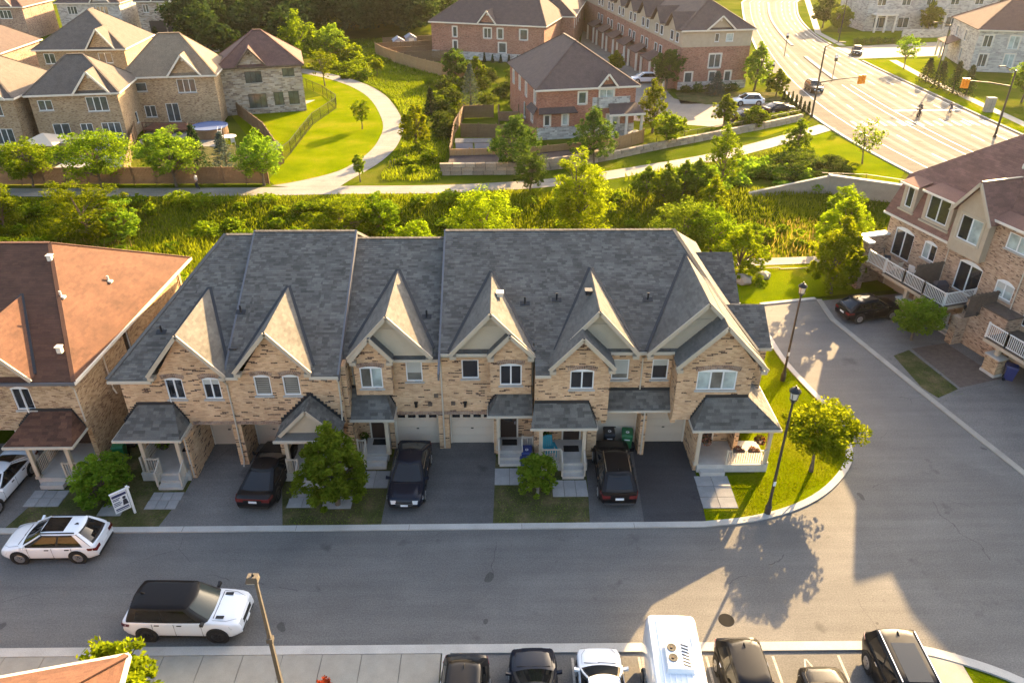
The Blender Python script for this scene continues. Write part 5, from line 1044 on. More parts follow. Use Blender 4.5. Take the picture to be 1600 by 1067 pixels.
# stone houses right of the main road
T8, f8, r8 = house('grey stone house with dark hip roof behind hedges at the upper right', (80.6, 136.5), R(-12), 20, 15, 6.8, 11.2, 'stone_grey', 'shingle_brick', .9, 1, 'u',
    wins=[W(1.0, 2.4, 4.0, 5.9, 2, trim='cream_trim'), W(5.0, 6.6, 3.8, 5.9, 2, trim='cream_trim', glass='glass_pale'), W(8.6, 10.4, 3.6, 6.0, 2, trim='cream_trim'), W(5.0, 6.6, .8, 3.0, 2, trim='cream_trim', glass='glass_pale'), W(1.0, 2.4, .8, 2.9, 2, trim='cream_trim'), W(9, 11, .6, 3.0, 2, trim='cream_trim')], leftside=[W(3, 4.4, 4, 5.8, 2, trim='cream_trim'), W(8, 9.4, 4, 5.8, 2, trim='cream_trim'), W(8.2, 9.4, .8, 2.8, 2, trim='cream_trim')])
fl8 = Fr(f8.P(0, 0, 15)[:2], R(-12) - math.pi / 2); b = MB(); b.slab([fl8.P(1.5, 3.2, -2.4), fl8.P(7.5, 3.2, -2.4), fl8.P(6.9, 4.0, -.02), fl8.P(2.1, 4.0, -.02)], .12); b.build('porch_roof', 'shingle_brick', T8)
for u in (1.9, 4.5, 7.1): b = MB(); obox(b, fl8, u - .16, u + .16, .3, 3.1, -2.3, -2.0); b.build('column', 'cream_trim', T8)
b = MB(); obox(b, f8, 6.9, 7.9, 6.0, 9.2, .4, 1.4); b.build('chimney', 'stone_grey', T8)
T9, f9, r9 = house('long stone townhouse row with balconies at the top right', (80, 180), R(4), 46, 13, 8.2, 12.5, 'stone_grey', 'shingle_brick', .9, .9, 'u',
    wins=[W(2 + 5.6 * i, 4 + 5.6 * i, 5.2, 7.2, 2, glass='glass_far') for i in range(8)] + [W(2 + 5.6 * i, 4.6 + 5.6 * i, .6, 2.8, 2, glass='glass_far') for i in range(8)], gables=[(1 + 11.2 * i, 6 + 11.2 * i, 10.6, 'stone_grey') for i in range(4)])
for i in range(4):
    u = 1.2 + 11.2 * i; b = MB(); obox(b, f9, u, u + 5, 3.4, 3.7, -2.2, -.01); obox(b, f9, u, u + 5, 4.55, 4.65, -2.2, -2.1); [obox(b, f9, u + .25 * k, u + .25 * k + .06, 3.7, 4.55, -2.18, -2.12) for k in range(21)]; b.build('balcony', 'cream_trim', T9); b = MB(); [obox(b, f9, u + e - .18, u + e + .18, 0, 3.39, -2.15, -1.8) for e in (.3, 2.5, 4.7)]; b.build('column', 'cream_trim', T9)
b = MB(); obox(b, f9, 4, 14, 0, 1.6, -9.2, -8.9); b.build('garden_wall', 'stone_grey', T9)
# far closing rows
house('far brick row at the very top right', (128, 235), R(0), 60, 14, 8, 12, 'brick_brown', 'shingle_dark', .9, .9, 'u', wins=[W(2 + 6 * i, 4 + 6 * i, 4.6, 6.6) for i in range(9)])
house('far red brick row beyond the curve of the main road', (38, 262), R(6), 26, 14, 8, 12, 'brick_red', 'shingle_dark', .9, .9, 'u', wins=[W(2 + 6 * i, 4 + 6 * i, 4.6, 6.6) for i in range(4)])

# ================================================================== FENCES AND GARDEN WALLS
def wood_fence(label, pts, h=1.8, mat='wood_fence', sec=2.4, dark_low=0.):
    T = thing('wooden_fence', label, 'fence', (pts[0][0], pts[0][1], 0))
    for a, b in zip(pts, pts[1:]):
        a, b = Vector(a), Vector(b); L = (b - a).length; n = max(1, round(L / sec)); d = (b - a) / L; ang = math.atan2(d.y, d.x); w_ = L / n
        f = Fr((0, 0), 0); me_ = MB(); k = max(4, int(w_ / .15))
        for i in range(k): me_.box(.05 + (w_ - .1) * i / k, .05 + (w_ - .1) * (i + .92) / k, -.012, .012, .06 + dark_low, h - .08 + random.uniform(-.01, .01))
        me_.box(.05, w_ - .05, -.05, .05, h - .08, h - .04).box(.05, w_ - .05, .014, .05, .3 + dark_low, .38 + dark_low); m1 = me_.mesh('panel', mat); m2 = MB().box(-.055, .055, -.055, .055, 0, h + .06).box(-.07, .07, -.07, .07, h + .06, h + .1).mesh('post', mat)
        for i in range(n + 1):
            p = a + d * w_ * i
            o = meshobj('post', m2, T, (p.x, p.y, 0), True); o.rotation_euler = (0, 0, ang)
            if i < n: o = meshobj('panel', m1, T, (p.x, p.y, 0), True); o.rotation_euler = (0, 0, ang)
    return T
wood_fence('long brown wooden fence along the footpath below the backyards', [(-80, 78.7), (-25.2, 78.7)], 1.9)
wood_fence('wooden fence dividing the paved yard from the pool yard', [(-40.6, 79.4), (-49.3, 104.0)], 1.8)
wood_fence('wooden fence between the pool yard and the bright lawn', [(-39.4, 111.2), (-30.6, 97.0), (-25.8, 86.4)], 1.8)
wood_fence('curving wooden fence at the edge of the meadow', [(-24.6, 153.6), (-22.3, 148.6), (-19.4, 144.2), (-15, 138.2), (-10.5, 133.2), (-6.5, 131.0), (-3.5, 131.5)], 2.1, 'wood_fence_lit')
for lab, p in (('nearest wooden yard divider behind the curving fence', [(-19.3, 144.4), (-9.0, 146.5)]), ('second wooden yard divider behind the curving fence', [(-22.2, 148.8), (-9.6, 152.5)]), ('third wooden yard divider behind the curving fence', [(-24.6, 153.8), (-10.5, 158)]), ('far wooden yard divider beside the white sheds', [(-24, 160), (-11.5, 164)])): wood_fence(lab, p, 2.0, 'wood_fence')
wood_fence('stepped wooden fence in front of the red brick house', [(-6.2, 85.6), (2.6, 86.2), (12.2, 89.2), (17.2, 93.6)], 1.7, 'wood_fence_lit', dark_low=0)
wood_fence('wooden side fence of the red brick house yard', [(-6.25, 85.7), (-6.4, 97.5), (-5.6, 105.5), (-1.5, 106)], 1.8)
wood_fence('short wooden fence across the red brick house yard', [(-5.5, 96.2), (1.2, 95.6)], 1.8)
def mesh_fence(label, pts, h=1.4, sec=2.5, close=True):
    T = thing('chain_link_fence', label, 'fence', (pts[0][0], pts[0][1], 0))
    for a, b in zip(pts, pts[1:]):
        a, b = Vector(a), Vector(b); L = (b - a).length; n = max(1, round(L / sec)); d = (b - a) / L; w_ = L / n; ang = math.atan2(d.y, d.x)
        pm = MB().bar((0, 0, 0), (0, 0, h + .05), .035, k=6).mesh('post', 'metal_black'); pn = MB().beam((0, 0, h), (w_, 0, h), .045, .045).beam((0, 0, .08), (w_, 0, .08), .02, .02)
        k = int(w_ / .16)
        for i in range(k): x = w_ * (i + .5) / k; pn.beam((x - .07, 0, .08), (x + .07, 0, h), .009, .009).beam((x + .07, .01, .08), (x - .07, .01, h), .009, .009)
        pn = pn.mesh('mesh_panel', 'metal_black')
        for i in range(n + 1):
            p = a + d * w_ * i; o = meshobj('post', pm, T, (p.x, p.y, float(hgt(p.x, p.y))), True)
            if i < n: o = meshobj('mesh_panel', pn, T, (p.x, p.y, float(hgt(p.x, p.y))), True); o.rotation_euler = (0, 0, ang)
    return T
mesh_fence('black chain link fence around the bright lawn of the stone house', [(-32.6, 126), (-29.8, 122.2), (-27.7, 119.3), (-24.6, 113.6), (-24.2, 111.3), (-25.7, 102.7), (-25.6, 95.5), (-25.5, 89.7), (-25.9, 86.8)], 1.5)
mesh_fence('black chain link fence above the concrete headwall', [(33.5, 77.6), (38, 77.0), (41.2, 75.2)], 1.4)
mesh_fence('black chain link fence behind the end of the side road', [(15, 56.4), (33, 57.6)], 1.3)
mesh_fence('black railing above the stone retaining wall by the parking court', [(18.6, 92.2), (26.3, 96.6), (33.5, 100.6), (40.5, 105.0)], 1.2)
def stone_wall(label, pts, rows=3, bh=.42, bl=1.15, th=.5):
    T = thing('stone_retaining_wall', label, 'wall', (pts[0][0], pts[0][1], 0))
    for r_ in range(rows):
        for a, b in zip(pts, pts[1:]):
            a, b = Vector(a), Vector(b); L = (b - a).length; d = (b - a) / L; ang = math.atan2(d.y, d.x); x = -random.uniform(0, .5)
            while x < L - .3:
                w_ = random.uniform(.75, 1.25) * bl; w_ = min(w_, L - x + .1); e = random.uniform(-.035, .035); p = a + d * (x + w_ / 2)
                hh = bh - .03; q = .035; mb = MB()
                mb.hexa([(-w_ / 2 + .015, -th / 2, 0), (w_ / 2 - .015, -th / 2, 0), (w_ / 2 - .015, th / 2, 0), (-w_ / 2 + .015, th / 2, 0), (-w_ / 2 + .015 + q, -th / 2 + q, hh), (w_ / 2 - .015 - q, -th / 2 + q, hh), (w_ / 2 - .015, th / 2, hh), (-w_ / 2 + .015, th / 2, hh)], random.uniform(.75, 1.2))
                o = mb.build('stone_block', 'stone_block', T, world=True); o.location = (p.x - d.y * (r_ * .08 + e), p.y + d.x * (r_ * .08 + e), r_ * bh); o.rotation_euler = (0, 0, ang + random.uniform(-.02, .02)); x += w_
    return T
stone_wall('stacked stone retaining wall below the red brick house', [(-6.8, 81.6), (1.4, 81.8), (7.5, 84.2), (13.0, 87.4)], 3)
stone_wall('stacked stone retaining wall along the parking court', [(13.2, 87.6), (19.0, 91.2), (26.4, 95.6), (33.4, 99.6), (40.6, 104.2)], 2)
MB_ = MB().prism([(-6.3, 82.2), (1.2, 82.3), (7.4, 84.7), (13, 88), (12.2, 88.9), (2.6, 85.9), (-6.2, 85.3)], 0, 1.0); struct('planting_bed', MB_, 'mulch')
cwl = thing('concrete_headwall', 'pale concrete wing wall of the culvert beside the reeds', 'wall', (33, 75.5, 0))
MB().hexa([(25.2, 74.7, -1.4), (33.6, 75.6, -1.4), (33.6, 76.0, -1.4), (25.2, 75.1, -1.4), (25.2, 74.7, .25), (33.6, 75.6, 1.7), (33.6, 76.0, 1.7), (25.2, 75.1, .25)]).build('wing', 'concrete', cwl); MB().hexa([(33.62, 75.6, -1.4), (41.5, 73.2, -1.4), (41.6, 73.6, -1.4), (33.62, 76.0, -1.4), (33.62, 75.6, 1.7), (41.5, 73.2, 1.2), (41.6, 73.6, 1.2), (33.62, 76.0, 1.7)]).build('headwall', 'concrete', cwl); MB().hexa([(33.5, 75.5, 1.702), (41.6, 73.1, 1.202), (41.7, 73.7, 1.202), (33.5, 76.1, 1.702), (33.5, 75.5, 1.82), (41.6, 73.1, 1.32), (41.7, 73.7, 1.32), (33.5, 76.1, 1.82)]).build('coping', 'kerb_concrete', cwl)
# ================================================================== VEHICLES
def lerp(a, b, t): return a + (b - a) * t
SPEC = {
 #        L     W     H    belt  hoodF hoodC zb   R    wb    xr0    xr1   xf1   xf0   wroof tail
 'suv':   (4.50, 1.86, 1.60, 1.00, .80, .99, .24, .36, 2.68, -2.16, -1.55, .34, 1.28, .67, 1.00),
 'box':   (4.90, 1.98, 1.82, 1.14, 1.00, 1.15, .28, .40, 2.95, -2.36, -2.08, .50, 1.30, .74, 1.12),
 'sedan': (4.95, 1.90, 1.44, .94, .74, .92, .20, .35, 2.95, -2.0, -.86, .22, 1.22, .64, .98),
 'coupe': (4.72, 1.86, 1.50, .98, .80, .97, .22, .36, 2.86, -2.12, -.95, .28, 1.24, .64, 1.00),
 'hatch': (4.20, 1.78, 1.52, .96, .78, .94, .20, .33, 2.60, -2.02, -1.60, .35, 1.15, .66, .95),
}
def patch(fn, nu, nv, out=0.):
    mb = MB(); P = [[Vector(fn(i / nu, j / nv)) for i in range(nu + 1)] for j in range(nv + 1)]
    for j in range(nv):
        for i in range(nu):
            mb.poly([P[j][i], P[j][i + 1], P[j + 1][i + 1], P[j + 1][i]])
    return mb
def weld(mb):
    """merge equal vertices so that smooth shading works"""
    d = {}; nv = []; mp = []
    for v in mb.v:
        k = tuple(round(c, 4) for c in v)
        if k not in d: d[k] = len(nv); nv.append(v)
        mp.append(d[k])
    F2, T2_ = [], []
    for f, t in zip(mb.f, mb.t):
        g_ = []
        for i in f:
            if mp[i] not in g_: g_.append(mp[i])
        if len(g_) > 2: F2.append(tuple(g_)); T2_.append(t)
    mb.v, mb.f, mb.t = nv, F2, T2_; return mb
def smooth_build(mb, name, mat, par, ang=35):
    o = weld(mb).build(name, mat, par, True, world=False); me = o.data
    try: me.set_sharp_from_angle(angle=R(ang))
    except Exception: pass
    return o
def car(label, kind, paint, loc, heading, group=None, roofmat=None, glass='car_glass', rims='rim', name='parked_car', cat='car', rails=False, sunroof=False, scale=1., plate_rear=True, detail=True):
    L, Wd, Ht, belt, hF, hC, zb, Rw, wb, xr0, xr1, xf1, xf0, wr, tail = SPEC[kind]; hw = Wd / 2
    T = thing(name, label, cat, loc, R(heading), group); T.scale = (scale,) * 3
    # --- lower body: stations along the length
    xs = [-L / 2, -L / 2 + .05, -L / 2 + .16, -L / 2 + .4, xr0 + .3, -wb / 2, -wb / 4, 0, wb / 4, xf0 - .25, xf0, L / 2 - .75, L / 2 - .4, L / 2 - .18, L / 2 - .05, L / 2]
    xs = sorted(set(xs))
    def wid(x): e = (abs(x) - L / 2 + .55) / .55; return hw * (1 - (.20 if x > 0 else .13) * max(0, e) ** 2.4)
    def top(x):
        if x >= xf0 - .1: t = (x - xf0 + .1) / (L / 2 - xf0 + .1); return lerp(hC, hF, t ** 1.3) - .28 * max(0, (t - .9) / .1) ** 2
        if x <= xr0 + .1:
            t = (xr0 + .1 - x) / max(.05, xr0 + .1 + L / 2); return lerp(belt, tail, t) - .16 * max(0, (t - .7) / .3) ** 2
        return belt
    def bot(x): e = max(0, (abs(x) - L / 2 + .5) / .5); return zb + .10 * e
    rows = []
    for x in xs:
        w_, zt, z0 = wid(x), top(x), bot(x); zs = zt - (.05 if abs(x) < xf0 else .06)
        half = [(0, z0), (w_ * .80, z0), (w_ * .955, z0 + .06), (w_ * .985, lerp(z0, zs, .28)), (w_, lerp(z0, zs, .60)), (w_ * .985, lerp(z0, zs, .84)), (w_ * .955, zs), (w_ * .90, zt - .012), (w_ * .45, zt + .025 * (1 if x > xf0 - .2 else 0)), (0, zt + .035 * (1 if x > xf0 - .2 else 0))]
        rows.append([Vector((x, y, z)) for y, z in half] + [Vector((x, -y, z)) for y, z in half[-2:0:-1]])
    mb = MB(); n = len(rows[0])
    for a, b in zip(rows, rows[1:]):
        for i in range(n): j = (i + 1) % n; mb.poly([a[i], b[i], b[j], a[j]])
    mb.poly(rows[0]); mb.poly(rows[-1][::-1])
    smooth_build(mb, 'body', paint, T, 50)
    # --- cabin
    wbz = hw * .915; z0, z1 = belt - .03, Ht - .07
    def wy(h): return lerp(wbz, hw * wr / .74 * .76, h ** 1.25)
    def xf(h): return lerp(xf0, xf1, h ** .92)
    def xr(h): return lerp(xr0, xr1, h ** 1.15)
    def Sf(g_, h, o=0.): return (xf(h) - .13 * g_ * g_ + o * .75, g_ * wy(h) * .93, lerp(z0, z1, h) + o * .6)
    def Sr(g_, h, o=0.): return (xr(h) + .10 * g_ * g_ - o * .8, g_ * wy(h) * .93, lerp(z0, z1, h) + o * .5)
    def Ss(s, f, h, o=0.): a, b = xr(h) + .16, xf(h) - .22; return (lerp(a, b, f), s * (wy(h) + .02 * math.sin(math.pi * f) + o), lerp(z0, z1, h) + o * .3)
    def ring(h, inset=1., dz=0.):
        p = [Sf(-1 + 2 * i / 6, h) for i in range(7)] + [Ss(1, 1 - i / 6, h) for i in range(7)] + [Sr(1 - 2 * i / 6, h) for i in range(7)] + [Ss(-1, i / 6, h) for i in range(7)]
        cx = (xf(h) + xr(h)) / 2
        return [Vector((cx + (q[0] - cx) * inset, q[1] * inset, q[2] + dz)) for q in p]
    rg_ = [ring(h) for h in (0, .25, .5, .75, 1.)] + [ring(1, .94, .045), ring(1, .7, .07)]
    mb = MB(); n = len(rg_[0])
    for a, b in zip(rg_[:5], rg_[1:5]):
        for i in range(n): j = (i + 1) % n; mb.poly([a[i], a[j], b[j], b[i]])
    smooth_build(mb, 'cabin', 'trim_black', T, 40)
    mb = MB()
    for a, b in zip(rg_[4:], rg_[5:]):
        for i in range(n): j = (i + 1) % n; mb.poly([a[i], a[j], b[j], b[i]])
    mb.poly(rg_[-1]); smooth_build(mb, 'roof', roofmat or paint, T, 40)
    smooth_build(patch(lambda u, v: Sf(lerp(-.90, .90, u), lerp(.06, .95, v), .012), 8, 5), 'windscreen', glass, T); smooth_build(patch(lambda u, v: Sr(lerp(.86, -.86, u), lerp(.22 if kind not in ('sedan', 'coupe') else .08, .93, v), .012), 8, 5), 'rear_window', glass, T)
    for s in (1, -1):
        for fa, fb in ((.53, .93), (.10, .49)):
            o = smooth_build(patch((lambda u, v: Ss(s, lerp(fb, fa, u) if s > 0 else lerp(fa, fb, u), lerp(.14, .88, v), .008)), 5, 4), 'side_window', 'car_glass', T)
    if not roofmat:
        for s in (1, -1):
            smooth_build(patch((lambda u, v: Ss(s, lerp(.10, -.02, u) if s > 0 else lerp(-.02, .10, u), lerp(0, 1., v), .012)), 3, 4), 'rear_pillar', paint, T)
            smooth_build(patch((lambda u, v: Sr(s * (lerp(1.06, .84, u) if s > 0 else lerp(.84, 1.06, u)), lerp(0, 1., v), .014)), 3, 4), 'rear_pillar', paint, T)
            MB().tube([Ss(s, 1.05, h, .012) for h in (0, .5, 1.)], [.04] * 3, 6).build('front_pillar', paint, T, world=False)
    # --- wheels
    tm = weld(MB().lathe([(Rw * .55, -.11), (Rw * .92, -.115), (Rw, -.085), (Rw, .085), (Rw * .92, .115), (Rw * .55, .11)], (0, 0, 0), 20, 'y')).mesh('tyre', 'tyre'); rm = MB().lathe([(Rw * .66, 0), (Rw * .66, .02), (Rw * .6, .03), (Rw * .15, .015), (Rw * .12, .03), (.01, .03)], (0, 0, 0), 18, 'y')
    for k in range(5): t = 2 * math.pi * k / 5; rm.beam((.0, .035, 0), (Rw * .6 * math.cos(t), .035, Rw * .6 * math.sin(t)), .02, Rw * .16)
    rmm = rm.mesh('rim', rims); am = MB().lathe([(Rw + .075, 0), (Rw + .075, .012), (Rw * .5, .012)], (0, 0, 0), 24, 'y').mesh('wheel_arch', 'trim_black')
    for sx in (1, -1):
        for sy in (1, -1):
            x = sx * wb / 2; wq = wid(x)
            o = meshobj('wheel_arch', am, T, (x, sy * (wq - .006), Rw + .02)); o.scale = (1, sy, 1)
            o = meshobj('wheel', tm, T, (x, sy * (wq - .095), Rw)); q = meshobj('rim', rmm, o, (0, sy * .09, 0)); q.scale = (1, sy, 1)
    # --- lamps, plates, trim
    for s in (1, -1):
        w_ = wid(L / 2 - .1); wo = wid(L / 2 - .38) + .008; MB().hexa([(L / 2 - .36, s * wo, hF - .20), (L / 2 + .006, s * w_ * .80, hF - .24), (L / 2 + .02, s * w_ * .5, hF - .23), (L / 2 - .3, s * w_ * .6, hF - .2), (L / 2 - .44, s * wo * .985, hF - .035), (L / 2 - .06, s * w_ * .84, hF - .07), (L / 2 - .05, s * w_ * .52, hF - .06), (L / 2 - .36, s * w_ * .62, hF + .0)]).build('headlight', 'lamp_clear', T, world=False)
        w_ = wid(-L / 2 + .05); wo = wid(-L / 2 + .36) + .01; zt = tail - .13; MB().hexa([(-L / 2 - .03, s * w_ * .55, zt - .15), (-L / 2 - .02, s * w_ * .98, zt - .16), (-L / 2 + .34, s * wo, zt - .07), (-L / 2 + .3, s * w_ * .6, zt - .08), (-L / 2 - .025, s * w_ * .55, zt), (-L / 2 + .0, s * w_ * 1.0, zt + .01), (-L / 2 + .38, s * wo * .99, zt + .04), (-L / 2 + .3, s * w_ * .6, zt)]).build('tail_light', 'lamp_red', T, world=False)
        MB().hexa([(xf0 - .36, s * hw * .94, belt + .0), (xf0 - .24, s * hw * .94, belt + .02), (xf0 - .22, s * (hw + .17), belt + .04), (xf0 - .36, s * (hw + .17), belt + .04), (xf0 - .36, s * hw * .94, belt + .1), (xf0 - .26, s * hw * .94, belt + .12), (xf0 - .25, s * (hw + .16), belt + .17), (xf0 - .36, s * (hw + .16), belt + .17)]).build('mirror', 'trim_black' if roofmat else paint, T, world=False)
        if detail:
            for x in (-.12, -1.05): MB().box(x, x + .2, s * (hw * .985) - .012, s * (hw * .985) + .022, belt - .16, belt - .12).build('door_handle', 'trim_black' if paint == 'paint_carwhite' else 'chrome', T, world=False)
            dl = MB()
            for x in (xf0 - .42, -.25, -1.15): dl.box(x, x + .012, s * hw * .992 - .008, s * hw * .992 + .007, zb + .1, belt - .05)
            dl.box(-wb / 2 + Rw + .1, wb / 2 - Rw - .1, s * hw * .97 - .01, s * hw * .97 + .012, zb + .02, zb + .11); dl.build('door_gap', 'trim_black', T, world=False)
        if rails: MB().beam((xr1 + .2, s * wy(1) * .92, Ht + .0), (xf1 - .1, s * wy(1) * .92, Ht + .0), .04, .05).build('roof_rail', 'trim_black' if paint == 'paint_carwhite' else 'chrome', T, world=False)
    if detail:
        for s in (1, -1): MB().tube([(xf0 + .02, s * hw * .80, hC + .004), ((xf0 + L / 2) / 2, s * hw * .78, top((xf0 + L / 2) / 2) + .012), (L / 2 - .2, s * hw * .60, top(L / 2 - .2) + .012)], [.006] * 3, 4).build('bonnet_gap', 'trim_black', T, world=False)
        MB().beam((xf0 + .03, -hw * .7, hC + .012), (xf0 + .05, hw * .1, hC + .03), .02, .02).beam((xf0 + .03, 0, hC + .012), (xf0 + .05, hw * .72, hC + .03), .02, .02).build('wiper', 'trim_black', T, world=False)
    MB().box(L / 2 - .06, L / 2 + .012, -.45, .45, hF - .36, hF - .16).build('grille', 'trim_black', T, world=False); MB().box(L / 2 - .1, L / 2 + .006, -.7, .7, zb + .12, zb + .24).build('air_intake', 'trim_black', T, world=False)
    if plate_rear: MB().box(-L / 2 - .02, -L / 2 + .03, -.2, .2, .62, .74).build('number_plate', 'plate', T, world=False)
    MB().box(L / 2 - .02, L / 2 + .022, -.18, .18, .42, .53).build('number_plate', 'plate', T, world=False)
    MB().box(-L / 2 - .008, -L / 2 + .2, -hw * .78, hw * .78, zb + .08, zb + .2).build('rear_bumper', 'trim_black', T, world=False)
    if sunroof: MB().box(xr1 + .75, xf1 - .12, -.46, .46, Ht - .028, Ht + .008).build('sunroof', 'car_glass', T, world=False)
    MB().hexa([(xr1 + .25, -.02, Ht - .03), (xr1 + .5, -.02, Ht - .03), (xr1 + .5, .02, Ht - .03), (xr1 + .25, .02, Ht - .03), (xr1 + .25, -.012, Ht + .09), (xr1 + .32, -.006, Ht + .09), (xr1 + .32, .006, Ht + .09), (xr1 + .25, .012, Ht + .09)]).build('roof_antenna', 'trim_black', T, world=False)
    return T
c = car('white hatchback SUV with glass sunroof parked at the far kerb', 'suv', 'paint_carwhite', (-21.25, 26.3, .004), 180.5, sunroof=True, rims='rim', rails=True)
c = car('white SUV with black roof standing in the middle of the street', 'box', 'paint_carwhite', (-13.45, 21.98, .004), -1.5, roofmat='paint_carblack_roof', rims='rim_dark', glass='car_glass_pale', name='suv')
for s in (1, -1): MB().box(1.42, 1.75, s * .62 - .07, s * .62 + .07, 1.145, 1.165).build('bonnet_vent', 'trim_black', c, world=False)
car('white sedan in the driveway at the left edge', 'sedan', 'paint_carwhite', (-26.4, 30.3, .014), 268)
c = car('black sedan parked tail out under the second unit', 'sedan', 'paint_cargrey', (-12.55, 31.15, .014), 86.5, rims='rim_dark')
MB().box(-2.505, -2.46, -.78, .78, .82, .86).build('light_bar', 'lamp_red', c, world=False)
c = car('navy sedan with chrome grille facing the street', 'coupe', 'paint_carnavy', (-5.06, 30.95, .014), 268.5)
MB().box(2.33, 2.375, -.42, .42, .56, .62).box(2.33, 2.375, -.42, .42, .46, .50).build('grille_bar', 'chrome', c, world=False)
for s in (1, -1): MB().beam((-1.0, s * .78, 1.22), (.4, s * .80, 1.24), .02, .03).build('window_trim', 'chrome', c, world=False)
c = car('black SUV parked tail out in front of the bins', 'suv', 'paint_carblack', (5.72, 31.05, .014), 89.5, rails=True, scale=1.05)
MB().box(-2.285, -2.24, -.75, .75, .36, .42).build('bumper_trim', 'chrome', c, world=False)
car('dark SUV under the balcony of the right hand row', 'suv', 'paint_carblack', (26.7, 48.9, .014), 13, rims='rim')
# cars in the bays along the bottom edge
car('black car at the left end of the bottom parking bays', 'suv', 'paint_carblack', (-1.68, 17.35, .008), 268)
car('black car second from left in the bottom parking bays', 'coupe', 'paint_carnavy', (1.05, 17.72, .008), 91)
car('white car between the black car and the van', 'hatch', 'paint_carwhite', (3.65, 17.95, .008), 90)
car('black hatchback right of the white van', 'hatch', 'paint_carblack', (9.3, 18.05, .008), 270.5, scale=1.06)
car('small dark car in the bottom parking bays', 'hatch', 'paint_carblack', (12.25, 17.0, .008), 90)
car('black SUV with long glass roof at the right end of the bays', 'box', 'paint_carblack', (15.35, 17.95, .008), 268, rails=True, sunroof=True)
# white van with a cooling unit on its roof
V = thing('van', 'white delivery van with a cooling unit on its ribbed roof', 'van', (6.25, 17.1, .008), R(267))
L, hw, Hv = 5.9, 1.0, 2.75; rows = []
for x, ws, zt in ((-L / 2, .93, 2.5), (-L / 2 + .06, .97, 2.66), (-L / 2 + .3, 1, 2.75), (.0, 1, 2.78), (.9, 1, 2.72), (1.25, .98, 2.58), (1.75, .95, 1.85), (2.2, .95, 1.25), (2.75, .9, 1.05), (L / 2, .8, .8)):
    w_ = hw * ws; half = [(0, .32), (w_ * .9, .32), (w_, .5), (w_, min(1.3, zt - .2)), (w_ * .97, zt - .3), (w_ * .90, zt - .1), (w_ * .78, zt - .02), (0, zt)]; rows.append([Vector((x, y, z)) for y, z in half] + [Vector((x, -y, z)) for y, z in half[-2:0:-1]])
mb = MB(); n = len(rows[0])
for a, b in zip(rows, rows[1:]):
    for i in range(n): j = (i + 1) % n; mb.poly([a[i], b[i], b[j], a[j]])
mb.poly(rows[0]); mb.poly(rows[-1][::-1]); smooth_build(mb, 'body', 'paint_carwhite', V, 35)
for i in range(7): y = -.6 + i * .2; MB().box(-2.6, .8, y - .025, y + .025, 2.74, 2.795).build('roof_rib', 'paint_carwhite', V, world=False)
ac = MB().hexa([(-1.5, -.52, 2.74), (-.2, -.52, 2.74), (-.2, .52, 2.74), (-1.5, .52, 2.74), (-1.42, -.46, 3.0), (-.28, -.46, 3.0), (-.28, .46, 3.0), (-1.42, .46, 3.0)]).build('cooling_unit', 'paint_carwhite', V, world=False)

for x in (-1.15, -.72): MB().lathe([(.17, 3.002), (.17, 3.03), (.15, 3.03), (.05, 3.025)], (x, -.24, 0), 14).build('fan', 'trim_black', ac, world=False); MB().lathe([(.05, 3.03), (.05, 3.05)], (x, -.24, 0), 8).build('fan_hub', 'bark', ac, world=False)
for i in range(7): MB().beam((-1.3 + i * .14, .10, 3.006), (-1.2 + i * .14, .36, 3.006), .05, .012).build('grille_slot', 'trim_black', ac, world=False)
tm = weld(MB().lathe([(.2, -.11), (.33, -.115), (.36, -.085), (.36, .085), (.33, .115), (.2, .11)], (0, 0, 0), 18, 'y')).mesh('tyre', 'tyre'); rm_ = MB().lathe([(.22, 0), (.22, .02), (.1, .03), (.01, .03)], (0, 0, 0), 14, 'y').mesh('rim', 'rim')
for sx in (1.75, -1.75):
    for s in (1, -1): o = meshobj('wheel', tm, V, (sx, s * .93, .36)); q = meshobj('rim', rm_, o, (0, s * .09, 0)); q.scale = (1, s, 1)
MB().hexa([(1.32, -.80, 2.44), (1.83, -.80, 1.72), (1.83, .80, 1.72), (1.32, .80, 2.44), (1.36, -.80, 2.47), (1.87, -.80, 1.76), (1.87, .80, 1.76), (1.36, .80, 2.47)]).build('windscreen', 'car_glass', V, world=False)
for s in (1, -1): MB().box(-L / 2 - .01, -L / 2 + .05, s * .86 - .06, s * .86 + .06, 1.1, 1.5).build('tail_light', 'lamp_red', V, world=False); MB().box(.2, 1.2, s * 1.0 - .012, s * 1.0 + .008, 1.35, 1.95).build('side_window', 'car_glass', V, world=False)
MB().box(-L / 2 - .012, -L / 2 + .01, -.01, .01, .5, 2.5).build('door_gap', 'trim_black', V, world=False)
# cars in the distance
car('white SUV parked in the court beyond the red brick house', 'suv', 'paint_carwhite', (35.6, 113.0, .01), 182, detail=False)
car('dark car behind young trees in the parking court', 'sedan', 'paint_carblack', (33.2, 104.6, .01), 20, detail=False)
car('dark car at the right end of the parking court', 'sedan', 'paint_cargrey', (38.6, 108.4, .01), 20, detail=False)
car('dark SUV driving on the main road by the median', 'suv', 'paint_carblack', (48.4, 121.8, .012), 268, name='suv', detail=False)
car('white SUV parked before the three storey row', 'suv', 'paint_carwhite', (22.9, 128.2, .01), 185, detail=False)
car('dark car parked across the lane before the three storey row', 'sedan', 'paint_carblack', (22.4, 146.5, .01), 186, detail=False)
car('black car parked farther up the lane', 'hatch', 'paint_carblack', (23.2, 155.5, .01), 186, detail=False)
car('white car at the far top of the lane', 'sedan', 'paint_carwhite', (27.6, 222, .01), 80, detail=False)
car('dark car at the far top of the lane', 'hatch', 'paint_carblack', (24.6, 214, .01), 80, detail=False)
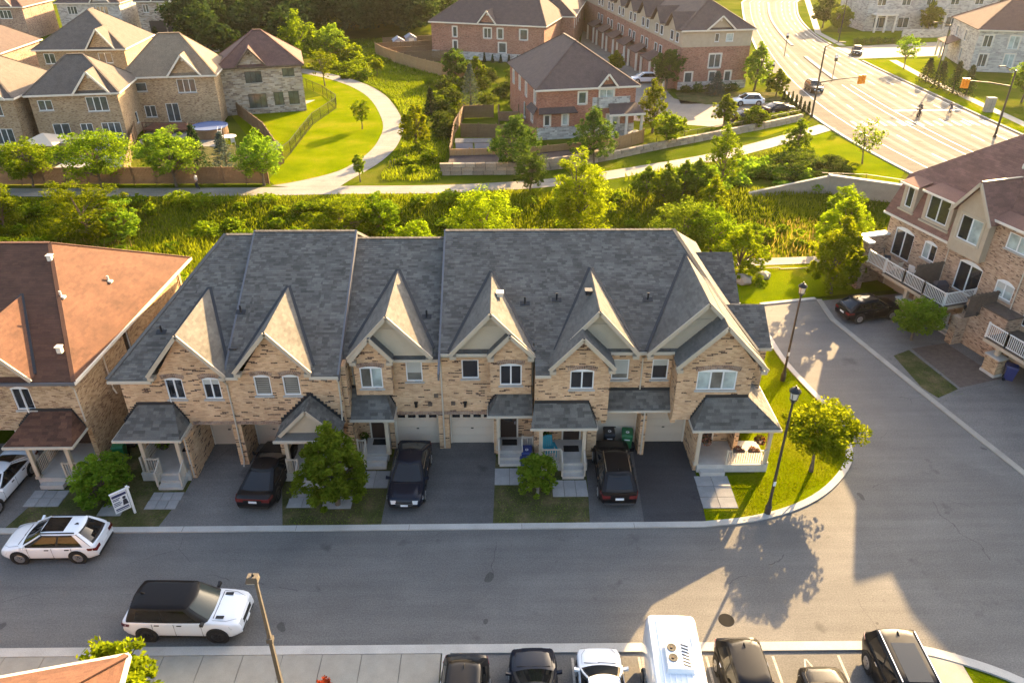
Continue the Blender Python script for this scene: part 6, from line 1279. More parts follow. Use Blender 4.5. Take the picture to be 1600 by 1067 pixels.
car('pale car parked between the houses at the upper left', 'suv', 'paint_carwhite', (-60.5, 131, .01), 95, detail=False)
car('dark car on the turning circle', 'sedan', 'paint_carblack', (-56.5, 160, .01), 60, detail=False)
car('dark car on the far pavement edge of the main road', 'hatch', 'paint_carblack', (67.5, 152.5, .012), 250, detail=False)
# ================================================================== STREET FURNITURE
def lantern_lamp(label, x, y, h):
    T = thing('street_lamp', label, 'street lamp', (x, y, 0), group='black lantern street lamps')
    MB().lathe([(.16, 0), (.16, .5), (.11, .62), (.075, 1.0), (.05, h - .55), (.05, h - .5)], (0, 0, 0), 12).build('pole', 'pole_dark', T, world=False)
    MB().lathe([(.05, h - .52), (.11, h - .48), (.07, h - .42), (.19, h - .34), (.19, h - .30)], (0, 0, 0), 10).build('collar', 'metal_black', T, world=False)
    la = MB().lathe([(.15, h - .30), (.21, h + .1)], (0, 0, 0), 8).build('lantern', 'lantern_glass', T, world=False)
    for k in range(4): t = math.pi / 4 + k * math.pi / 2; MB().bar((.165 * math.cos(t), .165 * math.sin(t), h - .30), (.225 * math.cos(t), .225 * math.sin(t), h + .11), .018, k=5).build('lantern_rib', 'metal_black', la, world=False)
    MB().lathe([(.27, h + .1), (.27, h + .14), (.15, h + .28), (.05, h + .33), (.03, h + .42)], (0, 0, 0), 10).build('lantern_cap', 'metal_black', T, world=False)
    MB().box(-.06, .06, -.085, -.055, 1.9, 2.15).build('notice_plate', 'plate', T, world=False)
    return T
lantern_lamp('black lantern lamp post on the corner lawn beside the young tree', 13.15, 28.35, 7.35)
lantern_lamp('black lantern lamp post behind the end townhouse at the side road', 17.75, 40.4, 6.6)
T = thing('street_lamp', 'beige street lamp with a square head at the lower edge of the street', 'street lamp', (-8.45, 17.95, .06))
MB().hexa([(-.08, -.08, 0), (.08, -.08, 0), (.08, .08, 0), (-.08, .08, 0), (-.045, -.045, 7.0), (.045, -.045, 7.0), (.045, .045, 7.0), (-.045, .045, 7.0)]).build('pole', 'pole_concrete', T, world=False)
MB().hexa([(-.32, -.15, 6.98), (.11, -.15, 6.98), (.11, .15, 6.98), (-.32, .15, 6.98), (-.24, -.11, 7.22), (.10, -.11, 7.22), (.10, .11, 7.22), (-.24, .11, 7.22)]).build('lamp_head', 'pole_concrete', T, world=False); MB().box(-.28, -.02, -.12, .12, 6.93, 6.975).build('lens', 'lantern_glass', T, world=False); MB().lathe([(.04, 7.22), (.05, 7.29), (.03, 7.31)], (-.05, 0, 0), 8).build('photocell', 'metal_black', T, world=False); MB().box(-.11, .11, -.11, .11, 3.9, 4.1).build('bracket', 'pole_concrete', T, world=False)
def traffic_signal(label, x, y, hp, armz, dx, dy, heads):
    T = thing('traffic_signal', label, 'traffic light', (x, y, 0), group='traffic signals on mast arms')
    MB().lathe([(.2, 0), (.2, .3), (.14, .35), (.10, hp)], (0, 0, 0), 10).build('pole', 'pole_dark', T, world=False)
    e = Vector((dx, dy, armz + .6)); MB().tube([(0, 0, armz), tuple(e * .5 + Vector((0, 0, armz * .5 + .1))), tuple(e)], [.09, .07, .05], 8).build('mast_arm', 'pole_dark', T, world=False)
    for q in heads:
        d = Vector((dx, dy, 0)); c = Vector((dx, dy, 0)) * q + Vector((0, 0, armz + .6 * q - .1)); hd = MB().box(c.x - .26, c.x + .26, c.y - .13, c.y + .15, c.z - .80, c.z + .36).build('signal_head', 'signal_yellow', T, world=False)
        for k in range(3): MB().bar((c.x, c.y - .15, c.z + .18 - k * .38), (c.x, c.y - .30, c.z + .18 - k * .38), .13, .14, 10).build('visor', 'signal_yellow', hd, world=False)
    MB().tube([(0, 0, hp - .1), (dx * .28, dy * .28, hp + .45)], [.06, .04], 6).build('lamp_arm', 'pole_dark', T, world=False); MB().hexa([(dx * .26, -.14, hp + .38), (dx * .40, -.14, hp + .40), (dx * .40, .14, hp + .40), (dx * .26, .14, hp + .38), (dx * .26, -.1, hp + .52), (dx * .40, -.1, hp + .52), (dx * .40, .1, hp + .52), (dx * .26, .1, hp + .52)]).build('lamp_head', 'pole_concrete', T, world=False)
    return T
traffic_signal('tall dark traffic signal mast left of the main road by the parking court', 42.6, 106.0, 9.3, 4.6, 6.4, .8, (.93, 1.0))
traffic_signal('traffic signal mast at the right kerb of the main road', 62.3, 95.6, 8.2, 6.3, -5.6, .6, (.94, 1.0))
for lab, x, y, h in (('far traffic signal post on the median', 53.8, 128.5, 4.2), ('farther signal post on the median before the side street', 53.0, 150.5, 4.2), ('street sign post at the near corner of the court', 43.4, 127.5, 3.4)):
    T = thing('signal_post', lab, 'post', (x, y, 0)); MB().bar((0, 0, 0), (0, 0, h), .06, k=8).build('pole', 'pole_dark', T, world=False); MB().box(-.22, .22, -.1, .1, h - 1.0, h).build('signal_head', 'metal_black', T, world=False); MB().box(-.24, .24, -.16, -.101, h - .5, h - .1).build('backplate', 'sign_white', T, world=False)
def tall_lamp(label, x, y, h, dx):
    T = thing('street_lamp', label, 'street lamp', (x, y, 0), group='tall lamps of the main road'); MB().lathe([(.14, 0), (.12, 1), (.08, h)], (0, 0, 0), 8).build('pole', 'pole_dark', T, world=False); MB().tube([(0, 0, h - .2), (dx * .5, 0, h + .3), (dx, 0, h + .4)], [.06, .05, .05], 6).build('arm', 'pole_dark', T, world=False); MB().box(min(dx, dx * 1.25), max(dx, dx * 1.25), -.15, .15, h + .3, h + .45).build('lamp_head', 'pole_concrete', T, world=False)
tall_lamp('tall lamp post before the grey stone house at the upper right', 69.5, 126, 9, -2.2); tall_lamp('tall lamp post before the long stone row at the top right', 69.2, 166, 8.5, -2.2)
T = thing('utility_cabinet', 'pale utility cabinet on the pavement right of the main road', 'cabinet', (68.6, 108.6, 0)); MB().box(-.55, .55, -.4, .4, .0, 1.9).build('body', 'concrete', T, world=False); MB().box(-.6, .6, -.45, .45, 1.9, 1.98).build('lid', 'concrete', T, world=False); MB().box(-.01, .01, -.41, -.401, .1, 1.8).build('door_gap', 'metal_black', T, world=False)
# --- estate sign on the front lawn
T = thing('lawn_sign', 'white estate sign board hanging from a white post on the front lawn', 'sign', (-18.75, 28.75, 0), R(42))
MB().box(-.055, .055, -.055, .055, 0, 1.75).build('post', 'sign_white', T, world=False); MB().box(-.85, .12, -.035, .035, 1.6, 1.68).build('arm', 'sign_white', T, world=False)
bd = MB().box(-.82, -.08, -.018, .018, .42, 1.55).build('board', 'sign_white', T, world=False)
MB().box(-.79, -.11, -.024, -.0185, 1.36, 1.51).build('print', 'sign_navy', bd, world=False)
pm = MB()
for z, a, b in ((1.25, -.78, -.42), (1.17, -.78, -.50), (1.02, -.78, -.46), (.93, -.78, -.40), (.84, -.78, -.48), (.52, -.76, -.14)): pm.box(a, b, -.024, -.0185, z, z + .045)
pm.box(-.76, -.14, -.024, -.0185, .60, .68).build('print', 'sign_navy', bd, world=False)
MB().lathe([(.085, -.0005), (.085, .005)], (0, 0, 0), 12, 'y').build('portrait', 'cloth_dark', bd, world=False).location = (-.25, -.024, 1.2); MB().hexa([(-.38, -.024, .76), (-.12, -.024, .76), (-.12, -.0185, .76), (-.38, -.0185, .76), (-.33, -.024, 1.1), (-.17, -.024, 1.1), (-.17, -.0185, 1.1), (-.33, -.0185, 1.1)]).build('portrait', 'cloth_dark', bd, world=False)
# --- wheeled bins
def bin_(label, x, y, mat, rz=0., mark=True, s=1., z=.014):
    T = thing('wheeled_bin', label, 'bin', (x, y, z), R(rz)); T.scale = (s, s, s)
    MB().hexa([(-.23, -.25, .06), (.23, -.25, .06), (.23, .25, .06), (-.23, .25, .06), (-.30, -.34, .98), (.30, -.34, .98), (.30, .32, .98), (-.30, .32, .98)]).build('body', mat, T, world=False)
    MB().hexa([(-.32, -.38, .98), (.32, -.38, .98), (.32, .36, .98), (-.32, .36, .98), (-.28, -.3, 1.06), (.28, -.3, 1.06), (.28, .34, 1.10), (-.28, .34, 1.10)]).build('lid', mat, T, world=False); MB().bar((-.28, .40, 1.0), (.28, .40, 1.0), .025, k=6).build('handle', mat, T, world=False)
    for sx in (-1, 1): MB().bar((sx * .24, .26, .1), (sx * .30, .26, .1), .1, k=12).build('wheel', 'tyre', T, world=False)
    if mark:
        mk = MB()
        for k in range(3): t = 2 * math.pi * k / 3; mk.beam((.09 * math.cos(t), -.06 + .09 * math.sin(t), 1.082), (.09 * math.cos(t + 1.6), -.06 + .09 * math.sin(t + 1.6), 1.082), .035, .02)
        mk.box(-.15, .15, -.335, -.31, .70, .76); mk.build('mark', 'sign_white', T, world=False)
bin_('green wheeled bin in the gap beside the brown roofed row', -21.2, 33.0, 'bin_green', 10, False, z=0); bin_('black wheeled bin behind the green one in the gap between rows', -21.1, 34.2, 'bin_black', 0, False, z=0)
bin_('upper blue recycling bin beside the middle porch steps', 1.12, 32.35, 'bin_blue', 0, z=0, s=.95); bin_('lower blue recycling bin nearest the small lawn tree', 1.05, 31.45, 'bin_blue', 5, z=0, s=.95)
bin_('black wheeled bin with white mark in front of the garage', 5.78, 33.85, 'bin_black'); bin_('green wheeled bin in front of the garage behind the black SUV', 6.78, 33.75, 'bin_green', -8)
pb = FR_.P(14.9, 0, -2.0); bin_('blue lidded bin beside the brick pier at the right', pb[0], pb[1], 'bin_blue', 60, False); pb = FR_.P(7.2, 0, -1.4); bin_('dark bin under the balcony at the right', pb[0], pb[1], 'bin_black', 60, True)
# --- on the porches
T = thing('chair', 'teal garden chair on the middle porch', 'chair', (2.35, 32.5, .5), R(15))
for i in range(5): MB().hexa([(-.28 + i * .115, .22, .35), (-.18 + i * .115, .22, .35), (-.18 + i * .115, .26, .35), (-.28 + i * .115, .26, .35), (-.28 + i * .115, .42, 1.05 - .03 * abs(i - 2)), (-.18 + i * .115, .42, 1.05 - .03 * abs(i - 2)), (-.18 + i * .115, .46, 1.05 - .03 * abs(i - 2)), (-.28 + i * .115, .46, 1.05 - .03 * abs(i - 2))]).build('back_slat', 'chair_teal', T, world=False)
MB().box(-.28, .28, -.3, .24, .33, .38).build('seat', 'chair_teal', T, world=False)
for sx in (-1, 1):
    MB().box(sx * .33 - .06, sx * .33 + .06, -.32, .3, .55, .59).build('arm', 'chair_teal', T, world=False)
    for y in (-.28, .22): MB().box(sx * .3 - .035, sx * .3 + .035, y - .03, y + .03, 0, .55).build('leg', 'chair_teal', T, world=False)
def doormat(label, x, y, z=.502): tag(MB().box(x - .42, x + .42, y - .26, y + .26, z, z + .02).build('doormat', 'mat_black'), label, 'doormat')
doormat('black doormat on the first porch', -17.4, 33.2); doormat('black doormat before the dark middle door', .2, 33.6); doormat('black doormat on the porch with the teal chair', 3.6, 33.0); doormat('black doormat before the third door', -7.0, 33.7)
def leafball(rx, rz, n, size, seed, mat, name, par, loc):
    rs = np.random.RandomState(seed); mb = MB()
    for i in range(n):
        v = rs.normal(size=3); v /= np.linalg.norm(v); p = Vector((v[0] * rx, v[1] * rx, v[2] * rz)) * rs.uniform(.5, 1.0) + Vector(loc); a = Vector(rs.normal(size=3)).normalized() * size; b = a.cross(Vector(rs.normal(size=3))).normalized() * size * .6
        mb.poly([p - a, p + b, p + a, p - b], rs.uniform(0, 1))
    return mb.build(name, mat, par, world=False)
def basket(label, x, y, z, mat='flower_mix'):
    T = thing('hanging_basket', label, 'hanging basket', (x, y, z)); MB().lathe([(.05, -.22), (.17, -.12), (.2, 0), (.18, .0)], (0, 0, 0), 10).build('pot', 'wood_dark', T, world=False); leafball(.32, .28, 160, .07, int(x * 10) + 99, mat, 'flowers', T, (0, 0, .05))
    for k in range(3): t = k * 2.1; MB().bar((.18 * math.cos(t), .18 * math.sin(t), 0), (0, 0, .75), .008, k=4).build('chain', 'metal_black', T, world=False)
basket('hanging flower basket at the left of the end porch', 10.6, 31.75, 1.95); basket('hanging flower basket with orange blooms at the right of the end porch', 13.45, 31.75, 1.95)
def planter(label, x, y, z=.5, n=140, mat='flower_mix', r=.2):
    T = thing('flower_pot', label, 'flower pot', (x, y, z)); MB().lathe([(r * .7, 0), (r, .32), (r * 1.08, .34), (r * .9, .34)], (0, 0, 0), 12).build('pot', 'wood_dark', T, world=False); leafball(r * 1.7, r * 1.5, n, .07, int(abs(x) * 17), mat, 'plant', T, (0, 0, .5))
planter('large potted plant at the left back of the first porch', -18.9, 33.3, .5, 260, 'leaf_mid', .3); planter('potted plant by the third porch wall', -7.85, 33.6, .5, 120, 'leaf_deep', .16); planter('leafy potted plant behind the teal chair', 2.2, 33.4, .5, 220, 'leaf_deep', .24)
for k, x in enumerate((12.35, 13.15)): T = thing('railing_planter', ('left', 'right')[k] + ' railing planter of dark flowers on the end porch', 'planter', (x, 31.55, 1.38)); MB().box(-.3, .3, -.1, .06, 0, .16).build('box', 'wood_dark', T, world=False); leafball(.26, .12, 90, .06, k + 5, 'flower_mix', 'flowers', T, (0, 0, .2))
# --- balcony furniture at the right
def patio_chair(label, p, rz, mat='rail_white'):
    T = thing('patio_chair', label, 'chair', p, R(rz)); MB().box(-.25, .25, -.25, .25, .42, .46).build('seat', mat, T, world=False); MB().hexa([(-.25, .22, .46), (.25, .22, .46), (.25, .25, .46), (-.25, .25, .46), (-.25, .32, .98), (.25, .32, .98), (.25, .35, .98), (-.25, .35, .98)]).build('backrest', mat, T, world=False)
    for sx in (-1, 1):
        for y in (-.22, .22): MB().bar((sx * .22, y, 0), (sx * .22, y, .42), .02, k=6).build('leg', mat, T, world=False)
patio_chair('white patio chair on the first balcony', FR_.P(4.6, 2.452, -1.2), 120); patio_chair('pale fabric patio chair beside the first balcony door', FR_.P(3.7, 2.452, -1.9), 200, 'fabric_sand'); patio_chair('dark patio chair beside the wing wall', FR_.P(1.9, 2.452, -1.2), 70, 'cloth_dark')
T = thing('barbecue', 'covered dark barbecue on the second balcony', 'barbecue', FR_.P(7.6, 2.452, -1.6)); MB().hexa([(-.5, -.3, .0), (.5, -.3, .0), (.5, .3, .0), (-.5, .3, .0), (-.45, -.25, .9), (.45, -.25, .9), (.45, .25, .9), (-.45, .25, .9)]).build('cover', 'cloth_dark', T, world=False); MB().hexa([(-.45, -.25, .9), (.45, -.25, .9), (.45, .25, .9), (-.45, .25, .9), (-.3, -.12, 1.1), (.3, -.12, 1.1), (.3, .12, 1.1), (-.3, .12, 1.1)]).build('hood', 'cloth_dark', T, world=False)
# --- backyards
T = thing('deck', 'red brown wooden deck behind the tan brick house', 'deck', (-43.6, 99.9, 0)); MB().box(-3.0, 2.6, -1.2, 1.7, .3, .5).build('platform', 'deck_red', T, world=False)
for i in range(14): MB().box(-3.0, 2.6, -1.2 + i * .205, -1.2 + i * .205 + .19, .5, .53).build('deck_board', 'deck_red', T, world=False)
for x in (-3.0, -1.2, .6, 2.55): MB().box(x - .05, x + .05, -1.2, -1.1, 0, 1.4).build('post', 'deck_red', T, world=False)
MB().box(-3.0, 2.6, -1.19, -1.11, 1.3, 1.38).box(-3.0, 2.6, -1.18, -1.12, .7, .76).build('railing', 'deck_red', T, world=False)
for i, sx in enumerate((.0,)): MB().box(-.8, .8, -1.9, -1.21, 0, .28).build('step', 'deck_red', T, world=False)
def round_pool(label, x, y, r, h):
    T = thing('pool', label, 'pool', (x, y, 0)); MB().lathe([(r, 0), (r, h), (r - .12, h), (r - .12, h - .12)], (0, 0, 0), 26).build('wall', 'wood_fence', T, world=False); MB().lathe([(r - .13, h - .14), (r - .14, h - .12)], (0, 0, 0), 26).build('water', 'water_blue', T, world=False); MB().lathe([(r + .06, h - .01), (r + .06, h + .05), (r - .14, h + .05), (r - .14, h)], (0, 0, 0), 26).build('rim', 'cloth_blue', T, world=False)
round_pool('round above ground pool beside the deck of the tan house', -37.6, 97.6, 2.2, 1.2)
T = thing('pool_ladder', 'white ladder leaning at the round pool', 'ladder', (-35.7, 95.6, 0))
for sx in (-.25, .25): MB().tube([(sx, -.5, 0), (sx, 0, 1.3), (sx, .4, 1.5)], [.03] * 3, 6).build('rail', 'rail_white', T, world=False)
for k in range(4): MB().box(-.25, .25, -.45 + k * .11, -.35 + k * .11, .25 + k * .28, .29 + k * .28).build('rung', 'rail_white', T, world=False)
T = thing('patio_table', 'white patio table on the tan house patio', 'table', (-34.3, 94.6, 0)); MB().lathe([(.9, .70), (.9, .74)], (0, 0, 0), 20).build('top', 'rail_white', T, world=False)
for k in range(4): t = k * math.pi / 2 + .7; MB().bar((.6 * math.cos(t), .6 * math.sin(t), 0), (.5 * math.cos(t), .5 * math.sin(t), .7), .03, k=6).build('leg', 'rail_white', T, world=False)
patio_chair('white chair beside the round patio table', (-33.4, 93.2, 0), 200)
T = thing('gazebo', 'sand coloured fabric gazebo in the paved yard', 'gazebo', (-53.0, 87.6, 0)); a = 1.9
for sx in (-1, 1):
    for sy in (-1, 1): MB().bar((sx * a, sy * a, 0), (sx * a, sy * a, 2.2), .05, k=6).build('post', 'metal_black', T, world=False)
cn = MB(); [cn.slab([p, q, (0, 0, 3.1)], .03) for p, q in (((-2.1, -2.1, 2.2), (2.1, -2.1, 2.2)), ((2.1, -2.1, 2.2), (2.1, 2.1, 2.2)), ((2.1, 2.1, 2.2), (-2.1, 2.1, 2.2)), ((-2.1, 2.1, 2.2), (-2.1, -2.1, 2.2)))]; cn.build('canopy', 'fabric_sand', T, world=False)
T = thing('barbecue', 'kettle barbecue under the sand coloured gazebo', 'barbecue', (-52.6, 86.9, 0)); MB().lathe([(.1, .55), (.35, .7), (.4, .85), (.34, 1.02), (.1, 1.1)], (0, 0, 0), 14).build('kettle', 'metal_black', T, world=False)
for k in range(3): t = k * 2.1; MB().bar((.3 * math.cos(t), .3 * math.sin(t), 0), (.15 * math.cos(t), .15 * math.sin(t), .65), .02, k=5).build('leg', 'metal_black', T, world=False)
T = thing('glass_balustrade', 'white framed glass balustrade of the raised patio', 'railing', (-48.6, 90.6, 0))
for i in range(4): MB().box(-3.2 + i * 1.5 - .05, -3.2 + i * 1.5 + .05, -.05, .05, 0, 1.7).build('post', 'rail_white', T, world=False)
for i in range(3): MB().box(-3.12 + i * 1.5, -1.83 + i * 1.5, -.015, .015, .7, 1.55).build('pane', 'glass_far', T, world=False)
MB().box(-3.25, 1.35, -.04, .04, 1.6, 1.68).build('rail', 'rail_white', T, world=False)
def shed(label, x, y, w_, d, h, mat, roofm, rz=0):
    T = thing('shed', label, 'shed', (x, y, 0), R(rz)); MB().box(-w_ / 2, w_ / 2, -d / 2, d / 2, 0, h).poly([(-w_ / 2, -d / 2, h), (w_ / 2, -d / 2, h), (0, -d / 2, h + .5)]).build('wall', mat, T, world=False); r_ = MB(); [r_.slab([(s * (w_ / 2 + .15), -d / 2 - .15, h - .1), (0, -d / 2 - .15, h + .56), (0, d / 2 + .15, h + .56), (s * (w_ / 2 + .15), d / 2 + .15, h - .1)], .05) for s in (-1, 1)]; r_.build('roof', roofm, T, world=False); MB().box(-.5, .5, -d / 2 - .02, -d / 2 - .002, .05, h - .15).build('door', 'cream_trim', T, world=False)
shed('small wooden shed at the corner of the bright lawn', -26.6, 85.6, 1.7, 1.9, 1.9, 'wood_fence', 'shingle_slate', -35)

for lab, x in (('left', -4.7), ('right', -2.5)):
    T = thing('storage_cabinet', lab + ' one of two pale grey storage cabinets in the red house yard', 'cabinet', (x, 88.4, 0)); MB().box(-1.0, 1.0, -.6, .6, .05, 1.75).build('body', 'shed_white', T, world=False); MB().hexa([(-1.08, -.68, 1.75), (1.08, -.68, 1.75), (1.08, .68, 1.75), (-1.08, .68, 1.75), (-1.08, -.68, 1.80), (1.08, -.68, 1.80), (1.08, .68, 1.92), (-1.08, .68, 1.92)]).build('lid', 'shingle_slate', T, world=False)
    for s in (-1, 1): MB().box(min(s * .04, s * .94), max(s * .04, s * .94), -.63, -.602, .15, 1.65).build('door', 'shed_white', T, world=False)
shed('white shed nearest the curving fence', -20.6, 157.4, 2.0, 2.4, 2.0, 'shed_white', 'shed_white', 15); shed('white shed farther behind the curving fence', -18.6, 161.0, 2.0, 2.4, 2.0, 'shed_white', 'shed_white', 15)
T = thing('raised_deck', 'wooden raised deck at the side of the red brick house', 'deck', (.6, 100.5, 0)); MB().box(-1.4, 1.4, -2, 2, 1.5, 1.7).build('platform', 'wood_fence', T, world=False)
for sx in (-1.3, 1.3):
    for y in (-1.9, 1.9): MB().box(sx - .07, sx + .07, y - .07, y + .07, 0, 2.7).build('post', 'wood_fence', T, world=False)
MB().box(-1.4, 1.4, -2.03, -1.95, 1.75, 2.6).box(-1.43, -1.35, -1.94, 2, 1.75, 2.6).build('railing', 'wood_fence', T, world=False)
tag(MB().lathe([(.25, 1.0), (.32, 2.4), (.06, 2.9)], (1.9, 113.0, 0), 10).build('parasol', 'sign_red'), 'closed red parasol behind the red brick house', 'parasol')
T = thing('bicycle_rack', 'low dark bench rack beside the junction of footpaths', 'rack', (-12.2, 85.2, 0), R(55)); 
for k in range(5): MB().tube([(-1.4 + k * .7, 0, 0), (-1.4 + k * .7, 0, .7), (-1.1 + k * .7, 0, .7), (-1.1 + k * .7, 0, 0)], [.035] * 4, 6).build('hoop', 'metal_black', T, world=False)
MB().box(-1.6, 1.8, -.05, .05, .0, .06).build('rail', 'metal_black', T, world=False)

# ================================================================== PEOPLE
def person(label, p, rz, pts, edges, clothes, hair='hair_dark', group=None):
    """one continuous body grown from a skeleton; hair and clothes are children"""
    me_ = bpy.data.meshes.new('person'); me_.from_pydata([q[0] for q in pts], [], []); me_.edges.add(len(edges)); me_.edges.foreach_set('vertices', [i for e in edges for i in e]); me_.update(); me_.materials.append(MT['skin'])
    o = bpy.data.objects.new('person', me_); col.objects.link(o); o.location = p; o.rotation_euler = (0, 0, R(rz)); tag(o, label, 'person', group)
    o.modifiers.new('skin', 'SKIN'); 
    for i, q in enumerate(pts): me_.skin_vertices[0].data[i].radius = (q[1], q[1])
    me_.skin_vertices[0].data[0].use_root = True
    s = o.modifiers.new('sub', 'SUBSURF'); s.levels = 1; s.render_levels = 1
    for nm, mat, segs in clothes:
        mb = MB()
        for a, b, ra, rb in segs: mb.bar(pts[a][0], pts[b][0], ra, rb, 10)
        mb.build(nm, mat, o, True, world=False)
    h = Vector(pts[HEAD][0]); MB().lathe([(.03, -.02), (.105, .0), (.112, .05), (.08, .11), (.02, .13)], (h.x, h.y - .015, h.z + .01), 10).build('hair', hair, o, True, world=False)
    return o
HEAD = 4
WALK = [((0, 0, .95), .13), ((0, 0, 1.2), .14), ((0, 0, 1.42), .13), ((0, .02, 1.52), .06), ((0, .03, 1.64), .10), ((.19, 0, 1.4), .06), ((.23, .08, 1.13), .045), ((.24, .22, .92), .035), ((-.19, 0, 1.4), .06), ((-.23, -.06, 1.13), .045), ((-.24, .02, .88), .035), ((.1, 0, .9), .10), ((.1, .16, .5), .07), ((.1, .1, .09), .045), ((.1, .24, .05), .035), ((-.1, 0, .9), .10), ((-.1, -.04, .5), .07), ((-.1, -.26, .12), .045), ((-.1, -.14, .05), .035)]
WE = [(0, 1), (1, 2), (2, 3), (3, 4), (2, 5), (5, 6), (6, 7), (2, 8), (8, 9), (9, 10), (0, 11), (11, 12), (12, 13), (13, 14), (0, 15), (15, 16), (16, 17), (17, 18)]
def wear(top, trousers): return [('shirt', top, [(0, 1, .15, .165), (1, 2, .165, .15), (2, 5, .12, .085), (5, 6, .08, .062), (2, 8, .12, .085), (8, 9, .08, .062)]), ('trousers', trousers, [(0, 11, .14, .12), (11, 12, .12, .085), (12, 13, .085, .06), (0, 15, .14, .12), (15, 16, .12, .085), (16, 17, .085, .06)])]
person('person in pale top walking on the footpath by the wooden fence', (-32.2, 77.0, .02), 90, WALK, WE, wear('cloth_pale', 'cloth_dark')); person('person in pale top walking up the lane beside the pavement', (19.8, 192, .01), 10, WALK, WE, wear('cloth_pale', 'cloth_blue')); person('person in dark clothes walking in the middle of the lane', (23.5, 194, .01), 10, WALK, WE, wear('cloth_dark', 'cloth_dark'))
RIDE = [((0, -.25, .98), .13), ((0, -.08, 1.2), .14), ((0, .12, 1.38), .13), ((0, .2, 1.46), .06), ((0, .28, 1.56), .10), ((.19, .14, 1.36), .06), ((.22, .3, 1.15), .045), ((.2, .48, 1.02), .035), ((-.19, .14, 1.36), .06), ((-.22, .3, 1.15), .045), ((-.2, .48, 1.02), .035), ((.1, -.22, .95), .10), ((.11, .12, .78), .07), ((.11, .02, .36), .045), ((.11, .14, .32), .035), ((-.1, -.22, .95), .10), ((-.11, .1, .62), .07), ((-.11, -.08, .22), .045), ((-.11, .04, .18), .035)]
def bicycle(label, p, rz):
    T = thing('bicycle', label, 'bicycle', p, R(rz), 'bicycles on the main road')
    for y in (-.55, .55):
        wm = MB(); k = 18
        for i in range(k): a, b = 2 * math.pi * i / k, 2 * math.pi * (i + 1) / k; wm.bar((0, y + .34 * math.cos(a), .35 + .34 * math.sin(a)), (0, y + .34 * math.cos(b), .35 + .34 * math.sin(b)), .022, k=5)
        for i in range(6): a = math.pi * i / 6; wm.bar((0, y + .33 * math.cos(a), .35 + .33 * math.sin(a)), (0, y - .33 * math.cos(a), .35 - .33 * math.sin(a)), .005, k=4)
        wm.build('wheel', 'tyre', T, world=False)
    fm = MB()
    for a, b in (((0, -.55, .35), (0, -.05, .32)), ((0, -.05, .32), (0, -.2, .85)), ((0, -.55, .35), (0, -.18, .78)), ((0, -.18, .78), (0, .38, .84)), ((0, -.05, .32), (0, .40, .76)), ((0, .55, .35), (0, .37, .95))): fm.bar(a, b, .022, k=6)
    fm.build('frame', 'metal_black', T, world=False); MB().bar((-.22, .44, .98), (.22, .44, .98), .018, k=6).build('handlebar', 'metal_black', T, world=False); MB().hexa([(-.07, -.34, .86), (.07, -.34, .86), (.03, -.06, .86), (-.03, -.06, .86), (-.07, -.34, .91), (.07, -.34, .91), (.03, -.06, .91), (-.03, -.06, .91)]).build('saddle', 'metal_black', T, world=False); MB().bar((-.1, -.05, .32), (.1, -.05, .32), .02, k=6).build('pedal', 'metal_black', T, world=False)
for lab, x, y, c1, c2 in (('nearest', 56.6, 104.4, 'cloth_dark', 'cloth_dark'), ('second nearest', 57.9, 106.6, 'cloth_dark', 'cloth_dark'), ('farthest right', 62.2, 106.8, 'cloth_dark', 'cloth_blue')):
    bicycle(lab + ' bicycle of the three on the main road', (x, y, .012), -10); person('cyclist on the ' + lab + ' bicycle on the main road', (x, y, .03), -10, RIDE, WE, wear(c1, c2))
# ================================================================== VEGETATION
def quads_mesh(name, P, A, B, tone, mat):
    """many leaf quads at once: centre P, half axes A and B"""
    n = len(P); V = np.empty((n, 4, 3), np.float32); V[:, 0] = P - A; V[:, 1] = P + B; V[:, 2] = P + A; V[:, 3] = P - B
    me_ = bpy.data.meshes.new(name); me_.vertices.add(n * 4); me_.vertices.foreach_set('co', V.ravel()); me_.loops.add(n * 4); me_.loops.foreach_set('vertex_index', np.arange(n * 4, dtype=np.int32)); me_.polygons.add(n); me_.polygons.foreach_set('loop_start', np.arange(0, n * 4, 4, dtype=np.int32))
    try: me_.polygons.foreach_set('loop_total', np.full(n, 4, np.int32))
    except Exception: pass
    at = me_.attributes.new('tone', 'FLOAT', 'FACE'); at.data.foreach_set('value', tone.astype(np.float32)); me_.materials.append(MT[mat]); me_.update(); me_.validate(); return me_
def unit(v): return v / np.linalg.norm(v, axis=1, keepdims=True)
def seed_ph(rs): return rs.uniform(0, 6)
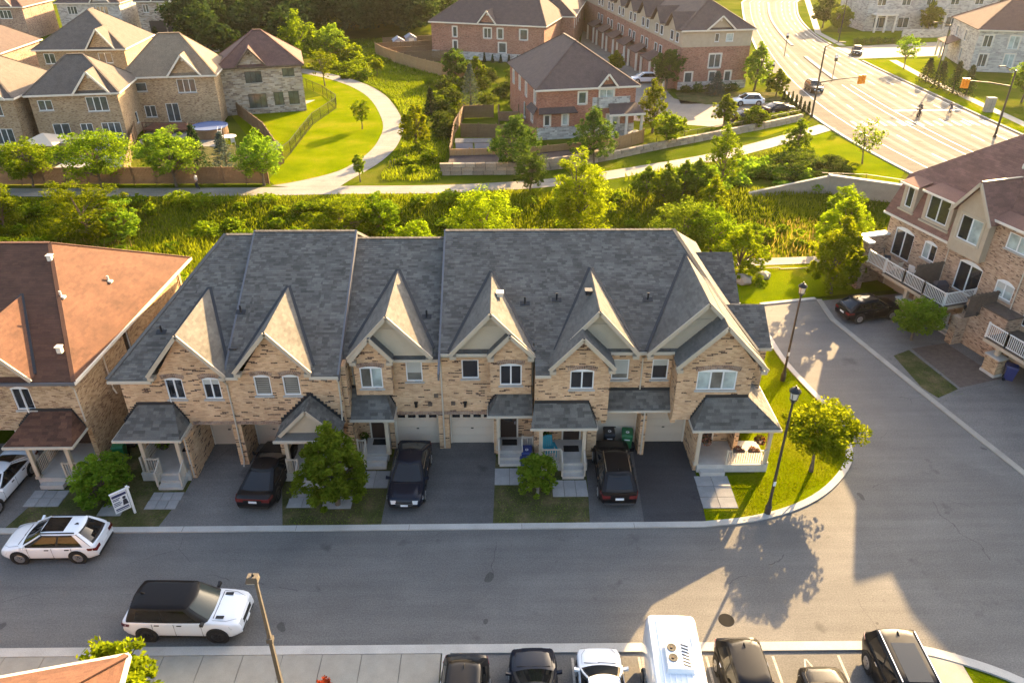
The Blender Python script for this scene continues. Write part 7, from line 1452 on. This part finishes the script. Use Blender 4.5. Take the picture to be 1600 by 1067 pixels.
def crown_pts(rs, kind, n):
    """leaf centres in a unit tree: height 1, crown width 1 (x,y within +-.5)"""
    if kind == 'conifer':
        k = 15; P = []
        for i in range(k):
            h = .06 + .92 * (i / k) ** .95; r = .5 * (1 - h) ** .85 + .015; nb = max(5, int(11 * (1 - h)) + 3); ph = rs.uniform(0, 6)
            for j in range(nb):
                t = ph + 2 * math.pi * j / nb + rs.uniform(-.25, .25); m = max(6, int(n / k / nb)); q = rs.uniform(.12, 1, m) ** .8; rr = r * q * rs.uniform(.8, 1.1)
                P.append(np.stack([rr * np.cos(t) + rs.normal(0, .018, m), rr * np.sin(t) + rs.normal(0, .018, m), h - .06 * q + rs.normal(0, .011, m)], 1))
        return np.concatenate(P), None
    if kind == 'ovate': nc, zc, a, hz = 150, .56, .43, .43
    elif kind == 'round': nc, zc, a, hz = 140, .60, .44, .38
    elif kind == 'spread': nc, zc, a, hz = 150, .70, .46, .27
    elif kind == 'shrub': nc, zc, a, hz = 100, .46, .44, .48
    elif kind == 'upright': nc, zc, a, hz = 70, .56, .30, .44
    else: nc, zc, a, hz = 70, .64, .42, .34
    if kind == 'upright':      # several rising leaders
        C = []; nc = 170
        for (x, y, top, w_) in ((0, 0, 1.0, .26), (-.28, .05, .78, .24), (.28, -.03, .86, .24), (.05, -.26, .70, .22), (-.06, .26, .74, .22)):
            for i in range(34): h = rs.uniform(.15, 1); C.append([x + rs.normal(0, w_ * .42 * (1.15 - h * .8)), y + rs.normal(0, w_ * .42 * (1.15 - h * .8)), top * (.14 + .84 * h)])
        C = np.array(C)
    else:
        D = unit(rs.normal(size=(nc, 3))); rad = rs.uniform(.25, 1.06, nc) ** .6; C = D * rad[:, None] * [a, a, hz] * (1 + .16 * np.sin(D[:, :1] * 5 + seed_ph(rs)) * np.cos(D[:, 1:2] * 4 + 1) + .1 * np.sin(D[:, 2:3] * 7))
        if kind == 'ovate': C[:, :2] *= (1.12 - .8 * np.clip(C[:, 2:3] / hz, -.2, 1))
        C[:, 2] += zc
    m = n // len(C); S = rs.uniform(.03, .095, len(C)) * (1.2 if kind in ('round', 'spread', 'shrub') else 1.0)
    if kind == 'sapling': S *= 1.15
    P = (C[:, None, :] + unit(rs.normal(size=(len(C) * m, 3))).reshape(len(C), m, 3) * (rs.uniform(.15, 1, (len(C), m, 1)) ** .5) * S[:, None, None] * [1.15, 1.15, .85]).reshape(-1, 3)
    return P, C
_TREES = {}
def tree_meshes(kind, mat, n, leaf, seed, bark='bark', width=1., height=1.):
    key = (kind, mat, n, leaf, seed, bark, round(width, 1), round(height, 1))
    if key in _TREES: return _TREES[key]
    rs = np.random.RandomState(seed); P, C = crown_pts(rs, kind, n); S = np.array([width, width, height]); W_ = P * S; m = len(P)
    D = rs.normal(size=(m, 3)); D[:, 2] = np.abs(D[:, 2]) * .35 - .1; A = unit(D) * (leaf * rs.uniform(.4, 1.45, (m, 1))); nb = rs.normal(size=(m, 3)) + np.array([0, 0, .8]); B = unit(np.cross(A, nb)) * (leaf * .62 * rs.uniform(.7, 1.2, (m, 1)))
    if kind == 'conifer': B *= .55
    if C is not None:
        ctone = rs.uniform(-.25, .25, len(C)); q = len(P) // len(C); tone = np.repeat(ctone, q) + rs.uniform(.15, .85, m)
    else: tone = rs.uniform(.0, 1., m)
    cm = quads_mesh('crown', W_, A, B, np.clip(tone, 0, 1), mat)
    mb = MB(); ht = height; r0 = .035 * (height ** .8) * (.75 if kind == 'sapling' else 1)
    top = {'conifer': .97, 'shrub': .5, 'upright': .8}.get(kind, .72); seg = [(0, 0, -.05)]; lean = rs.normal(0, .012, 2) * ht
    for i in range(1, 6): f = i / 5 * top; seg.append((lean[0] * i + rs.normal(0, .006) * ht, lean[1] * i + rs.normal(0, .006) * ht, f * ht))
    mb.tube(seg, [r0 * (1.25 if i == 0 else 1 - .16 * i) for i in range(6)], 8)
    if C is not None:
        idx = rs.permutation(len(C))[:18 if kind != 'sapling' else 10]
        for k in idx:
            e = Vector(C[k] * S); f = max(.14, min(.9, .55 * C[k][2] / top)); j = f * 5; i0 = int(j); b0 = Vector(seg[min(i0, 5)]).lerp(Vector(seg[min(i0 + 1, 5)]), j - i0); md = b0.lerp(e, .5) + Vector((0, 0, .06 * ht)); mb.tube([b0, md, e], [r0 * .45, r0 * .3, r0 * .1], 5)
    tm_ = mb.mesh('trunk', bark, True); _TREES[key] = (cm, tm_); return cm, tm_
def plant(name, label, cat, x, y, h, w_, kind, mat, n=3000, leaf=.13, seed=1, bark='bark', rz=None, group=None, z=None):
    cm, tm_ = tree_meshes(kind, mat, n, leaf, seed, bark, w_, h); z = float(hgt(x, y)) if z is None else z
    T = thing(name, label, cat, (x, y, z), random.uniform(0, 6.28) if rz is None else rz, group)
    meshobj('crown', cm, T); meshobj('trunk', tm_, T); return T
def tree_px(label, bx, by, ty, wpx, kind, mat, name='tree', cat='tree', n=3000, leaf=None, seed=1, bark='bark', group=None, z=0.):
    g_ = G(bx, by, z); h = AY(bx, ty, g_.y).z - z; zc = g_.y * math.cos(PITCH) + (H - h / 2) * math.sin(PITCH); w_ = wpx * zc / F
    z0 = float(hgt(g_.x, g_.y)); h = max(h - (z0 - z), .6)
    return plant(name, label, cat, g_.x, g_.y, h, w_ * 1.06, kind, mat, n, leaf or max(.10, .0015 * zc), seed, bark, group=group, z=z0 if z == 0. else z)
# --- by the street
plant('shrub', 'leafy shrub between the two porches at the left', 'shrub', -20.7, 29.9, 2.6, 3.3, 'shrub', 'leaf_mid', 9000, .085, 11)
plant('tree', 'dense green maple in front of the gabled porch', 'tree', -8.62, 29.2, 4.9, 3.5, 'ovate', 'leaf_mid', 17000, .088, 12, rz=0)
plant('tree', 'small young tree on the lawn between the driveways', 'tree', 1.62, 29.95, 2.7, 2.2, 'ovate', 'leaf_mid', 6000, .078, 13, 'bark_pale')
plant('tree', 'bright spreading tree on the corner lawn', 'tree', 16.5, 31.6, 4.2, 4.3, 'spread', 'leaf_yellow', 13000, .085, 14)
pt_ = FR_.P(9.0, 0, -4.3); plant('tree', 'small tree before the entrance steps of the right hand row', 'tree', pt_[0], pt_[1], 3.4, 3.6, 'round', 'leaf_mid', 8000, .09, 15)
plant('tree', 'bright yellow green tree at the end of the side road', 'tree', 25.4, 52.6, 6.2, 4.2, 'ovate', 'leaf_yellow', 15000, .105, 16); plant('tree', 'second bright tree behind the end of the right hand row', 'tree', 29.0, 60.0, 7.0, 4.6, 'ovate', 'leaf_yellow', 11000, .115, 17); plant('tree', 'bright young tree on the lawn behind the end unit', 'tree', 19.2, 56.0, 5.4, 4.0, 'ovate', 'leaf_yellow', 10000, .10, 18)
plant('tree', 'bright tree beside the orange roof at the lower left', 'tree', -14.0, 17.1, 4.3, 3.3, 'round', 'leaf_yellow', 7000, .11, 19); plant('tree', 'dull hedge tree near the balcony wing wall', 'tree', 27.2, 54.6, 3.4, 3.0, 'round', 'leaf_mid', 3000, .13, 20)
o = plant('ornamental_grass', 'spiky orange red plant on the near pavement', 'plant', -7.05, 18.45, 1.15, .75, 'shrub', 'leaf_red', 1000, .06, 21)
o = plant('shrub', 'bush beside the dark rock at the end lawn', 'shrub', 20.3, 54.3, 1.0, 1.6, 'shrub', 'leaf_bright', 900, .1, 22)
rk = MB()
rs = np.random.RandomState(3)
def rock(label, x, y, r):
    bm = bmesh.new(); bmesh.ops.create_icosphere(bm, subdivisions=2, radius=r)
    for v in bm.verts: v.co *= random.uniform(.78, 1.12); v.co.z *= .6
    me_ = bpy.data.meshes.new('rock'); bm.to_mesh(me_); bm.free(); me_.materials.append(MT['concrete']); tag(meshobj('rock', me_, None, (x, y, r * .3)), label, 'rock')
rock('pale rock at the foot of the bright young tree', 19.0, 54.6, .8); rock('second pale rock beside the lawn edge', 20.9, 55.4, .6)
# --- in the ravine behind the townhouses (photo position: base, top, width)
TR = [
 ('bright tree rising behind the middle of the grey roof', 755, 385, 297, 105, 'round', 'leaf_yellow'), ('small bright tree top behind the grey roof', 650, 392, 347, 62, 'round', 'leaf_yellow'),
 ('bright shrub left of the centre below the footpath', 530, 352, 300, 105, 'shrub', 'leaf_bright'), ('shrub beside the bright shrub below the footpath', 592, 345, 302, 62, 'shrub', 'leaf_bright'),
 ('tall yellow many stemmed poplar in the ravine', 905, 352, 230, 135, 'upright', 'leaf_yellow'), ('dark round tree left of the yellow poplar', 828, 300, 236, 56, 'round', 'leaf_deep'),
 ('grey green willow below the footpath', 1065, 385, 315, 100, 'round', 'leaf_mid'), ('slim bright tree beside the footpath', 1126, 296, 193, 54, 'ovate', 'leaf_bright'), ('young bright tree right of the willow', 1112, 335, 275, 42, 'ovate', 'leaf_yellow'),
 ('leafy tree behind the side gables of the end unit', 1110, 395, 318, 80, 'round', 'leaf_bright'), ('thin tree beside the path near the traffic signal', 1240, 252, 186, 44, 'ovate', 'leaf_mid'), ('sapling on the sunlit grass beside the main road', 1347, 256, 190, 58, 'sapling', 'leaf_mid'),
 ('large bush in the ravine at the far left', 135, 352, 272, 140, 'shrub', 'leaf_bright'), ('bush at the left edge below the footpath', 2, 345, 280, 70, 'shrub', 'leaf_bright'), ('bush right of the large bush at the far left', 190, 352, 312, 60, 'shrub', 'leaf_mid'),
 ('tall shrub before the white headwall', 1320, 330, 290, 60, 'shrub', 'leaf_bright'), ('hedge shrub above the concrete wing wall', 1235, 275, 236, 120, 'shrub', 'leaf_deep'), ('second hedge shrub above the headwall', 1300, 272, 245, 70, 'shrub', 'leaf_deep'),
 # beside the red brick house
 ('green tree left of the red brick house corner', 806, 270, 176, 74, 'ovate', 'leaf_deep'), ('green tree in front of the red brick house', 927, 255, 168, 72, 'ovate', 'leaf_deep'), ('bright egg shaped tree right of the red brick house', 1019, 208, 122, 48, 'ovate', 'leaf_bright'), ('round bright tree below the egg shaped one', 1043, 228, 176, 54, 'round', 'leaf_bright'),
 ('young tree by the parked dark cars', 1131, 196, 148, 36, 'ovate', 'leaf_bright'), ('second young tree by the parked dark cars', 1178, 200, 165, 40, 'ovate', 'leaf_bright'), ('green tree at the corner of the three storey row', 1040, 142, 73, 48, 'round', 'leaf_deep'), ('tree between the three storey row and the main road', 1178, 142, 67, 44, 'ovate', 'leaf_mid'), ('small tree beside the signal mast', 1212, 150, 108, 34, 'ovate', 'leaf_mid'), ('small bright tree behind the dark roof', 962, 112, 80, 24, 'ovate', 'leaf_yellow'),
 ('yellow tree beside the footpath bend', 650, 230, 160, 52, 'upright', 'leaf_yellow'), ('bright tree before the brick townhouse wall', 745, 130, 88, 30, 'ovate', 'leaf_bright'), ('dark tree at the left of the brick townhouse wall', 712, 128, 76, 44, 'round', 'leaf_deep'),
 # yards at the left
 ('bright round tree behind the wooden fence at the far left', 52, 292, 218, 88, 'round', 'leaf_bright'), ('broad bright tree behind the wooden fence', 160, 292, 202, 122, 'round', 'leaf_bright'), ('green tree in the pool yard by the fence', 276, 292, 203, 92, 'round', 'leaf_mid'), ('round tree at the corner of the wooden fence', 413, 290, 208, 76, 'round', 'leaf_mid'),
 ('bright tree between the second row houses', 195, 122, 52, 62, 'ovate', 'leaf_yellow'), ('bright tree top behind the grey brown roofs', 100, 105, 58, 54, 'round', 'leaf_bright'), ('slim tree beside the turning circle', 288, 84, 40, 30, 'ovate', 'leaf_mid'), ('shrub beside the red brown deck', 245, 232, 205, 46, 'shrub', 'leaf_mid'),
 ('sapling in the middle of the bright lawn', 566, 202, 155, 34, 'sapling', 'leaf_bright'), ('young tree at the top of the bright lawn', 508, 135, 74, 50, 'sapling', 'leaf_bright'), ('thin sapling beside the footpath junction', 563, 284, 240, 20, 'sapling', 'leaf_mid'), ('young tree in the embankment grass', 590, 118, 92, 26, 'sapling', 'leaf_yellow'),
 ('bright tall tree at the edge of the wood', 470, 108, 16, 66, 'upright', 'leaf_bright'), ('green tree at the edge of the wood', 518, 100, 38, 60, 'round', 'leaf_mid'), ('bright bush below the wood', 545, 98, 62, 46, 'shrub', 'leaf_yellow'), ('bright round bush beside the bright tall tree', 452, 112, 60, 44, 'round', 'leaf_bright'),
 # along the lane and the right side
 ('first bright tree on the left of the lane', 880, 62, 18, 44, 'round', 'leaf_bright'), ('second bright tree on the left of the lane', 905, 46, 4, 44, 'round', 'leaf_bright'), ('third bright tree on the left of the lane', 933, 32, -8, 40, 'round', 'leaf_yellow'),
 ('round tree at the far side of the main road', 1310, 52, 8, 36, 'round', 'leaf_mid'), ('slim tree at the corner of the side street', 1412, 108, 54, 38, 'sapling', 'leaf_mid'), ('bright tree before the long stone row', 1450, 52, 6, 34, 'round', 'leaf_yellow'), ('green tree at the right edge before the stone house', 1596, 160, 96, 50, 'round', 'leaf_mid'), ('tree at the upper bend of the main road', 1285, 44, -6, 40, 'round', 'leaf_deep')]
for i, (lab, bx, by, ty, wp, kd, mt) in enumerate(TR):
    nm = 'shrub' if kd == 'shrub' else 'tree'
    tree_px(lab, bx, by, ty, wp, kd, mt, nm, nm, n=1300 if kd == 'sapling' else 20000 if kd == 'upright' and wp > 100 else 11000 if wp > 85 else (8000 if wp > 60 else 5000), seed=100 + i)
CN = [('dark spruce in the pool yard', 314, 275, 188, 52, 'leaf_conifer'), ('blue spruce in the pool yard', 355, 278, 200, 54, 'leaf_spruce'), ('spruce left of the red house yard', 735, 165, 94, 40, 'leaf_spruce'), ('small dark spruce on the embankment', 674, 182, 134, 30, 'leaf_conifer'), ('blue spruce before the three storey row', 1118, 148, 108, 34, 'leaf_spruce'), ('dark conifer beside the dark garage doors', 245, 62, 40, 18, 'leaf_conifer')]
CN += [('%s bushy tree of the group below the path' % q, x, y, t, 44, 'leaf_mid') for q, x, y, t in (('leftmost', 1008, 312, 258), ('second', 1038, 316, 256), ('third', 1066, 306, 252), ('rightmost', 1088, 300, 248))]
CN += [('%s conifer of the hedge before the grey stone house' % q, x, y, t, 34, 'leaf_conifer') for q, x, y, t in (('first', 1446, 128, 88), ('second', 1466, 138, 92), ('third', 1488, 146, 92), ('fourth', 1508, 150, 98))]
for i, (lab, bx, by, ty, wp, mt) in enumerate(CN):
    bushy = 'bushy' in lab; tree_px(lab, bx, by, ty, wp, 'ovate' if bushy else 'conifer', mt, 'tree' if bushy else 'conifer', 'tree', n=4200 if bushy else 2600, leaf=.13 if bushy else .16, seed=300 + i)
# small cedars in a row by the brick wall and the court
def row_of(labelf, pts, h, w_, kind, mat, name, group, n=700, leaf=.12):
    for i, (x, y) in enumerate(pts): plant(name, labelf(i), 'shrub', x, y, h * random.uniform(.85, 1.15), w_, kind, mat, n, leaf, 400 + i % 3, group=group)
ordn = ['first', 'second', 'third', 'fourth', 'fifth', 'sixth', 'seventh', 'eighth']
row_of(lambda i: ordn[i] + ' little cedar from the left along the brick townhouse wall', [(-3.6 + 1.5 * i, 145.6 - .46 * i) for i in range(7)], 1.7, .8, 'conifer', 'leaf_conifer', 'cedar', 'cedars along the brick wall', 500)
row_of(lambda i: ordn[i] + ' little cedar along the right side of the parking court', [(41.9 + .12 * i, 116 - 1.4 * i) for i in range(7)], 1.8, .8, 'conifer', 'leaf_conifer', 'cedar', 'cedars beside the parking court', 500)
row_of(lambda i: ordn[i] + ' clipped shrub before the end of the three storey row', [(28.2 + 1.9 * i, 120.9 + .3 * i) for i in range(5)], 1.3, 2.0, 'shrub', 'leaf_deep', 'shrub', 'shrubs before the three storey row', 900)
row_of(lambda i: ordn[i] + ' clipped bright shrub above the retaining wall by the dark cars', [(29.5 + 1.7 * i, 99.6 + .98 * i) for i in range(7)], 1.1, 1.9, 'shrub', 'leaf_bright', 'shrub', 'shrubs above the retaining wall', 800)
row_of(lambda i: ordn[i] + ' hedge shrub along the lawn at the far right of the main road', [(72 + 1.6 * i, 163.6 + .3 * i) for i in range(8)], 1.4, 1.8, 'shrub', 'leaf_deep', 'shrub', 'hedge beyond the main road', 600)
# --- growth nobody could count
def cover(name, label, boxes, nper, hmin, hmax, wd, mat, seed, keep=None, tmax=1.):
    rs = np.random.RandomState(seed); PX = []
    for (x0, x1, y0, y1, dens) in boxes:
        n = int((x1 - x0) * (y1 - y0) * nper * dens); PX.append(np.stack([rs.uniform(x0, x1, n), rs.uniform(y0, y1, n)], 1))
    Q = np.concatenate(PX)
    if keep is not None: Q = Q[keep(Q[:, 0], Q[:, 1])]
    n = len(Q); z = hgt(Q[:, 0], Q[:, 1]); pat = .5 + .5 * np.sin(Q[:, 0] * .33 + np.sin(Q[:, 1] * .41) * 2) * np.cos(Q[:, 1] * .29 + Q[:, 0] * .11)
    hh = rs.uniform(hmin, hmax, n) * (.55 + .75 * pat); P = np.stack([Q[:, 0], Q[:, 1], z + hh * .45], 1); d = rs.normal(0, .28, (n, 3)); d[:, 2] = 1; A = unit(d) * (hh * .55)[:, None]; t = rs.uniform(0, np.pi, n); B = np.stack([np.cos(t), np.sin(t), np.zeros(n)], 1) * (wd * rs.uniform(.6, 1.3, n))[:, None]
    me_ = quads_mesh(name, P, A, B, np.clip(pat * .55 + rs.uniform(0, .5, n), 0, tmax), mat); o = meshobj(name, me_); tag(o, label, None, None, 'stuff'); return o
def pathfree(x, y):
    pc = np.interp(x, [p[0] for p in mainc], [p[1] for p in mainc]); return (np.abs(y - pc) > 1.7) & ~((x > 14) & (y < 60.5))
def notbuilt(x, y):
    bx = np.interp(y, [p[1] for p in branch], [p[0] for p in branch]); return np.abs(x - bx) > 1.7
cover('ravine_grass', 'tall wild grass and weeds filling the ravine', [(-75, 42, 49.5, 76, 1.0)], 52, .15, .6, .05, 'grass_blade', 1, pathfree)
cover('dry_reeds', 'dry tan reeds among the wild grass', [(-44, -34, 58, 66, 1), (-30, -12, 54, 60, .5), (22, 36, 60, 70, .9), (-6, 2, 56, 62, .3)], 7, .4, 1.1, .045, 'grass_dry', 2)
cover('embankment_grass', 'wild grass on the embankment between footpath and brick townhouse', [(-13.5, -6.9, 79.4, 135, 1.0), (-21, -13, 100, 150, .8), (-40, -20, 134, 170, .6), (-24, -12, 120, 134, .8)], 30, .15, .5, .055, 'grass_blade', 3, lambda x, y: notbuilt(x, y) & (x > np.interp(y, [78, 90, 104, 119, 130, 138], [-14.8, -12.8, -13.4, -17.6, -23.8, -33])) & ~((y > 131) & (x > np.interp(y, [131, 154], [-6, -25]))))
cover('slope_grass', 'wild grass between the footpath and the retaining wall', [(13, 42, 79, 100, 1.0)], 14, .25, .8, .06, 'grass_blade', 4, lambda x, y: (y < np.interp(x, [13, 24, 32, 41], [80.5, 85.5, 90, 97])) & (x < 34))
cover('corner_lawn_grass', 'short mown grass of the corner lawn', [(9.9, 19.6, 27.9, 51, 1)], 260, .03, .09, .016, 'grass_lawn', 5, lambda x, y: (y > np.interp(x, [p[0] for p in cl[:22]], [p[1] for p in cl[:22]]) + .05) & (x < np.interp(y, [28, 31, 32.5, 34.4, 37, 40, 43, 47, 51], [12, 17.4, 18.8, 19.3, 19.3, 18.8, 18.35, 18.3, 19])) & ~((x > 9.5) & (x < 14.4) & (y > 31.1)) & ~((x > 9.9) & (x < 11.9) & (y > 28.6)))
cover('front_lawn_grass', 'patchy short grass of the small front lawns', [(-24.2, -17.3, 27.75, 30.6, 1), (-10.9, -6.4, 27.8, 30.8, 1), (-.5, 4.0, 27.8, 30.6, 1), (26.4, 28.6, 38.5, 41.5, 1)], 70, .02, .07, .014, 'leaf_mid', 6, lambda x, y: ~((x > -18.5) & (x < -16.7) & (y > 28.9)) & ~((x < -22.8) & (y > 29.1)) & ~((x > -11.3) & (x < -9.5) & (y > 28.9)) & ~((x > -7.8) & (x < -6) & (y > 30.4)) & ~((x > 2.4) & (y > 29.6) & (x < 5)) & ~((x < -19.3) & (x > -20.7) & (y > 28.4) & (y < 29.4)) & ~((x > -9.5) & (x < -7.8) & (y > 28.8) & (y < 29.9)))
# undergrowth of shrubs merging into one mass, and the wood behind
def mass(name, label, spots, kind, mat, n, leaf, seed):
    Ps, As, Bs, Ts = [], [], [], []; rs = np.random.RandomState(seed)
    for (x, y, h, w_) in spots:
        P, C = crown_pts(rs, kind, n); P = P * [w_, w_, h] + [x, y, float(hgt(x, y))]; m = len(P); D = rs.normal(size=(m, 3)); D[:, 2] *= .5; A = unit(D) * (leaf * rs.uniform(.6, 1.25, (m, 1))); B = unit(np.cross(A, rs.normal(size=(m, 3)) + [0, 0, .8])) * leaf * .62
        Ps.append(P); As.append(A); Bs.append(B); Ts.append(np.clip(rs.uniform(-.2, .3) + rs.uniform(.1, .9, m), 0, 1))
    me_ = quads_mesh(name, np.concatenate(Ps), np.concatenate(As), np.concatenate(Bs), np.concatenate(Ts), mat); tag(meshobj(name, me_), label, None, None, 'stuff')
rs = np.random.RandomState(44)
mass('undergrowth', 'dark bushes and weeds along the bank below the footpath', [(x, 72.2 + rs.uniform(-1.6, 1.2) + max(0, (x - 3)) * .33, rs.uniform(.5, 1.6), rs.uniform(1.2, 3.2)) for x in np.concatenate([np.arange(-62, -14, 2.1), np.arange(-14, 30, 2.8)])], 'shrub', 'leaf_bright', 600, .15, 45)
mass('undergrowth', 'low bright bushes in the middle of the ravine', [(rs.uniform(-60, 34), rs.uniform(56, 69), rs.uniform(.4, 1.3), rs.uniform(1.0, 3.0)) for _ in range(110)], 'shrub', 'leaf_bright', 500, .15, 46)
mass('undergrowth', 'bushes on the embankment and in the meadow corner', [(rs.uniform(-12.5, -7.4), rs.uniform(82, 128), rs.uniform(.6, 1.6), rs.uniform(1.6, 3.0)) for _ in range(26)] + [(rs.uniform(-30, -22), rs.uniform(131, 146), rs.uniform(.8, 2.2), rs.uniform(2, 4)) for _ in range(14)], 'shrub', 'leaf_bright', 500, .18, 47)
mass('undergrowth', 'bushes between the footpath and the main road', [(rs.uniform(17, 33), rs.uniform(76, 84), rs.uniform(.8, 2.2), rs.uniform(2, 3.6)) for _ in range(24)], 'shrub', 'leaf_mid', 600, .16, 48)
mass('woodland', 'dark dense wood behind the lawn and houses', [(rs.uniform(-68, -13), rs.uniform(166, 190), rs.uniform(8, 13), rs.uniform(7, 10)) for _ in range(48)] + [(rs.uniform(-34, -13), rs.uniform(170, 204), rs.uniform(9, 13), rs.uniform(7, 10)) for _ in range(24)] + [(rs.uniform(-70, -8), rs.uniform(188, 240), rs.uniform(10, 15), rs.uniform(7, 11)) for _ in range(60)] + [(rs.uniform(-66, -34), rs.uniform(148, 168), rs.uniform(6, 10), rs.uniform(5, 8)) for _ in range(14)] + [(rs.uniform(-160, 160), rs.uniform(255, 330), rs.uniform(9, 15), rs.uniform(8, 13)) for _ in range(60)], 'round', 'leaf_wood', 1500, .40, 49)
mass('undergrowth', 'dark garden bushes between the red brick house and the brick townhouse', [(rs.uniform(-6, 14), rs.uniform(112, 132), rs.uniform(.8, 2.6), rs.uniform(2, 4)) for _ in range(34)] + [(rs.uniform(-10, -6.8), rs.uniform(96, 128), rs.uniform(1, 2.6), rs.uniform(2, 3.6)) for _ in range(16)], 'shrub', 'leaf_deep', 600, .2, 50)
# ================================================================== THE EVENING AIR
hz = MB().box(-260, 260, -20, 345, -2.5, 29.0)
m = bpy.data.materials.new('haze'); m.use_nodes = True; n = m.node_tree; n.nodes.remove(n.nodes['Principled BSDF'])
pv = n.nodes.new('ShaderNodeVolumePrincipled'); pv.inputs['Color'].default_value = (.95, .86, .70, 1); pv.inputs['Density'].default_value = .00006; pv.inputs['Anisotropy'].default_value = .55
n.links.new(pv.outputs[0], n.nodes['Material Output'].inputs['Volume']); MT['haze'] = m
tag(hz.build('haze', 'haze'), 'thin golden evening haze over the whole place', None, None, 'stuff')
